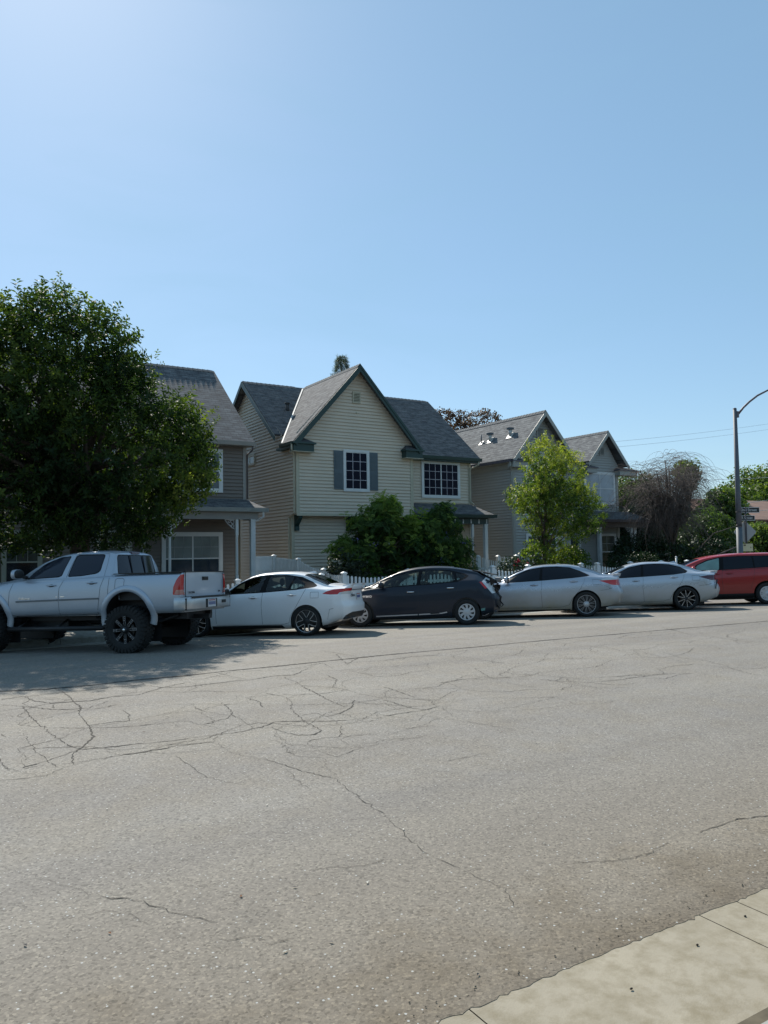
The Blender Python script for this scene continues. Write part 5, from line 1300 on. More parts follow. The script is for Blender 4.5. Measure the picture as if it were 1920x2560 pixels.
def louvre(root, x0, x1, z0, z1, y, mat, dark=BLACK):
    m = MB(); t = .05; m.box(x0, x1, y-.035, y, z1-t, z1, mat); m.box(x0, x1, y-.035, y, z0, z0+t, mat); m.box(x0, x0+t, y-.033, y, z0+t, z1-t, mat); m.box(x1-t, x1, y-.033, y, z0+t, z1-t, mat)
    m.box(x0+t, x1-t, y-.006, y-.002, z0+t, z1-t, dark); n = int((z1-z0-2*t)/.055)
    for i in range(n):
        z = z0+t+(i+.2)*(z1-z0-2*t)/n; m.hexa([(x0+t, y-.030, z), (x1-t, y-.030, z), (x1-t, y-.034, z+.008), (x0+t, y-.034, z+.008)][::-1], [(x0+t, y-.008, z+.03), (x1-t, y-.008, z+.03), (x1-t, y-.012, z+.038), (x0+t, y-.012, z+.038)][::-1], mat)
    return W(m, 'gable_vent', root)
def pipe(root, pts, mat, r=.032, name='downpipe'):
    m = MB()
    for a, b in zip(pts[:-1], pts[1:]):
        a, b = Vector(a), Vector(b); m.tube([a, b+(b-a).normalized()*.012], r*1.1, mat, 4, smooth=False)
    return W(m, name, root)
def porch_roof(root, x0, x1, yw, yf, zt, ze, mat, trim, hipl=True, hipr=True, beam=None, name='porch_roof', gut=None):
    m = MB(); d = yw-yf; xl = x0-(d if hipl == 2 else 0)
    L = x0-(.45 if hipl else 0); Rr = x1+(.45 if hipr else 0)
    slab(m, [(L, yf, ze), (Rr, yf, ze), (x1, yw, zt), (x0, yw, zt)], (1, 0, 0), mat, .04)
    if hipr: slab(m, [(Rr, yf, ze), (Rr, yw+.3, ze), (x1, yw, zt)], (0, 1, 0), mat, .04)
    if hipl: slab(m, [(L, yf, ze), (x0, yw, zt), (L, yw+.3, ze)], (0, 1, 0), mat, .04)
    o = W(m, name, root)
    g = MB(); gm = gut or trim
    g.prism([(L-.02, yf-.10, ze+.012), (L-.02, yf+.0, ze+.012), (L-.02, yf+.0, ze-.125), (L-.02, yf-.075, ze-.125)], (Rr-L+.04, 0, 0), gm)
    if hipr: g.prism([(Rr+.08, yf+.02, ze+.004), (Rr+.0, yf+.02, ze+.004), (Rr+.0, yf+.02, ze-.12), (Rr+.06, yf+.02, ze-.12)], (0, yw-yf+.25, 0), gm)
    og = Wsplit(g, 'gutter', root)
    b = MB(); by = yf+.22
    b.box(L+.32, Rr-.28, by-.07, by+.07, ze-.38, ze-.135, beam or trim)
    if hipr: b.box(Rr-.42, Rr-.28, by+.07, yw+.3, ze-.38, ze-.135, beam or trim)
    b.box(L+.05, Rr-.05, yf+.02, yw, ze-.133, ze-.115, beam or trim)
    W(b, 'beam', root)
    return by, ze-.38
def turned_post(root, x, y, z0, z1, mat):
    m = MB(); s = .048; m.box(x-s, x+s, y-s, y+s, z0, z0+.95, mat); m.box(x-s, x+s, y-s, y+s, z1-.55, z1, mat)
    p = [(.036, z0+.95), (.052, z0+.98), (.036, z0+1.02), (.045, z0+1.10), (.049, lerp(z0, z1, .5)), (.038, z1-.68), (.033, z1-.64), (.052, z1-.60), (.036, z1-.55)]
    m.lathe(p, mat, 16, 'z', (x, y, 0)); return W(m, 'turned_post', root)
def bracket(root, x, y, z, sg, mat):
    m = MB(); w = .38
    m.box(min(x, x+sg*w), max(x, x+sg*w), y-.012, y+.012, z-.025, z, mat)
    for (cx, cz, r_, t0, t1) in ((.11, -.10, .075, 0, 300), (.22, -.075, .05, 60, 380), (.09, -.235, .055, -60, 260), (.17, -.17, .06, 100, 330)):
        pts = [(x+sg*(cx+r_*math.cos(R(t))*(1-.25*(t-t0)/(t1-t0))), y, z+cz+r_*math.sin(R(t))*(1-.25*(t-t0)/(t1-t0))) for t in np.linspace(t0, t1, 16)]
        m.tube(pts, .011, mat, 5)
    m.tube([(x+sg*.02, y, z-.34), (x+sg*.10, y, z-.30), (x+sg*.2, y, z-.22), (x+sg*.32, y, z-.10), (x+sg*.37, y, z-.03)], .012, mat, 5)
    W(m, 'scroll_bracket', root)
def post(root, x, y, z0, z1, mat, s=.07):
    m = MB(); m.box(x-s, x+s, y-s, y+s, z0, z1, mat); m.box(x-s-.015, x+s+.015, y-s-.015, y+s+.015, z0, z0+.12, mat); m.box(x-s-.012, x+s+.012, y-s-.012, y+s+.012, z1-.06, z1-.001, mat)
    return W(m, 'post', root)
def gable_pts(x0, x1, ze, xp, zp): return [(x0, ze), (x1, ze), (xp, zp)]
GZ = .05
# ===================== cream house
def house_cream():
    root = thing('cream_house', 'cream two storey house with dark green trim and a steep front gable', 'house', (12.36, 26, GZ))
    X0, XG, X1 = 12.36, 17.48, 21.2; YG, YL, YR, YB = 26.0, 26.45, 27.0, 34.2; zo, ze = 3.26, 5.95
    xp, zp = 14.92, 9.0; yr, zr = 30.6, 9.0
    m = MB()
    # upper gable box
    siding(m, [(X0, zo), (XG, zo), (XG, ze+.35), (X0, ze+.35)], (0, YG, 0), (1, 0, 0), (0, -1, 0), CREAM)
    s = (zp-ze)/(xp-X0+.3)
    zc = ze+.35
    siding(m, [(X0+.02, zc), (XG-.02, zc), (xp, zc+(xp-X0)*s-.02)], (0, YG, 0), (1, 0, 0), (0, -1, 0), CREAM)
    siding(m, [(YG, zo), (YR, zo), (YR, ze+.2), (YG, ze+.2)], (XG, 0, 0), (0, 1, 0), (1, 0, 0), CREAM)
    # lower front wall under the overhang
    siding(m, [(X0, GZ), (XG, GZ), (XG, zo), (X0, zo)], (0, YL, 0), (1, 0, 0), (0, -1, 0), CREAM)
    # recess wall right
    siding(m, [(XG, GZ), (X1, GZ), (X1, 6.0), (XG, 6.0)], (0, YR, 0), (1, 0, 0), (0, -1, 0), CREAM)
    # left side wall (faces -x) with the main gable
    siding(m, [(YL, GZ), (YB, GZ), (YB, zo), (YL, zo)], (X0, 0, 0), (0, 1, 0), (-1, 0, 0), CREAM)
    siding(m, [(YG, zo), (YB, zo), (YB, ze+.1), (YG, ze+.1)], (X0, 0, 0), (0, 1, 0), (-1, 0, 0), CREAM)
    sl = (zr-5.82)/(yr-26.65)
    siding(m, [(26.8, ze+.1), (YB, ze+.1), (YB, ze+.35), (yr, zr-.12), (26.9, ze+.12)], (X0, 0, 0), (0, 1, 0), (-1, 0, 0), CREAM)
    siding(m, [(YR, GZ), (YB, GZ), (YB, 6.0), (yr, zr-.12), (YR, 6.1)], (X1, 0, 0), (0, 1, 0), (1, 0, 0), CREAM)
    m.box(X0+.02, XG, YG+.01, YL+.02, zo-.015, zo+.01, CREAM); m.box(X0+.03, X1-.03, YB-.05, YB, GZ, 6, CREAM)
    m.box(X0+.05, X1-.05, 31, 31.1, GZ, 6.5, CREAM)
    W(m, 'wall', root)
    m = MB()
    for (a, b, c, d, e, f) in ((X0-.03, X0+.10, YG-.03, YG, zo, ze+.1), (X0-.03, X0, YG, YG+.10, zo, ze), (XG-.10, XG+.03, YG-.03, YG, zo, ze), (X0-.03, X0+.10, YL-.03, YL, GZ, zo-.02), (X0-.03, X0, YL, YL+.1, GZ, zo-.02),
        (X1-.10, X1+.03, YR-.03, YR, GZ, 5.9), (X0-.02, XG+.02, YG-.035, YG, zo-.06, zo+.04), (XG+.03, X1-.1, YR-.03, YR, 5.62, 5.78)): m.box(a, b, c, d, e, f, CREAMTRIM)
    Wsplit(m, 'corner_board', root)
    # roofs
    m = MB(); yf = YG-.35; xe0, xe1 = X0-.30, XG+.30; e0 = 5.90; zt = zp+.05
    slab(m, [(xe0, yf, e0), (xp, yf, zt), (xp, yr, zt), (xe0, 26.65+(e0-5.82)/sl, e0)], (0, 1, 0), SHING)
    slab(m, [(xp, yf, zt), (xe1, yf, e0), (xe1, 26.65+(e0-5.82)/sl, e0), (xp, yr, zt)], (0, 1, 0), SHING)
    W(m, 'gable_roof', root)
    m = MB(); zq = zr+.04; ef = 26.65; xl = X0-.28; xr = X1+.35
    slab(m, [(xl, 27.35, 6.38), (xl, yr, zq), (xr, yr, zq), (xr, ef, 5.82), (XG+.1, ef, 5.82), (xp+.3, 28.8, 7.56), (X0+.2, 27.35, 6.38)][::-1], (1, 0, 0), SHING)
    slab(m, [(xl, YB+.35, 5.85), (xr, YB+.35, 5.85), (xr, yr, zq), (xl, yr, zq)], (1, 0, 0), SHING)
    W(m, 'main_roof', root)
    for q in (((xp, yf, zt), (xp, yr-.1, zt), .13, .15, (1, 0, 0)), ((xl, yr, zq), (xp-.3, yr, zq), .13, .11, (0, 1, 0)), ((xp+.3, yr, zq), (xr, yr, zq), .13, .11, (0, 1, 0))): m = MB(); ridge(m, *q); W(m, 'ridge_cap', root)
    m = MB(); a = Vector((xe0+.05, 26.75, e0+.03)); b = Vector((xp-.15, yr-.2, zt-.13))
    m.hexa([a+Vector((-.03, -.01, .02)), a+Vector((.02, -.03, .03)), b+Vector((.02, -.03, .03)), b+Vector((-.03, -.01, .02))], [q+Vector((0, 0, .02)) for q in (a+Vector((-.03, -.01, .02)), a+Vector((.02, -.03, .03)), b+Vector((.02, -.03, .03)), b+Vector((-.03, -.01, .02)))], METALVENT)
    W(m, 'valley_flashing', root)
    # green trim: rakes, returns, gutters
    m = MB()
    for sx in (xe0, xe1):
        q0 = Vector((sx, yf, e0-.03)); q1 = Vector((xp, yf, zt-.02)); d = (q1-q0).normalized(); nn = Vector((0, -1, 0)); pn = Vector((-d.z, 0, d.x)); pn = pn if pn.z < 0 else -pn
        t = pn*.20; o = nn*.035; m.hexa([q0, q1, q1+o, q0+o], [q0+t, q1+Vector((0, 0, t.length*1.35))*-1, q1+Vector((0, 0, -t.length*1.35))+o, q0+t+o], GREEN)
        t = pn*.09; o2 = nn*.055; m.hexa([q0, q1, q1+o2, q0+o2], [q0+t, q1+Vector((0, 0, -.12)), q1+Vector((0, 0, -.12))+o2, q0+t+o2], GREEN)
    q0 = Vector((xl-.02, ef+.6, 6.30)); q1 = Vector((xl-.02, yr, zq-.01)); q2 = Vector((xl-.02, YB+.35, 5.85))
    for p, q in ((q0, q1), (q2, q1)): m.hexa([p, q, q+Vector((-.04, 0, 0)), p+Vector((-.04, 0, 0))], [p+Vector((0, 0, -.2)), q+Vector((0, 0, -.2)), q+Vector((-.04, 0, -.2)), p+Vector((-.04, 0, -.2))], GREEN)
    Wsplit(m, 'bargeboard', root)
    m = MB()
    for sg, xc in ((-1, X0), (1, XG)):
        x0, x1 = (xc-.32, xc+.62) if sg < 0 else (xc-.55, xc+.36)
        m.box(x0+.06, x1-.06, yf+.02, YG-.002, 5.55, 5.82, GREEN); m.box(x0, x1, yf-.06, YG-.004, 5.82, 5.88, GREEN)
        b0 = [(x0+.02, yf-.04, 5.88), (x1-.02, yf-.04, 5.88), (x1-.02, YG-.005, 5.88), (x0+.02, YG-.005, 5.88)]
        t0 = [(x0+.3 if sg < 0 else x0+.25, YG-.06, 6.08), (x1-.35 if sg < 0 else x1-.3, YG-.06, 6.08), (x1-.35 if sg < 0 else x1-.3, YG-.005, 6.08), (x0+.3 if sg < 0 else x0+.25, YG-.005, 6.08)]
        m.hexa(b0, t0, SHING)
        m.box(x0+.02, x1-.02, yf+.0, YG-.006, 5.53, 5.549, CREAMTRIM)
    Wsplit(m, 'eave_return', root, 4)
    m = MB(); m.prism([(xe0-.06, YG-.3, e0+.0), (xe0+.03, YG-.3, e0+.0), (xe0+.03, YG-.3, e0-.11), (xe0-.03, YG-.3, e0-.11)], (0, 1.1, 0), GREEN)
    m.hexa([(xe0+.02, YG-.2, 5.70), (X0-.02, YG-.2, 5.70), (X0-.02, 27.2, 5.70), (xe0+.02, 27.2, 5.70)][::-1], [(xe0+.02, YG-.2, 5.80), (X0-.02, YG-.2, 5.80), (X0-.02, 27.2, 5.80), (xe0+.02, 27.2, 5.80)][::-1], GREEN)
    m.prism([(XG+.33, ef-.07, 5.84), (XG+.33, ef+.03, 5.84), (XG+.33, ef+.03, 5.70), (XG+.33, ef-.045, 5.70)], (xr-XG-.30, 0, 0), GREEN)
    m.box(XG+.33, xr-.03, ef+.03, YR-.032, 5.64, 5.70, GREEN)
    Wsplit(m, 'gutter', root)
    pipe(root, [(xe0-.01, YG-.25, 5.82), (xe0-.01, YG-.25, 5.62), (X0-.09, YG+.02, 5.40), (X0-.09, YG+.03, zo+.05), (X0-.07, YL+.1, zo-.1), (X0-.07, YL+.1, .15)], CREAMTRIM)
    pipe(root, [(xr-.12, ef, 5.72), (xr-.12, ef, 5.58), (X1-.04, YR-.08, 5.40), (X1-.04, YR-.08, 3.95), (X1+.1, YR-.12, 3.84)], CREAMTRIM)
    pipe(root, [(XG+.09, YR-.08, 5.62), (XG+.09, YR-.08, 3.9)], CREAMTRIM)
    # windows
    window(root, 14.30, 15.45, 4.15, 5.76, YG-.018, 3, 4, DARKGLASS, WHITE, bar=simple('lilac_muntin', (.42, .40, .45), .5), tw=.09)
    for a, b in ((13.90, 14.29), (15.46, 15.84)):
        m = MB(); y = YG-.018; m.box(a, b, y-.030, y, 4.22, 5.70, SLATE)
        for k in range(2):
            zz0, zz1 = (4.29, 4.90) if k == 0 else (5.0, 5.63)
            m.box(a+.06, b-.06, y-.036, y-.03, zz0, zz1, SLATE)
            for j in range(12): z = zz0+.02+j*(zz1-zz0-.04)/12; m.box(a+.065, b-.065, y-.044, y-.036, z, z+.022, SLATE)
        W(m, 'shutter', root)
    window(root, 18.60, 20.62, 4.08, 5.66, YR-.018, 6, 4, DARKGLASS, WHITE, bar=simple('lilac_muntin', (.42, .40, .45), .5), tw=.10, mull=3)
    window(root, 29.9, 30.95, 5.48, 5.92, X0-.018, 2, 1, MIDGLASS, CREAMTRIM, tw=.06, ax='y')
    window(root, 15.1, 16.7, 1.25, 2.75, YL-.018, 2, 'top', MIDGLASS, WHITE, nx=4)
    window(root, 18.8, 20.3, .9, 2.6, YR-.018, 2, 'top', MIDGLASS, WHITE, nx=4)
    louvre(root, 14.74, 15.10, 7.58, 8.03, YG-.018, CREAMTRIM, simple('vent_shadow', (.12, .11, .08), .8))
    m = MB(); m.lathe([(.001, YG-.03), (.035, YG-.028), (.045, YG-.018)], CREAMTRIM, 12, 'y', (14.93, 0, 7.22)); W(m, 'gable_plug', root)
    for x in (12.44, 14.65, 17.3):      # green corbels under the overhang
        m = MB(); m.prism([(x, YL-.004, zo-.02), (x, YG+.03, zo-.02), (x, YG+.04, zo-.15), (x, YL-.10, zo-.42), (x, YL-.14, zo-.44), (x, YL-.14, zo-.60), (x, YL-.004, zo-.60)], (.16, 0, 0), GREEN); W(m, 'corbel', root)
    by, bz = porch_roof(root, XG+.1, X1, YR, 25.85, 3.85, 3.33, SHING, GREEN, hipl=False)
    m = MB()
    for i in range(9): x = XG+.4+i*.42; m.box(x, x+.05, by-.09, by-.072, bz+.02, bz+.2, WHITE)
    W(m, 'beam_trim', root)
    post(root, 21.25, by, .15, bz, WHITE, .075); turned_post(root, 20.55, by, .15, bz, WHITE); turned_post(root, 18.1, by, .15, bz, WHITE)
    m = MB(); m.box(XG+.05, 21.5, 25.9, YR-.02, GZ, .15, CONC2); W(m, 'porch_floor', root)
    # small roof vent on the front slope at left
    m = MB(); y_, z_ = 28.9, 5.82+sl*(28.9-26.65); m.tube([(13.35, y_, z_), (13.35, y_, z_+.28)], .07, SHING, 10); m.tube([(13.35, y_, z_+.28), (13.35, y_, z_+.34)], .11, SHING, 10); W(m, 'roof_vent', root)
house_cream()
# ===================== taupe house on the left
def house_taupe():
    X0, X1 = -6.0, 10.44; YF, YP, YB = 26.2, 27.0, 33.0; yr, zr = 29.6, 9.1
    root = thing('taupe_house', 'taupe two storey house with white trimmed porch, half hidden by the big tree', 'house', (X1, YF, GZ)); ef = 25.85; ez = 5.78
    m = MB()
    siding(m, [(X0, 3.2), (X1, 3.2), (X1, 5.85), (X0, 5.85)], (0, YF, 0), (1, 0, 0), (0, -1, 0), TAUPE)
    siding(m, [(6.45, GZ), (X1, GZ), (X1, 3.2), (6.45, 3.2)], (0, YP, 0), (1, 0, 0), (0, -1, 0), TAUPE)
    siding(m, [(X0, GZ), (6.45, GZ), (6.45, 3.2), (X0, 3.2)], (0, YF+.05, 0), (1, 0, 0), (0, -1, 0), TAUPE)
    siding(m, [(YF+.05, GZ), (YP, GZ), (YP, 3.2), (YF+.05, 3.2)], (6.45, 0, 0), (0, 1, 0), (1, 0, 0), TAUPE)
    siding(m, [(YF, 3.2), (YB, 3.2), (YB, 5.9), (yr, zr-.1), (YF, 5.9)], (X1, 0, 0), (0, 1, 0), (1, 0, 0), TAUPE)
    siding(m, [(YP, GZ), (YB, GZ), (YB, 3.2), (YP, 3.2)], (X1, 0, 0), (0, 1, 0), (1, 0, 0), TAUPE)
    siding(m, [(YF, GZ), (YB, GZ), (YB, 5.9), (yr, zr-.1), (YF, 5.9)], (X0, 0, 0), (0, 1, 0), (-1, 0, 0), TAUPE)
    m.box(X0+.02, X1-.02, YF+.01, YP+.05, 3.17, 3.19, TAUPE); m.box(X0+.05, X1-.05, YB-.1, YB, GZ, 5.9, TAUPE)
    W(m, 'wall', root)
    m = MB()
    for q in ((X1-.1, X1+.03, YF-.03, YF, 3.2, 5.7), (X1, X1+.03, YF, YF+.1, 3.2, 5.8), (X1-.1, X1+.03, YP-.03, YP, GZ, 3.1), (6.35, 6.48, YF+.02, YF+.05, GZ, 3.1)): m.box(*q, TAUPETRIM)
    Wsplit(m, 'corner_board', root)
    sl = (zr-ez)/(yr-ef); m = MB()
    slab(m, [(X0-.2, ef, ez), (X1+.22, ef, ez), (X1+.05, yr, zr), (X0-.2, yr, zr)], (1, 0, 0), SHING)
    slab(m, [(X0-.2, YB+.3, ez), (X0-.2, yr, zr), (X1+.05, yr, zr), (X1+.22, YB+.3, ez)], (1, 0, 0), SHING)
    W(m, 'main_roof', root)
    m = MB(); ridge(m, (X0, yr, zr), (X1+.05, yr, zr), .13, .11, (0, 1, 0)); W(m, 'ridge_cap', root)
    m = MB(); m.prism([(X0, ef-.11, ez+.0), (X0, ef-.0, ez+.0), (X0, ef-.0, ez-.14), (X0, ef-.08, ez-.14)], (X1+.25-X0, 0, 0), TAUPETRIM)
    m.box(X0, X1+.2, ef, YF-.02, ez-.15, ez-.12, TAUPETRIM); Wsplit(m, 'gutter', root)
    q = simple('brown_pipe', (.10, .08, .075), .5); pipe(root, [(X1+.12, ef-.04, ez-.14), (X1+.12, ef-.04, ez-.28), (X1+.05, YF-.06, ez-.42), (X1+.05, YF-.06, 3.78)], q)
    pipe(root, [(X1+.05, YP-.08, 3.1), (X1+.05, YP-.08, .2)], simple('old_pipe', (.20, .18, .13), .6))
    window(root, 7.65, 9.58, 3.98, 5.50, YF-.018, 2, 1, MIDGLASS, WHITE, tw=.11, mull=1, sash=True)
    window(root, 7.66, 9.86, .75, 2.62, YP-.018, 2, 'top', BLINDGLASS, WHITE, bar=simple('pale_bar', (.3, .33, .33), .5), tw=.12, nx=6, mull=1, lower=simple('blue_dark_glass', (.02, .035, .055), .12, var=.2))
    window(root, 2.60, 3.75, .7, 2.64, YF+.03, 1, 'top', simple('green_dim_glass', (.055, .065, .06), .15, var=.4, nscale=2), simple('aged_white', (.36, .37, .32), .5), tw=.11, nx=3, lower=simple('dim_low_glass', (.012, .015, .02), .1, var=.3))
    window(root, 5.35, 6.40, .7, 2.64, YF+.03, 1, 'top', simple('green_dim_glass', (.055, .065, .06), .15), simple('aged_white', (.36, .37, .32), .5), tw=.11, nx=3)
    window(root, -.2, 1.6, .7, 2.64, YF+.03, 2, 'top', MIDGLASS, WHITE, tw=.11, nx=4)
    window(root, 4.0, 5.9, 3.98, 5.50, YF-.018, 2, 1, MIDGLASS, WHITE, tw=.11, mull=1, sash=True)
    by, bz = porch_roof(root, 6.6, X1, YF, 25.30, 3.77, 3.40, SHING, TAUPETRIM, hipl=True, beam=TAUPETRIM, gut=simple('pale_gutter', (.25, .27, .26), .5))
    turned_post(root, 9.84, by, .15, bz, WHITE); turned_post(root, 7.52, by, .15, bz, WHITE); post(root, 10.42, by, .15, bz, WHITE, .08); post(root, 6.95, YP-.35, .15, 3.05, WHITE, .06)
    bracket(root, 9.79, by, bz, -1, WHITE); bracket(root, 7.57, by, bz, 1, WHITE)
    pipe(root, [(10.72, 25.26, 3.28), (10.72, 25.26, 3.10), (10.55, 25.45, 2.98)], WHITE)
    m = MB(); m.box(6.48, 10.6, 25.4, YP-.02, GZ, .15, CONC2); W(m, 'porch_floor', root)
house_taupe()
# ===================== sage house on the right
def house_sage():
    root = thing('sage_house', 'sage grey two storey house with two gables and metal roof vents', 'house', (23.05, 26.3, GZ))
    X0, XG, YG, YB = 23.05, 26.45, 26.3, 36.0; xp, zp, ze = 24.75, 8.12, 5.85; m = MB()
    siding(m, [(X0, GZ), (XG, GZ), (XG, 6.15), (xp, zp-.14), (X0, 6.15)], (0, YG, 0), (1, 0, 0), (0, -1, 0), SAGE)
    siding(m, [(YG, GZ), (YB, GZ), (YB, 5.95), (YG, 5.95)], (X0, 0, 0), (0, 1, 0), (-1, 0, 0), SAGE)
    siding(m, [(YG, GZ), (YB, GZ), (YB, 5.95), (YG, 5.95)], (XG, 0, 0), (0, 1, 0), (1, 0, 0), SAGE)
    # second, set back part
    A0, A1, A2, YD = XG, 32.55, 33.2, 28.8; ap, az = 31.5, 8.0
    siding(m, [(A0, GZ), (A1, GZ), (A1, 6.1), (A0, 6.1)], (0, YD, 0), (1, 0, 0), (0, -1, 0), SAGE)
    siding(m, [(30.1, 6.1), (A1+.2, 6.1), (ap, az-.14)], (0, YD, 0), (1, 0, 0), (0, -1, 0), SAGE)
    siding(m, [(A1, GZ), (A2, GZ), (A2, 6.0), (A1, 6.0)], (0, YD+.55, 0), (1, 0, 0), (0, -1, 0), SAGE)
    siding(m, [(YD, GZ), (YD+.55, GZ), (YD+.55, 6.0), (YD, 6.0)], (A1, 0, 0), (0, 1, 0), (1, 0, 0), SAGE)
    siding(m, [(YD+.55, GZ), (YB, GZ), (YB, 6.0), (YD+.55, 6.0)], (A2, 0, 0), (0, 1, 0), (1, 0, 0), SAGE)
    m.box(X0+.05, A2-.05, YB-.1, YB, GZ, 6, SAGE)
    W(m, 'wall', root)
    m = MB(); e = ze-.02; s = (zp-e)/(xp-X0+.3); yf = YG-.40
    slab(m, [(X0-.3, yf, e), (xp, yf, zp), (xp, YB, zp), (X0-.3, YB, e)], (0, 1, 0), SHINGC)
    slab(m, [(xp, yf, zp), (XG+.3, yf, e), (XG+.3, YB, e), (xp, YB, zp)], (0, 1, 0), SHINGC)
    yf2 = YD-.45
    slab(m, [(30.02, yf2, 6.35), (ap, yf2, az), (ap, YB, az), (30.02, YB, 6.35)], (0, 1, 0), SHINGC)
    slab(m, [(ap, yf2, az), (33.05, yf2, 6.2), (33.05, YB, 6.2), (ap, YB, az)], (0, 1, 0), SHINGC)
    slab(m, [(A0, YD-.3, 5.95), (30.3, YD-.3, 5.95), (30.3, YD+3.2, 7.4), (A0, YD+3.2, 7.4)], (1, 0, 0), SHINGC)
    slab(m, [(32.5, YD-.15, 6.05), (33.75, YD-.15, 5.98), (33.2, YD+2.4, 6.9), (32.3, YD+2.4, 6.9)], (1, 0, 0), SHINGC)
    slab(m, [(33.75, YD-.15, 5.98), (33.75, YB, 5.98), (33.2, YB, 6.9), (33.2, YD+2.4, 6.9)], (0, 1, 0), SHINGC)
    W(m, 'roof', root)
    for q in (((xp, yf, zp), (xp, YB-.3, zp)), ((ap, yf2, az), (ap, YB-.3, az))): m = MB(); ridge(m, *q, .13, .14, (1, 0, 0)); W(m, 'ridge_cap', root)
    m = MB(); TT = GREYTRIM
    def rake(x, z, px, pz, y):
        q0, q1 = Vector((x, y, z-.02)), Vector((px, y, pz-.01)); o = Vector((0, -.035, 0))
        m.hexa([q0, q1, q1+o, q0+o], [q0+Vector((0, 0, -.24)), q1+Vector((0, 0, -.24)), q1+Vector((0, 0, -.24))+o, q0+Vector((0, 0, -.24))+o], TT)
    rake(X0-.3, e, xp, zp, yf); rake(XG+.3, e, xp, zp, yf); rake(30.02, 6.35, ap, az, yf2); rake(33.05, 6.2, ap, az, yf2); Wsplit(m, 'bargeboard', root)
    m = MB()
    for a, b, y0, y1, z in ((X0-.32, X0+.50, yf-.02, YG, 5.72), (XG-.45, XG+.36, yf-.02, YG, 5.72), (29.9, 30.7, yf2, YD, 6.0), (32.3, 33.75, yf2, YD, 5.95)):
        m.box(a+.05, b-.05, y0+.04, y1-.004, z-.24, z, TT); m.box(a, b, y0-.02, y1-.005, z, z+.05, BROWNPOST)
        m.hexa([(a+.02, y0-.01, z+.05), (b-.02, y0-.01, z+.05), (b-.02, y1-.006, z+.05), (a+.02, y1-.006, z+.05)], [(a+.2, y1-.08, z+.2), (b-.3, y1-.08, z+.2), (b-.3, y1-.006, z+.2), (a+.2, y1-.006, z+.2)], SHINGC)
    Wsplit(m, 'eave_return', root, 3)
    m = MB(); m.box(X0-.38, X0-.29, YG-.3, YB, e-.12, e+.005, BROWNPOST); m.box(X0-.29, X0-.022, YG-.2, YB, e-.15, e-.11, TT); m.box(X0-.05, X0-.021, YG+.05, YB, e-.38, e-.152, TT); Wsplit(m, 'gutter', root)
    m = MB()
    for q in ((X0-.03, X0+.10, YG-.03, YG, GZ, 5.7), (X0-.03, X0, YG, YG+.1, GZ, 5.5), (XG-.1, XG+.03, YG-.03, YG, GZ, 5.7), (A1-.1, A1+.03, YD-.03, YD, GZ, 5.9), (A2-.08, A2+.03, YD+.52, YD+.55, GZ, 5.9)): m.box(*q, TT)
    Wsplit(m, 'corner_board', root)
    pipe(root, [(X0-.34, YG-.25, e-.1), (X0-.34, YG-.25, e-.3), (X0-.10, YG-.06, e-.5), (X0-.10, YG-.06, .2)], TT)
    window(root, 23.78, 25.7, 4.05, 5.62, YG-.018, 2, 1, MIDGLASS, WHITE, mull=1, sash=True)
    window(root, 23.72, 25.6, .75, 2.55, YG-.018, 2, 'top', MIDGLASS, WHITE, nx=4, mull=1)
    bl = simple('blind_blue', (.36, .40, .44), .35, var=.15, nscale=2)
    f = window(root, 30.05, 32.35, 4.12, 5.86, YD-.018, 2, 1, bl, WHITE, tw=.11, mull=1, sash=True)
    window(root, 28.6, 29.7, .3, 2.5, YD-.018, 1, 1, MIDGLASS, WHITE, tw=.1)
    window(root, 30.9, 32.3, .7, 2.62, YD-.018, 1, 'top', simple('green_dim_glass', (.055, .065, .06), .15), WHITE, tw=.1, nx=2, lower=simple('dim_low_glass', (.012, .015, .02), .1))
    louvre(root, 24.53, 24.93, 6.75, 7.40, YG-.018, TT); louvre(root, 31.25, 31.62, 6.72, 7.2, YD-.018, TT)
    for (y, x, big) in ((29.3, 23.75, 0), (28.7, 23.80, 1), (27.3, 23.85, 1)):
        z = e+s*(x-X0+.3)+.01; m = MB(); d = Vector((1, 0, s)).normalized(); n = Vector((-s, 0, 1)).normalized(); c = Vector((x, y, z)); k = .17 if big else .12
        P = [c+d*a*k*1.1+Vector((0, 1, 0))*b*k for a, b in ((-1, -1), (1, -1), (1, 1), (-1, 1))]
        m.hexa(P, [q+n*.02 for q in P], METALVENT)
        if big:
            m.tube([c, c+Vector((0, 0, .30))], .085, METALVENT, 10); m.box(x-.12, x+.12, y-.12, y+.12, z+.28, z+.37, GALV)
        else: m.tube([c, c+Vector((0, 0, .42))], .03, GALV, 8)
        W(m, 'roof_vent', root)
    by, bz = porch_roof(root, 29.6, 33.3, 28.8, 27.5, 3.80, 3.30, SHING, BROWNPOST, hipl=True, beam=simple('brown_beam', (.12, .09, .075), .6))
    post(root, 29.95, by, .15, bz, WHITE, .08); post(root, 29.45, by+.9, .15, 3.0, WHITE, .06); turned_post(root, 32.3, by, .15, bz, WHITE); post(root, 32.85, by+.3, .15, bz, WHITE, .09); post(root, 33.55, by+.9, .15, 2.95, WHITE, .10)
    bracket(root, 32.25, by, bz, -1, WHITE)
    m = MB(); m.box(29.3, 33.6, 27.6, 28.78, GZ, .15, CONC2); W(m, 'porch_floor', root)
house_sage()
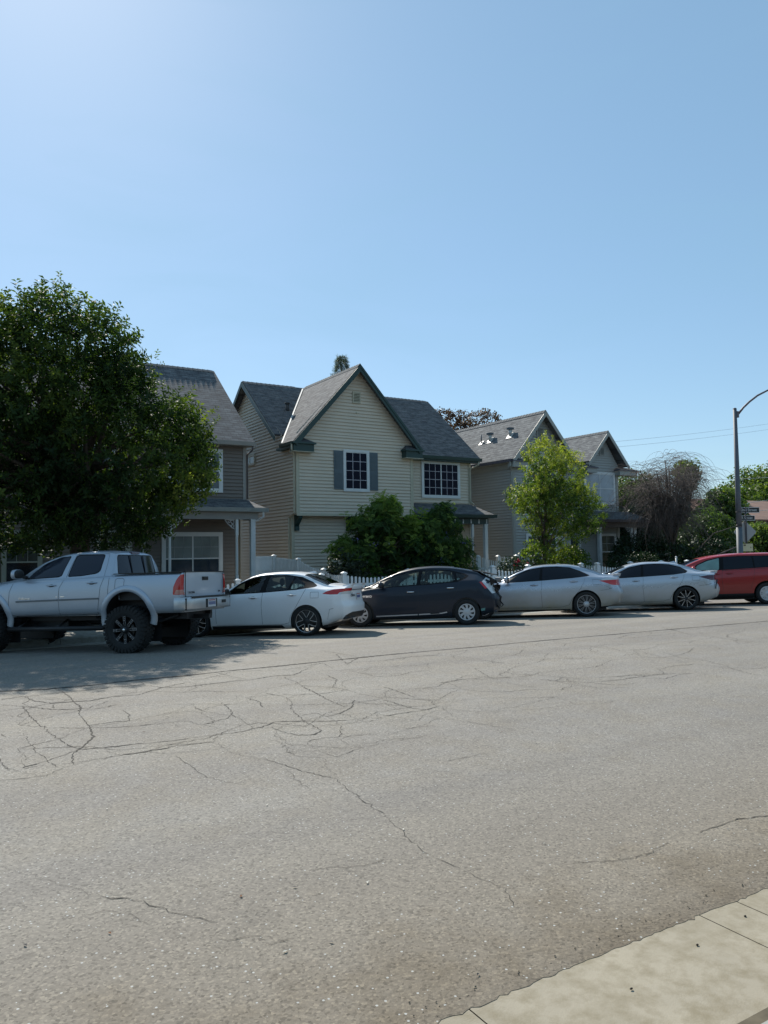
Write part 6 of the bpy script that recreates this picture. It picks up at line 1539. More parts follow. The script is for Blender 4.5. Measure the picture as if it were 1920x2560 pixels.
def far_house():
    root = thing('brown_roof_house', 'distant low house with a brown roof seen between trees at right', 'house', (78, 50, .07)); m = MB()
    wm = simple('far_wall', (.22, .20, .17), .8)
    m.box(68.5, 90, 47, 60, .07, 4.6, wm); W(m, 'wall', root)
    m = MB(); rm = simple('brown_roof', (.20, .115, .085), .9, var=.2, nscale=1)
    slab(m, [(67.5, 46, 4.5), (91, 46, 4.5), (91, 53, 7.0), (71.5, 53, 7.0)], (1, 0, 0), rm, .15); slab(m, [(67.5, 46, 4.5), (71.5, 53, 7.0), (67.5, 60, 4.5)], (0, 1, 0), rm, .15); slab(m, [(67.5, 60, 4.5), (71.5, 53, 7.0), (91, 53, 7.0), (91, 60, 4.5)], (1, 0, 0), rm, .15)
    ro = W(m, 'roof', root)
    for x in (72.6, 74.4, 76.2, 78):
        m = MB(); z = 4.5+2.5*(51.2-46)/7+.05; m.box(x-.5, x+.3, 50.9, 51.5, z, z+.14, METALVENT); W(m, 'skylight', root)
    m = MB(); m.box(70, 71.2, 46.95, 47, .1, 2.3, DARKM); W(m, 'door', root)
    m = MB(); m.box(73, 75.5, 46.94, 47, 1.1, 2.3, MIDGLASS); W(m, 'window', root)
far_house()
# ------------------------------------------------------------------ plants
def leaf_tpl(kind, rs):
    """template cluster: verts (n,3), quads (m,4); grows along +z from the origin, unit size"""
    V = []; Q = []
    def leaf(p, d, L, wd, nrm, droop=0):
        p = np.array(p); d = np.array(d, float); d /= np.linalg.norm(d); s = np.cross(d, nrm); s /= (np.linalg.norm(s)+1e-9)
        n = np.cross(s, d); b = len(V); e = p+d*L-np.array([0, 0, droop*L])
        mid = p+d*L*.45+n*L*.06
        V.extend([p, mid+s*wd/2, e, mid-s*wd/2]); Q.append((b, b+1, b+2, b+3))
    if kind == 'ash':       # twig with pointed leaves
        n = 11
        for i in range(n):
            t = .1+.9*i/(n-1); a = i*2.4+rs.uniform(-.4, .4); el = rs.uniform(.2, .8)
            d = (math.cos(a)*math.cos(el), math.sin(a)*math.cos(el), math.sin(el)); leaf((0, 0, t*.75), d, rs.uniform(.26, .42), rs.uniform(.10, .15), rs.normal(size=3)*.5+np.array([0, 0, 1]), rs.uniform(0, .3))
    elif kind == 'broad':
        for i in range(9):
            a = i*2.4+rs.uniform(-.5, .5); el = rs.uniform(-.3, .9)
            d = (math.cos(a)*math.cos(el), math.sin(a)*math.cos(el), math.sin(el)); leaf(rs.normal(size=3)*.18+np.array([0, 0, .3]), d, rs.uniform(.28, .42), rs.uniform(.2, .3), rs.normal(size=3)*.6+np.array([0, 0, 1]), .1)
    elif kind == 'fern':    # a few arching fronds with paired leaflets
        for k in range(3):
            a = k*2.1+rs.uniform(-.4, .4); dx, dy = math.cos(a), math.sin(a)
            for i in range(9):
                t = (i+1)/9; p = np.array([dx*t*.8, dy*t*.8, .45*t-.38*t*t]); wd = .30*math.sin(math.pi*min(1, t*.85+.12))
                for sg in (-1, 1):
                    d = np.array([-dy*sg+dx*.45, dx*sg+dy*.45, .05]); leaf(p, d, wd, .085, np.array([0, 0, 1.])+rs.normal(size=3)*.2, .15)
            b = len(V); V.extend([np.array([0, 0, 0.]), np.array([dx*.4, dy*.4, .13]), np.array([dx*.8, dy*.8, .07]), np.array([dx*.4, dy*.4, .10])]); Q.append((b, b+1, b+2, b+3))
    elif kind == 'needle':
        for i in range(14):
            a = i*2.4; el = rs.uniform(-.2, 1.2); d = (math.cos(a)*math.cos(el), math.sin(a)*math.cos(el), math.sin(el)); leaf((0, 0, rs.uniform(0, .5)), d, rs.uniform(.3, .6), .04, rs.normal(size=3))
    return np.array(V), np.array(Q)
def foliage(name, parent, pts, dirs, sizes, tints, kind, mat, seed=0, extra_tris=None):
    rs = np.random.default_rng(seed); T = [leaf_tpl(kind, rs) for _ in range(5)]
    VV = []; QQ = []; TT = []; base = 0; idx = rs.integers(0, 5, len(pts))
    for k in range(5):
        sel = np.where(idx == k)[0]
        if not len(sel): continue
        V, Q = T[k]; P = pts[sel]; D = dirs[sel]/np.linalg.norm(dirs[sel], axis=1, keepdims=True)
        A = rs.normal(size=D.shape); X = np.cross(D, A); X /= np.linalg.norm(X, axis=1, keepdims=True); Y = np.cross(D, X)
        W_ = (V[None, :, 0:1]*X[:, None, :]+V[None, :, 1:2]*Y[:, None, :]+V[None, :, 2:3]*D[:, None, :])*sizes[sel][:, None, None]+P[:, None, :]
        n = len(V); VV.append(W_.reshape(-1, 3)); q = (Q[None]+(np.arange(len(sel))*n)[:, None, None]+base).reshape(-1, 4); QQ.append(q); base += n*len(sel)
        tv = np.repeat(tints[sel], n)+rs.normal(size=n*len(sel))*.06; TT.append(tv)
    V = np.concatenate(VV).astype(np.float32); Q = np.concatenate(QQ).astype(np.int32); t = np.clip(np.concatenate(TT), 0, 1).astype(np.float32)
    off = np.array(parent.location) if parent is not None else 0
    V = V-off
    me = bpy.data.meshes.new(name); me.vertices.add(len(V)); me.vertices.foreach_set('co', V.astype(np.float32).ravel())
    me.loops.add(Q.size); me.loops.foreach_set('vertex_index', Q.ravel()); me.polygons.add(len(Q))
    me.polygons.foreach_set('loop_start', np.arange(0, Q.size, 4, dtype=np.int32)); me.polygons.foreach_set('loop_total', np.full(len(Q), 4, dtype=np.int32))
    me.update(calc_edges=True); me.validate()
    a = me.attributes.new('tint', 'FLOAT', 'POINT'); a.data.foreach_set('value', t)
    me.materials.append(mat); return link(name, me, parent)
def blob_points(blobs, n, rs, shell=.55, zmin=None):
    """points through a union of ellipsoids, denser near the skin; returns pts, outward dirs, skin depth 0..1"""
    w_ = np.array([b[3]*b[4]*b[5] for b in blobs])**.75; w_ /= w_.sum(); k = rs.choice(len(blobs), n, p=w_)
    B = np.array(blobs); d = rs.normal(size=(n, 3)); d /= np.linalg.norm(d, axis=1, keepdims=True)
    rr = np.where(rs.random(n) < shell, rs.uniform(.82, 1.04, n), rs.uniform(.2, .9, n)**.6)
    P = B[k, :3]+d*B[k, 3:6]*rr[:, None]; N = d/B[k, 3:6]; N /= np.linalg.norm(N, axis=1, keepdims=True)
    # depth inside the union
    dep = np.full(n, 9.)
    for b in blobs:
        q = np.linalg.norm((P-np.array(b[:3]))/np.array(b[3:6]), axis=1); dep = np.minimum(dep, q)
    keep = (dep > .55) | (rs.random(n) < .35)
    if zmin is not None: keep &= P[:, 2] > zmin
    return P[keep], N[keep], dep[keep]
def limbs(mb, base, top, r0, targets, mat, seed=0, sag=.15, r1=.02):
    rs = random.Random(seed); base, top = Vector(base), Vector(top)
    mb.tube([base, base.lerp(top, .3)+Vector((rs.uniform(-.06, .06), rs.uniform(-.06, .06), 0)), base.lerp(top, .7)+Vector((rs.uniform(-.08, .08), 0, 0)), top], [r0*1.25, r0, r0*.8, r0*.55], mat, 10)
    for T in targets:
        T = Vector(T); f = rs.uniform(.45, 1.0); s = base.lerp(top, f); m1 = s.lerp(T, .4)+Vector((rs.uniform(-.2, .2), rs.uniform(-.2, .2), rs.uniform(0, sag*2))); m2 = s.lerp(T, .75)+Vector((rs.uniform(-.15, .15), rs.uniform(-.15, .15), rs.uniform(0, sag)))
        mb.tube([s, m1, m2, T], [r0*.45, r0*.3, r0*.16, r1*.5], mat, 6)
def tree(name, label, cat, base, top, r0, blobs, n, size, kind, mat, seed, group=None, shell=.55, tintf=None, ntarget=18, up=.35, zmin=None, shoots=0, leafn='crown'):
    rs = np.random.default_rng(seed); root = thing(name, label, cat, base, group=group)
    P, N, dep = blob_points(blobs, n, rs, shell, zmin)
    # uneven outline: push some regions in or out
    ph = rs.uniform(0, 6.28, 6); amp = .10
    wob = sum(np.sin(P[:, i % 3]*f_+ph[i]) for i, f_ in enumerate((2.1, 2.7, 3.3, 4.6, 1.4, 5.2)))/6
    P = P+N*(wob[:, None]*amp*4*min(b[3] for b in blobs)*.5)
    # gaps
    g = np.sin(P[:, 0]*3.1+ph[0])+np.sin(P[:, 1]*3.4+ph[1])+np.sin(P[:, 2]*3.7+ph[2]); keep = (g > -1.5) | (rs.random(len(P)) < .25)
    P, N, dep = P[keep], N[keep], dep[keep]
    D = N+rs.normal(size=N.shape)*.45+np.array([0, 0, up]); sz = rs.uniform(.7, 1.3, len(P))*size
    zr = (P[:, 2]-P[:, 2].min())/(np.ptp(P[:, 2])+1e-6)
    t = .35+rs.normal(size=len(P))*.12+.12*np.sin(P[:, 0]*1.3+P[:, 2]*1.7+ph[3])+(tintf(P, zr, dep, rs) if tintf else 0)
    if shoots:
        o = np.where(dep > .93)[0]; o = rs.choice(o, min(shoots, len(o)), replace=False)
        sp, sdn, ss, st = [], [], [], []
        for i in o:
            if N[i, 2] < -.1: continue
            L = rs.uniform(.25, .75)*size*2.2; d = N[i]*.7+np.array([0, 0, .9]); d /= np.linalg.norm(d)
            for q in np.arange(0, L, size*.42): sp.append(P[i]+d*q); sdn.append(d+rs.normal(size=3)*.3); ss.append(size*.8); st.append(.75)
        P = np.concatenate([P, np.array(sp)]); D = np.concatenate([D, np.array(sdn)]); sz = np.concatenate([sz, np.array(ss)]); t = np.concatenate([t, np.array(st)])
    mb = MB(); o = rs.choice(len(P), min(ntarget, len(P)), replace=False)
    limbs(mb, base, top, r0, [P[i]*.82+np.array(top)*.18 for i in o], BARK, seed); W(mb, 'trunk', root)
    foliage(leafn, root, P, D, sz, t, kind, mat, seed+1)
    return root
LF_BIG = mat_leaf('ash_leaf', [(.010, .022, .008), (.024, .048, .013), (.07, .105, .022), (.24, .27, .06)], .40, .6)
LF_JAC = mat_leaf('fern_leaf', [(.022, .05, .020), (.052, .10, .030), (.14, .21, .045), (.36, .40, .09)], .42, .55)
LF_ASH = mat_leaf('young_leaf', [(.025, .055, .016), (.075, .12, .024), (.23, .27, .045), (.48, .40, .10)], .46)
LF_FAR = mat_leaf('far_leaf', [(.022, .045, .02), (.05, .088, .026), (.10, .145, .035), (.21, .24, .05)], .38)
LF_RED = mat_leaf('rusty_leaf', [(.05, .032, .03), (.085, .05, .045), (.12, .07, .058), (.18, .12, .095)], .3)
LF_DARK = mat_leaf('dark_leaf', [(.006, .016, .008), (.014, .032, .012), (.025, .05, .018), (.05, .08, .03)], .22)
LF_GREY = mat_leaf('grey_leaf', [(.06, .08, .075), (.09, .11, .10), (.12, .14, .13), (.16, .18, .16)], .25)
top_t = lambda P, zr, dep, rs: .6*np.clip(zr-.6, 0, 1)+.2*np.clip(dep-.85, 0, .3)*3*(zr > .35)+.30*np.clip((P[:, 0]-4.9)/1.5, 0, 1)*(dep > .8)  # yellow new growth above; the sunlit right edge is painted into the tint
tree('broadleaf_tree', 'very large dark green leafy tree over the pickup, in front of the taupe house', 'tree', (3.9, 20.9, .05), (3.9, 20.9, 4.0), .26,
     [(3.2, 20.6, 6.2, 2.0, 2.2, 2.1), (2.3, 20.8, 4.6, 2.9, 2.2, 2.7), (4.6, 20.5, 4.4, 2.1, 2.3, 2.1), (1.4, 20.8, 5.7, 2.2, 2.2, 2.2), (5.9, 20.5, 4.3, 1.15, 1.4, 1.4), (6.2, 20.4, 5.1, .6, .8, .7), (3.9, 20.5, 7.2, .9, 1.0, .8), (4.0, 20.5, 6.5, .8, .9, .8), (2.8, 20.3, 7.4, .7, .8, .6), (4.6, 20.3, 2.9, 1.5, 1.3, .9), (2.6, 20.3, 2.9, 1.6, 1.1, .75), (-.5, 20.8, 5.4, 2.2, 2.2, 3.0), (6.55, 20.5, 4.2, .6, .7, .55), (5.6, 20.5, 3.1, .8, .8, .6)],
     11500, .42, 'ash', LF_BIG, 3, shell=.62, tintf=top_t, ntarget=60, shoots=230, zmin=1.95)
tree('young_tree', 'light green young tree with yellowish tips in front of the sage house', 'tree', (20.35, 21.7, .05), (20.6, 21.7, 2.9), .075,
     [(20.5, 21.7, 4.7, .72, .7, 1.05), (21.6, 21.8, 4.6, .75, .75, .95), (21.0, 21.7, 3.4, 1.45, 1.0, .95), (19.7, 21.6, 3.7, .68, .6, .5), (22.5, 21.8, 3.2, .95, .8, .8), (21.0, 21.7, 2.35, .95, .7, .6)],
     2500, .32, 'ash', LF_ASH, 13, shell=.62, tintf=lambda P, zr, dep, rs: -.02+.38*np.clip(zr-.45, 0, 1)+.35*(rs.random(len(P)) < .05), ntarget=30, shoots=110)
tree('garden_shrub', 'low leafy shrub under the light green young tree by the picket fence', 'shrub', (21.6, 21.9, .05), (21.6, 21.9, .9), .04, [(20.0, 21.7, 1.45, .45, .5, .45), (21.9, 21.9, 1.25, .75, .6, .55), (22.4, 22.0, 1.1, .45, .5, .45)], 700, .26, 'broad', LF_ASH, 14, tintf=lambda P, zr, dep, rs: -.05)
jt = lambda P, zr, dep, rs: .45*np.clip(zr-.45, 0, 1)+.2*np.clip((13.2-P[:, 0])/1.2, 0, 1)-.06  # yellower tops; sun on the left side is put into the leaf colour
def sprays(seed, main, k, r_):
    rs = np.random.default_rng(seed); out = []
    for c in main:
        for _ in range(k):
            d = rs.normal(size=3); d /= np.linalg.norm(d); q = rs.uniform(.35, 1.0); out.append((c[0]+d[0]*c[3]*q, c[1]+d[1]*c[4]*q, c[2]+d[2]*c[5]*q, r_*rs.uniform(.6, 1.3), r_*rs.uniform(.6, 1.2), r_*rs.uniform(.4, .8)))
    return out
tree('feathery_tree', 'taller feathery leaved bushy tree with yellow green tips before the cream house', 'tree', (13.2, 22.0, .05), (13.5, 22.0, 1.9), .07,
     sprays(1, [(13.5, 22.0, 2.75, .75, .6, .6), (12.5, 22.0, 2.15, .7, .6, .75), (13.5, 21.9, 1.6, 1.3, .6, .75), (14.4, 22.0, 2.3, .6, .6, .85), (13.8, 22, 3.3, .25, .3, .3), (12.6, 21.8, 1.2, .7, .5, .5), (14.6, 21.9, 1.5, .7, .6, .8), (13.0, 21.9, 2.5, .5, .5, .5)], 10, .33), 1800, .34, 'fern', LF_JAC, 23, shell=.6, tintf=jt, ntarget=44, shoots=90)
tree('feathery_tree', 'darker feathery leaved tree with a fern like top beside the cream house porch', 'tree', (16.1, 22.2, .05), (16.2, 22.2, 1.8), .06,
     sprays(2, [(16.2, 22.2, 2.1, .85, .6, .7), (15.4, 22.1, 1.8, .8, .6, .9), (16.8, 22.2, 1.75, .55, .6, .7), (16.05, 22.2, 3.0, .25, .3, .4), (16.2, 22.0, 1.1, 1.1, .6, .5), (15.1, 22.0, 1.6, .5, .5, .9), (15.4, 22.1, 2.4, .5, .5, .5)], 11, .34), 1750, .34, 'fern', LF_JAC, 25, shell=.6, tintf=lambda P, zr, dep, rs: -.14+.3*np.clip(zr-.75, 0, 1), ntarget=38, shoots=60)
# jacaranda blooms
LIL = simple('lilac_petal', (.12, .11, .30), .6)
mb = MB(); r = random.Random(5)
for c in ((12.75, 21.15, 2.05), (15.7, 21.3, 2.3), (16.45, 21.4, 2.1), (16.9, 21.5, 2.0), (12.2, 21.3, 2.25), (15.4, 21.25, 1.5)):
    for i in range(6): mb.ball((c[0]+r.gauss(0, .07), c[1]+r.gauss(0, .05), c[2]+r.gauss(0, .06)), r.uniform(.010, .020), LIL, 5, 4)
ft = [o for o in bpy.data.objects if o.name == 'feathery_tree'][0]; W(mb, 'blossom', ft)
tree('rose_bush', 'dark reddish rose bush at the corner of the picket fence by the cream house', 'rose bush', (11.95, 21.5, .05), (11.95, 21.5, 1.0), .035, [(11.8, 21.5, 1.45, .42, .4, .42), (12.15, 21.5, 1.1, .4, .4, .45), (11.7, 21.5, 1.05, .3, .3, .35)], 520, .24, 'broad', mat_leaf('rose_leaf', [(.02, .02, .02), (.03, .045, .03), (.05, .06, .03), (.11, .05, .05)], .25), 31)
rb = tree('rose_bush', 'rose bush with bright red blooms behind the picket fence near the young tree', 'rose bush', (18.9, 21.4, .05), (18.9, 21.4, .9), .03, [(18.6, 21.4, 1.22, .45, .35, .30), (19.3, 21.4, 1.15, .45, .35, .25), (18.9, 21.4, .8, .8, .4, .4)], 560, .22, 'broad', mat_leaf('rose_leaf_b', [(.02, .03, .02), (.035, .06, .03), (.06, .07, .04), (.12, .05, .05)], .25), 33)
RED = simple('red_petal', (.42, .012, .03), .6); WPET = simple('white_petal', (.6, .6, .55), .6); mb = MB()
for (x, z, m_, k) in ((18.55, 1.42, RED, .08), (18.68, 1.46, RED, .07), (18.45, 1.32, RED, .06), (18.6, 1.30, RED, .05), (19.1, 1.36, RED, .04), (19.5, 1.2, RED, .05), (18.75, 1.25, WPET, .04), (19.0, 1.28, WPET, .035), (19.35, 1.4, WPET, .03), (18.9, 1.15, WPET, .03)):
    for i in range(5): mb.ball((x+r.gauss(0, k*.35), 21.08+r.gauss(0, .02), z+r.gauss(0, k*.35)), k*.5, m_, 6, 4)
W(mb, 'blossom', rb)
# small front garden plants seen under the sage porch
tree('garden_shrub', 'dark flowering shrub in front of the sage house porch window', 'shrub', (26.5, 22.5, .05), (26.5, 22.5, .8), .03, [(25.6, 22.3, 1.05, .7, .5, .35), (27.0, 22.6, 1.1, .8, .5, .4)], 420, .24, 'broad', LF_DARK, 41)
# background
def conif(name, label, base, h, r_, n, mat, seed, kind='needle', size=.9):
    rs = np.random.default_rng(seed); root = thing(name, label, 'tree', base); z = h*(1-rs.random(n)**1.2*.85); rad = r_*(1-(z/h))**.8+.15; a = rs.uniform(0, 6.28, n)
    q = rad*np.sqrt(rs.uniform(.3, 1, n)); P = np.stack([base[0]+np.cos(a)*q, base[1]+np.sin(a)*q, base[2]+z], 1); D = np.stack([np.cos(a), np.sin(a), rs.uniform(-.1, .5, n)], 1)
    mb = MB(); mb.tube([base, (base[0], base[1], base[2]+h*.97)], [.3, .04], BARK, 8); W(mb, 'trunk', root); foliage('crown', root, P, D, np.full(n, size)*rs.uniform(.6, 1.2, n), rs.uniform(.1, .7, n), kind, mat, seed)
conif('conifer_tree', 'small blue green conifer top rising behind the cream house gable', (24.75, 45.0, 0), 14.75, 2.6, 2600, LF_GREY, 51, size=.40)
tree('eucalyptus_tree', 'rusty brown open crowned tree behind the roof of the cream house', 'tree', (35.4, 45.5, 0), (35.3, 45.5, 9.0), .3,
     [(32.9, 45, 11.0, 1.0, 1.0, .75), (34.2, 45, 11.3, .9, .9, .55), (36.6, 45, 11.2, 1.5, 1.2, .8), (35.2, 45, 10.5, 1.0, .9, .5), (38, 45.2, 10.6, 1.0, 1, .6), (32.4, 45, 10.2, .8, .9, .5)], 1000, .42, 'broad', LF_RED, 53, shell=.5, ntarget=30)
FT = 'trees and tall shrubs beyond the sage house'
fars = [('leafy tree showing at the right end of the sage house above its porch', (46.5, 39.5, 4.9), 2.8, 2.5, LF_FAR, 61, -.02), ('small leafy treetop with yellowing leaves rising above the bare willow', (53.3, 40, 7.4), 1.1, 1.3, LF_FAR, 62, .25),
 ('broad dark tree mass directly behind the bare willow', (50, 41, 4.0), 4.2, 2.5, LF_FAR, 66, -.22), ('leafy tree between the bare willow and the lamp pole', (57.6, 40, 4.5), 2.4, 2.3, LF_FAR, 65, .0),
 ('yellow green tree just right of the street lamp pole', (99, 64, 6.2), 6.0, 4.2, LF_FAR, 64, .12), ('tallest bright green tree at the far right edge above the brown roof', (106, 66, 8.8), 7.0, 4.8, LF_FAR, 63, .15),
 ('bright leafy bush behind the diamond sign', (47.6, 30, 1.9), 2.0, 1.5, LF_FAR, 67, .12), ('dark leafy tree left of the lamp pole, low behind the willow', (42.5, 30.5, 2.2), 2.6, 2.1, LF_FAR, 70, -.08), ('dark tree on the left of the willow beside the porch', (36.8, 31.5, 2.4), 2.0, 2.1, LF_DARK, 68, -.02)]
for lb, c, rw_, rh_, mt, sd_, tt in fars:
    rs = np.random.default_rng(sd_); bl = [(c[0]+rs.uniform(-.5, .5)*rw_, c[1]+rs.uniform(-.4, .4)*rw_, c[2]+rs.uniform(-.45, .55)*rh_, rw_*rs.uniform(.35, .6), rw_*rs.uniform(.35, .6), rh_*rs.uniform(.3, .5)) for _ in range(9)]+[(c[0], c[1], c[2], rw_*.7, rw_*.7, rh_*.75)]
    tree('leafy_tree', lb, 'tree', (c[0], c[1], .03), (c[0], c[1], max(1.2, c[2])), .22, bl, 2200 if rw_ > 1.5 else 330, 1.1 if c[1] > 60 else .62 if c[1] > 31 else .42, 'broad', mt, sd_, group=None, shell=.6, tintf=(lambda P, zr, dep, rs, tt=tt: tt+.3*np.clip(zr-.5, 0, 1)), ntarget=22, zmin=.3)
tree('hedge', 'dark low hedge below the willow between porch and street lamp', 'hedge', (33.5, 24.2, .03), (33.5, 24.2, .5), .05, [(29.5, 25.4, .9, 1.4, .8, .9), (31.5, 24.6, .9, 1.6, .8, 1.1), (34, 24.2, .9, 1.8, .8, 1.2), (30.3, 26, 1.6, .9, .7, .8)], 2200, .33, 'broad', LF_DARK, 71, shell=.6)
# bare weeping tree: drooping twigs
def willow():
    TW = simple('bare_twig', (.12, .096, .085), .9, var=.3, nscale=5); root = thing('bare_willow', 'bare weeping tree with a tangle of brown drooping twigs at the street corner', 'tree', (31.6, 24.6, .03)); rs = random.Random(8)
    mb = MB(); base = Vector((31.6, 24.6, .03)); top = Vector((31.5, 24.6, 2.6)); mb.tube([base, base.lerp(top, .5)+Vector((.08, 0, 0)), top], [.17, .14, .11], BARK, 10)
    heads = []
    for i in range(26):
        a = rs.uniform(0, 6.28); rr = rs.uniform(.5, 3.1); T = Vector((31.6+rr*math.cos(a)*1.0, 24.6+rr*math.sin(a)*.75, 5.9-.18*rr**1.6+rs.uniform(-.9, .3)))
        s = base.lerp(top, rs.uniform(.55, 1)); mm = s.lerp(T, .5)+Vector((0, 0, rs.uniform(.2, .7))); mb.tube([s, mm, T], [.06, .04, .018], BARK, 6); heads += [T, mm, mm.lerp(T, .5), s.lerp(mm, .7)]
    mb.tube([(32.0, 24.4, 1.0), (32.6, 24.0, 1.7), (33.6, 23.8, 2.5), (35.3, 23.6, 2.9)], [.05, .04, .03, .01], BARK, 6)
    mb.tube([(32.4, 23.8, .9), (33.4, 23.4, 1.5), (34.5, 23.0, 1.9)], [.04, .035, .02], TW, 6)
    W(mb, 'trunk', root); mb = MB()
    for i in range(3000):
        h = rs.choice(heads); a = rs.uniform(0, 6.28); p = Vector(h)+Vector((rs.gauss(0, .25), rs.gauss(0, .2), rs.gauss(0, .2))); d = Vector((math.cos(a)*.9, math.sin(a)*.8, rs.uniform(.0, .9))); pts = [p]; st = rs.uniform(.13, .26); L = rs.randint(5, 11)
        for k in range(L):
            d = d+Vector((rs.gauss(0, .13), rs.gauss(0, .13), -.22+rs.gauss(0, .08))); d.normalize(); p = p+d*st; pts.append(p)
            if p.z < 1.0: break
        if len(pts) < 3: continue
        r0_ = rs.uniform(.005, .010); mb.tube(pts, [r0_*(1-.75*k/len(pts)) for k in range(len(pts))], TW, 3, cap=False)
    W(mb, 'twigs', root)
willow()
# ------------------------------------------------------------------ fences
def picket(mb, p, ud, z0, z1, w=.075, t=.018):
    """one board with a pointed top at p (2D), ud horizontal direction"""
    x, y = p; ux, uy = ud; nx, ny = -uy, ux; V = []
    prof = [(-w/2, z0), (w/2, z0), (w/2, z1-.035), (w*.22, z1), (-w*.22, z1), (-w/2, z1-.035)]
    for s in (-t/2, t/2):
        for u, z in prof: V.append((x+ux*u+nx*s, y+uy*u+ny*s, z))
    mb.add(V, [(5, 4, 3, 2, 1, 0), (6, 7, 8, 9, 10, 11)]+[(i, (i+1) % 6, 6+(i+1) % 6, 6+i) for i in range(6)], FENCEM)
def fpost(root, x, y, z0, z1, s=.064):
    m = MB(); m.box(x-s, x+s, y-s, y+s, z0, z1-.05, FENCEM); k = s+.018
    m.box(x-k, x+k, y-k, y+k, z1-.05, z1-.03, FENCEM)
    m.hexa([(x-k, y-k, z1-.03), (x+k, y-k, z1-.03), (x+k, y+k, z1-.03), (x-k, y+k, z1-.03)], [(x-.012, y-.012, z1+.015), (x+.012, y-.012, z1+.015), (x+.012, y+.012, z1+.015), (x-.012, y+.012, z1+.015)], FENCEM)
    return W(m, 'fence_post', root)
def fpanel(root, a, b, za, zb, z0=.10, dip=.0, pitch=.135, rails=(.30, .80), pw=.075, name='picket_panel'):
    """panel between 2D points a and b; top runs from za to zb with a concave dip"""
    a, b = Vector(a), Vector(b); L = (b-a).length; u = (b-a)/L; n = max(2, int(L/pitch)); mb = MB()
    for i in range(n):
        t = (i+.5)/n; z = lerp(za, zb, t)-dip*math.sin(math.pi*t)
        picket(mb, (a.x+(b.x-a.x)*t, a.y+(b.y-a.y)*t), (u.x, u.y), z0, z, pw)
    nx, ny = -u.y*.03, u.x*.03
    for rz in rails:
        z = z0+rz*(min(za, zb)-dip-z0); q = [(a.x+nx, a.y+ny), (b.x+nx, b.y+ny), (b.x+nx*1.9+0, b.y+ny*1.9), (a.x+nx*1.9, a.y+ny*1.9)]
        q = [(a.x+nx*.35, a.y+ny*.35), (b.x+nx*.35, b.y+ny*.35), (b.x+nx*1.6, b.y+ny*1.6), (a.x+nx*1.6, a.y+ny*1.6)]
        mb.hexa([(x, y, z-.04) for x, y in q], [(x, y, z+.04) for x, y in q], FENCEM)
    return W(mb, name, root)
def ftop(x): return float(np.interp(x, [0, 7, 10.7, 12, 17, 25], [.92, 1.0, 1.12, 1.16, 1.21, 1.22]))
FY = 20.7
def front_fence(name, label, xs):
    root = thing(name, label, 'fence', (xs[0], FY, .05), group='white picket fences along the front yards')
    for x in xs: fpost(root, x, FY, .05, ftop(x)+.10)
    for a, b in zip(xs[:-1], xs[1:]): fpanel(root, (a+.07, FY), (b-.07, FY), ftop(a)+.0, ftop(b)+.0, dip=.11)
    return root
front_fence('picket_fence', 'white picket fence behind the pickup, in front of the taupe house', [-4.0, -1.6, .8, 3.2, 5.6, 8.0, 10.62])
front_fence('picket_fence', 'white picket fence with scalloped top in front of the cream house and feathery trees', [11.38, 13.7, 15.45, 17.15, 18.75, 20.2])
front_fence('picket_fence', 'white picket fence in front of the sage house, seen above the silver sedans', [21.35, 22.2, 24.0, 25.8, 27.4])
root = thing('picket_fence', 'white fence stepping down from house height to the street, between taupe and cream houses', 'fence', (11.3, FY, .05), group='white picket fences along the front yards')
fpost(root, 11.3, 25.7, .05, 1.78); fpost(root, 11.3, 23.7, .05, 1.66); fpost(root, 11.3, 21.85, .05, 1.34); 
fpanel(root, (11.3, 25.6), (11.3, 23.8), 1.70, 1.60, pitch=.11, pw=.07); fpanel(root, (11.3, 23.6), (11.3, 21.95), 1.58, 1.27, pitch=.11, dip=.04, pw=.07); fpanel(root, (11.3, 21.75), (11.3, FY+.05), 1.24, 1.16, pitch=.12, dip=.05, pw=.07)
root = thing('privacy_fence', 'solid white vinyl fence panel joining the taupe house to the picket fence', 'fence', (10.5, 25.8, .05))
m = MB(); m.box(10.56, 11.23, 25.68, 25.72, .12, 1.70, FENCEM); m.box(10.56, 11.23, 25.66, 25.74, 1.22, 1.30, FENCEM); m.box(10.56, 11.23, 25.66, 25.74, .12, .24, FENCEM); m.box(10.56, 11.23, 25.66, 25.74, 1.66, 1.73, FENCEM)
for i in range(5): m.box(10.60+i*.125, 10.604+i*.125, 25.675, 25.679, .24, 1.22, CREAMTRIM)
W(m, 'panel', root)
root = thing('picket_fence', 'tall white picket fence running back between the cream and sage houses', 'fence', (22.2, 26.2, .05), group='white picket fences along the front yards')
for y, z in ((26.4, 1.60), (24.6, 1.62), (22.6, 1.52)): fpost(root, 22.2, y, .05, z)
fpanel(root, (22.2, 26.3), (22.2, 24.7), 1.53, 1.54, pitch=.12, pw=.065); fpanel(root, (22.2, 24.5), (22.2, 22.7), 1.54, 1.44, pitch=.12, pw=.065); fpanel(root, (22.2, 22.5), (22.2, 20.8), 1.40, 1.2, pitch=.12, dip=.06, pw=.065)
root = thing('garden_gate', 'white garden gate with a sagging curved top beside the cream house porch', 'gate', (21.3, 25.4, .05))
fpost(root, 20.05, 25.1, .05, 1.62); fpost(root, 22.1, 25.1, .05, 1.62); fpanel(root, (20.12, 25.1), (22.03, 25.1), 1.58, 1.50, pitch=.11, dip=.16, pw=.05, name='gate_leaf')
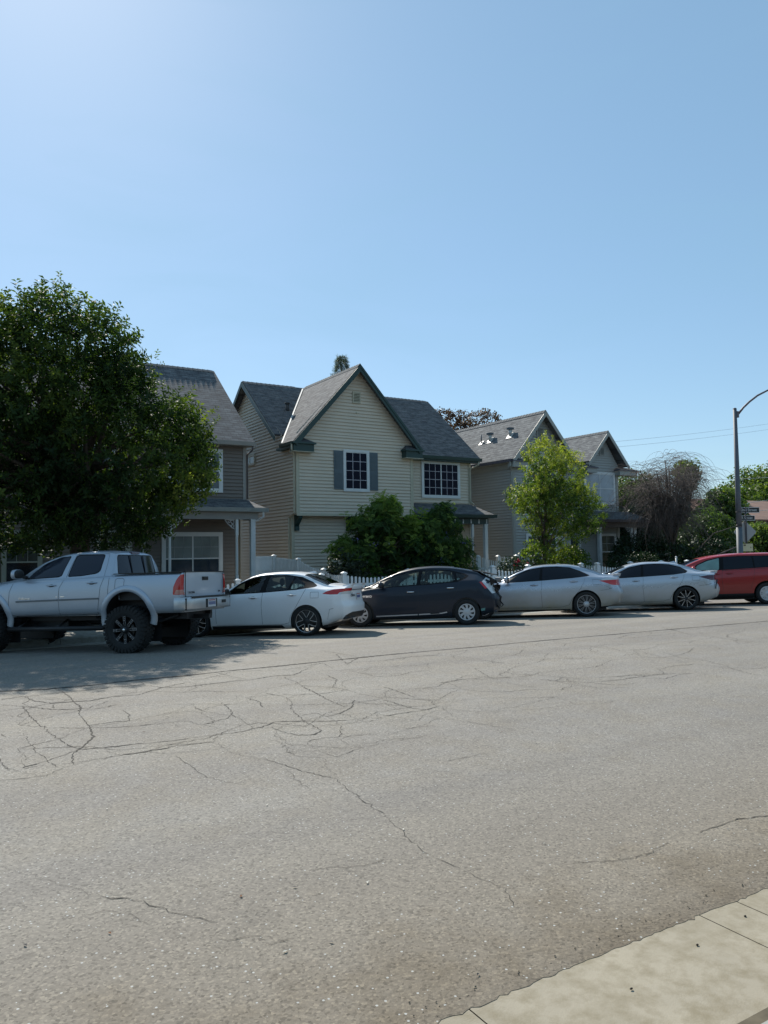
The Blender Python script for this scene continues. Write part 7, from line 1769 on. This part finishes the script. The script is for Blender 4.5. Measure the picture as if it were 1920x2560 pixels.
# ------------------------------------------------------------------ street furniture
def lamp():
    root = thing('street_lamp', 'tall grey street lamp with curved arm at the corner behind the red minivan', 'street lamp', (28.3, 18.9, .045)); x, y = 28.3, 18.9
    m = MB(); m.tube([(x, y, .05), (x, y, .3), (x, y, 2.6)], [.14, .125, .115], GALV, 16); m.tube([(x, y, 2.6), (x, y, 4.0), (x, y, 7.34)], [.113, .10, .072], simple('weathered_steel', (.085, .095, .115), .6, metal=.0, var=.15, nscale=1.5), 16)
    m.tube([(x, y, 7.34), (x, y, 7.38)], [.078, .05], BROWNPOST, 12); m.box(x-.2, x+.2, y-.2, y+.2, .045, .075, GALV)
    m.tube([(x, y, 2.66), (x, y, 2.70)], .122, DARKM, 16); m.tube([(x, y, 3.20), (x, y, 3.22)], .118, DARKM, 16); W(m, 'pole', root)
    m = MB(); m.box(x+.05, x+.17, y-.07, y+.07, 7.0, 7.25, BROWNPOST)
    P = [Vector((x+.15+1.9*t*.62, y-1.9*t*.55, 7.10+1.02*math.sin(min(1, t)*math.pi/2)**.85)) for t in (0, .15, .3, .5, .75, 1.0, 1.2)]
    m.tube(P, [.045, .043, .041, .038, .034, .031, .03], BROWNPOST, 10); W(m, 'arm', root)
    m = MB(); e = P[-1]; d = (P[-1]-P[-2]).normalized(); m.ball(e+d*.35, (.40, .30, .09), GALV, 14, 8); W(m, 'lamp_head', root)
lamp()
SIGNB = simple('sign_black', (.012, .012, .014), .5, var=0); SIGNW = simple('sign_white', (.6, .62, .62), .5, var=0)
def signs():
    x, y = 28.77+.06, 18.95; ud = Vector((.85, -.53, 0)); nd = Vector((-.53, -.85, 0))
    root = thing('street_sign', 'street name signpost with two black name blades, a diamond back and a pale notice', 'street sign', (x, y, .045))
    m = MB(); m.tube([(x, y, .045), (x, y, 3.42)], .030, simple('rusty_post', (.085, .07, .075), .7, metal=.3, var=.2), 8); W(m, 'post', root)
    def blade(cz, off, txt, L, ang, size, h=.20):
        uu = Vector((math.cos(ang), math.sin(ang), 0)); nn = Vector((uu.y, -uu.x, 0)); c = Vector((x, y, cz))+uu*off
        m = MB()
        for (w_, hh, t, mt) in ((L, h, .012, SIGNW), (L-.03, h-.03, .014, SIGNB)):
            q = [c+uu*a+Vector((0, 0, b)) for a, b in ((-w_/2, -hh/2), (w_/2, -hh/2), (w_/2, hh/2), (-w_/2, hh/2))]
            m.hexa([p+nn*t for p in q], [p-nn*t for p in q], mt)
        m.box(x-.04, x+.04, y-.04, y+.04, cz-h/2-.04, cz-h/2, GALV)
        b = W(m, 'name_blade', root); M = Matrix(((uu.x, 0, nn.x, c.x-root.location.x+nn.x*.018), (uu.y, 0, nn.y, c.y-root.location.y+nn.y*.018), (0, 1, 0, c.z-root.location.z), (0, 0, 0, 1)))
        text_obj('lettering', txt, size, SIGNW, b, M)
    blade(3.30, .10, '22nd Street', .98, R(-26), .155, .22); blade(2.98, .04, 'R Street', .72, R(28)-R(50), .15, .20)
    m = MB(); c = Vector((x, y+.05, 2.42)); s = .44; k = []
    for i in range(4):
        a = R(90*i); p = Vector((math.cos(a), math.sin(a)))*s*1.08
        for da in (-.10, 0, .10): q = Vector((math.cos(a+da), math.sin(a+da)))*s*(1.0 if da == 0 else .97); k.append(q)
    m.prism([c+Vector((ud.x*q.x, ud.y*q.x, q.y)) for q in k], (nd.x*-.01, nd.y*-.01, 0), simple('sign_back', (.33, .34, .34), .5, metal=.2, var=.05)); W(m, 'diamond_sign', root)
    m = MB()
    cc = Vector((x, y-.045, 1.80)); ym = simple('cream_notice', (.55, .52, .34), .6, var=.05)
    q = [cc+ud*a+Vector((0, 0, b)) for a, b in ((-.20, -.15), (.20, -.15), (.20, .15), (-.20, .15))]; m.hexa([p+nd*.008 for p in q], q, ym)
    q = [cc+ud*a+Vector((0, 0, b)) for a, b in ((-.17, .06), (-.08, .06), (-.08, .12), (-.17, .12))]; m.hexa([p+nd*.011 for p in q], [p+nd*.008 for p in q], simple('notice_ink', (.10, .09, .05), .6, var=0))
    q = [cc+ud*a+Vector((0, 0, b)) for a, b in ((.10, -.02), (.13, -.02), (.13, .02), (.10, .02))]; m.hexa([p+nd*.011 for p in q], [p+nd*.008 for p in q], simple('notice_ink', (.10, .09, .05), .6))
    W(m, 'notice', root)
signs()
def wire(label, a, b, sag, rad, mat):
    root = thing('power_line', label, 'wire', a, group='overhead wires at right'); m = MB(); a, b = Vector(a), Vector(b)
    m.tube([a.lerp(b, t)+Vector((0, 0, -sag*4*t*(1-t))) for t in [i/20 for i in range(21)]], rad, mat, 5); W(m, 'cable', root)
WIRE = simple('wire_grey', (.36, .42, .48), .6, var=0); WIRL = simple('wire_pale', (.40, .42, .42), .5, var=0)
wire('highest of the thin overhead wires crossing the sky at right', (42.5, 40, 9.45), (90, 40, 17.2), .5, .010, WIRE)
wire('second thin overhead wire just below the highest at right', (42.5, 40, 9.05), (90, 40, 16.6), .5, .010, WIRE)
wire('pale overhead wire passing behind the lamp pole just above the sign blades', (44, 40, 3.95), (90, 40, 8.6), .15, .020, WIRL)
wire('lowest pale overhead wire passing behind the lamp pole at blade height', (44, 40, 3.9), (90, 40, 6.6), .1, .022, WIRL)
wire('short pale service wire between the sage house and the trees', (40.5, 36, 6.55), (60, 36, 7.4), .2, .014, WIRL)
# small pieces behind the last sedan
root = thing('bollard', 'small white post in the dark yard left of the red minivan roof', 'post', (27.9, 21.6, .05)); m = MB(); m.tube([(27.9, 21.6, .05), (27.9, 21.6, 1.42)], .035, FENCEM, 8); m.ball((27.9, 21.6, 1.43), .045, FENCEM, 8, 5); W(m, 'post', root)
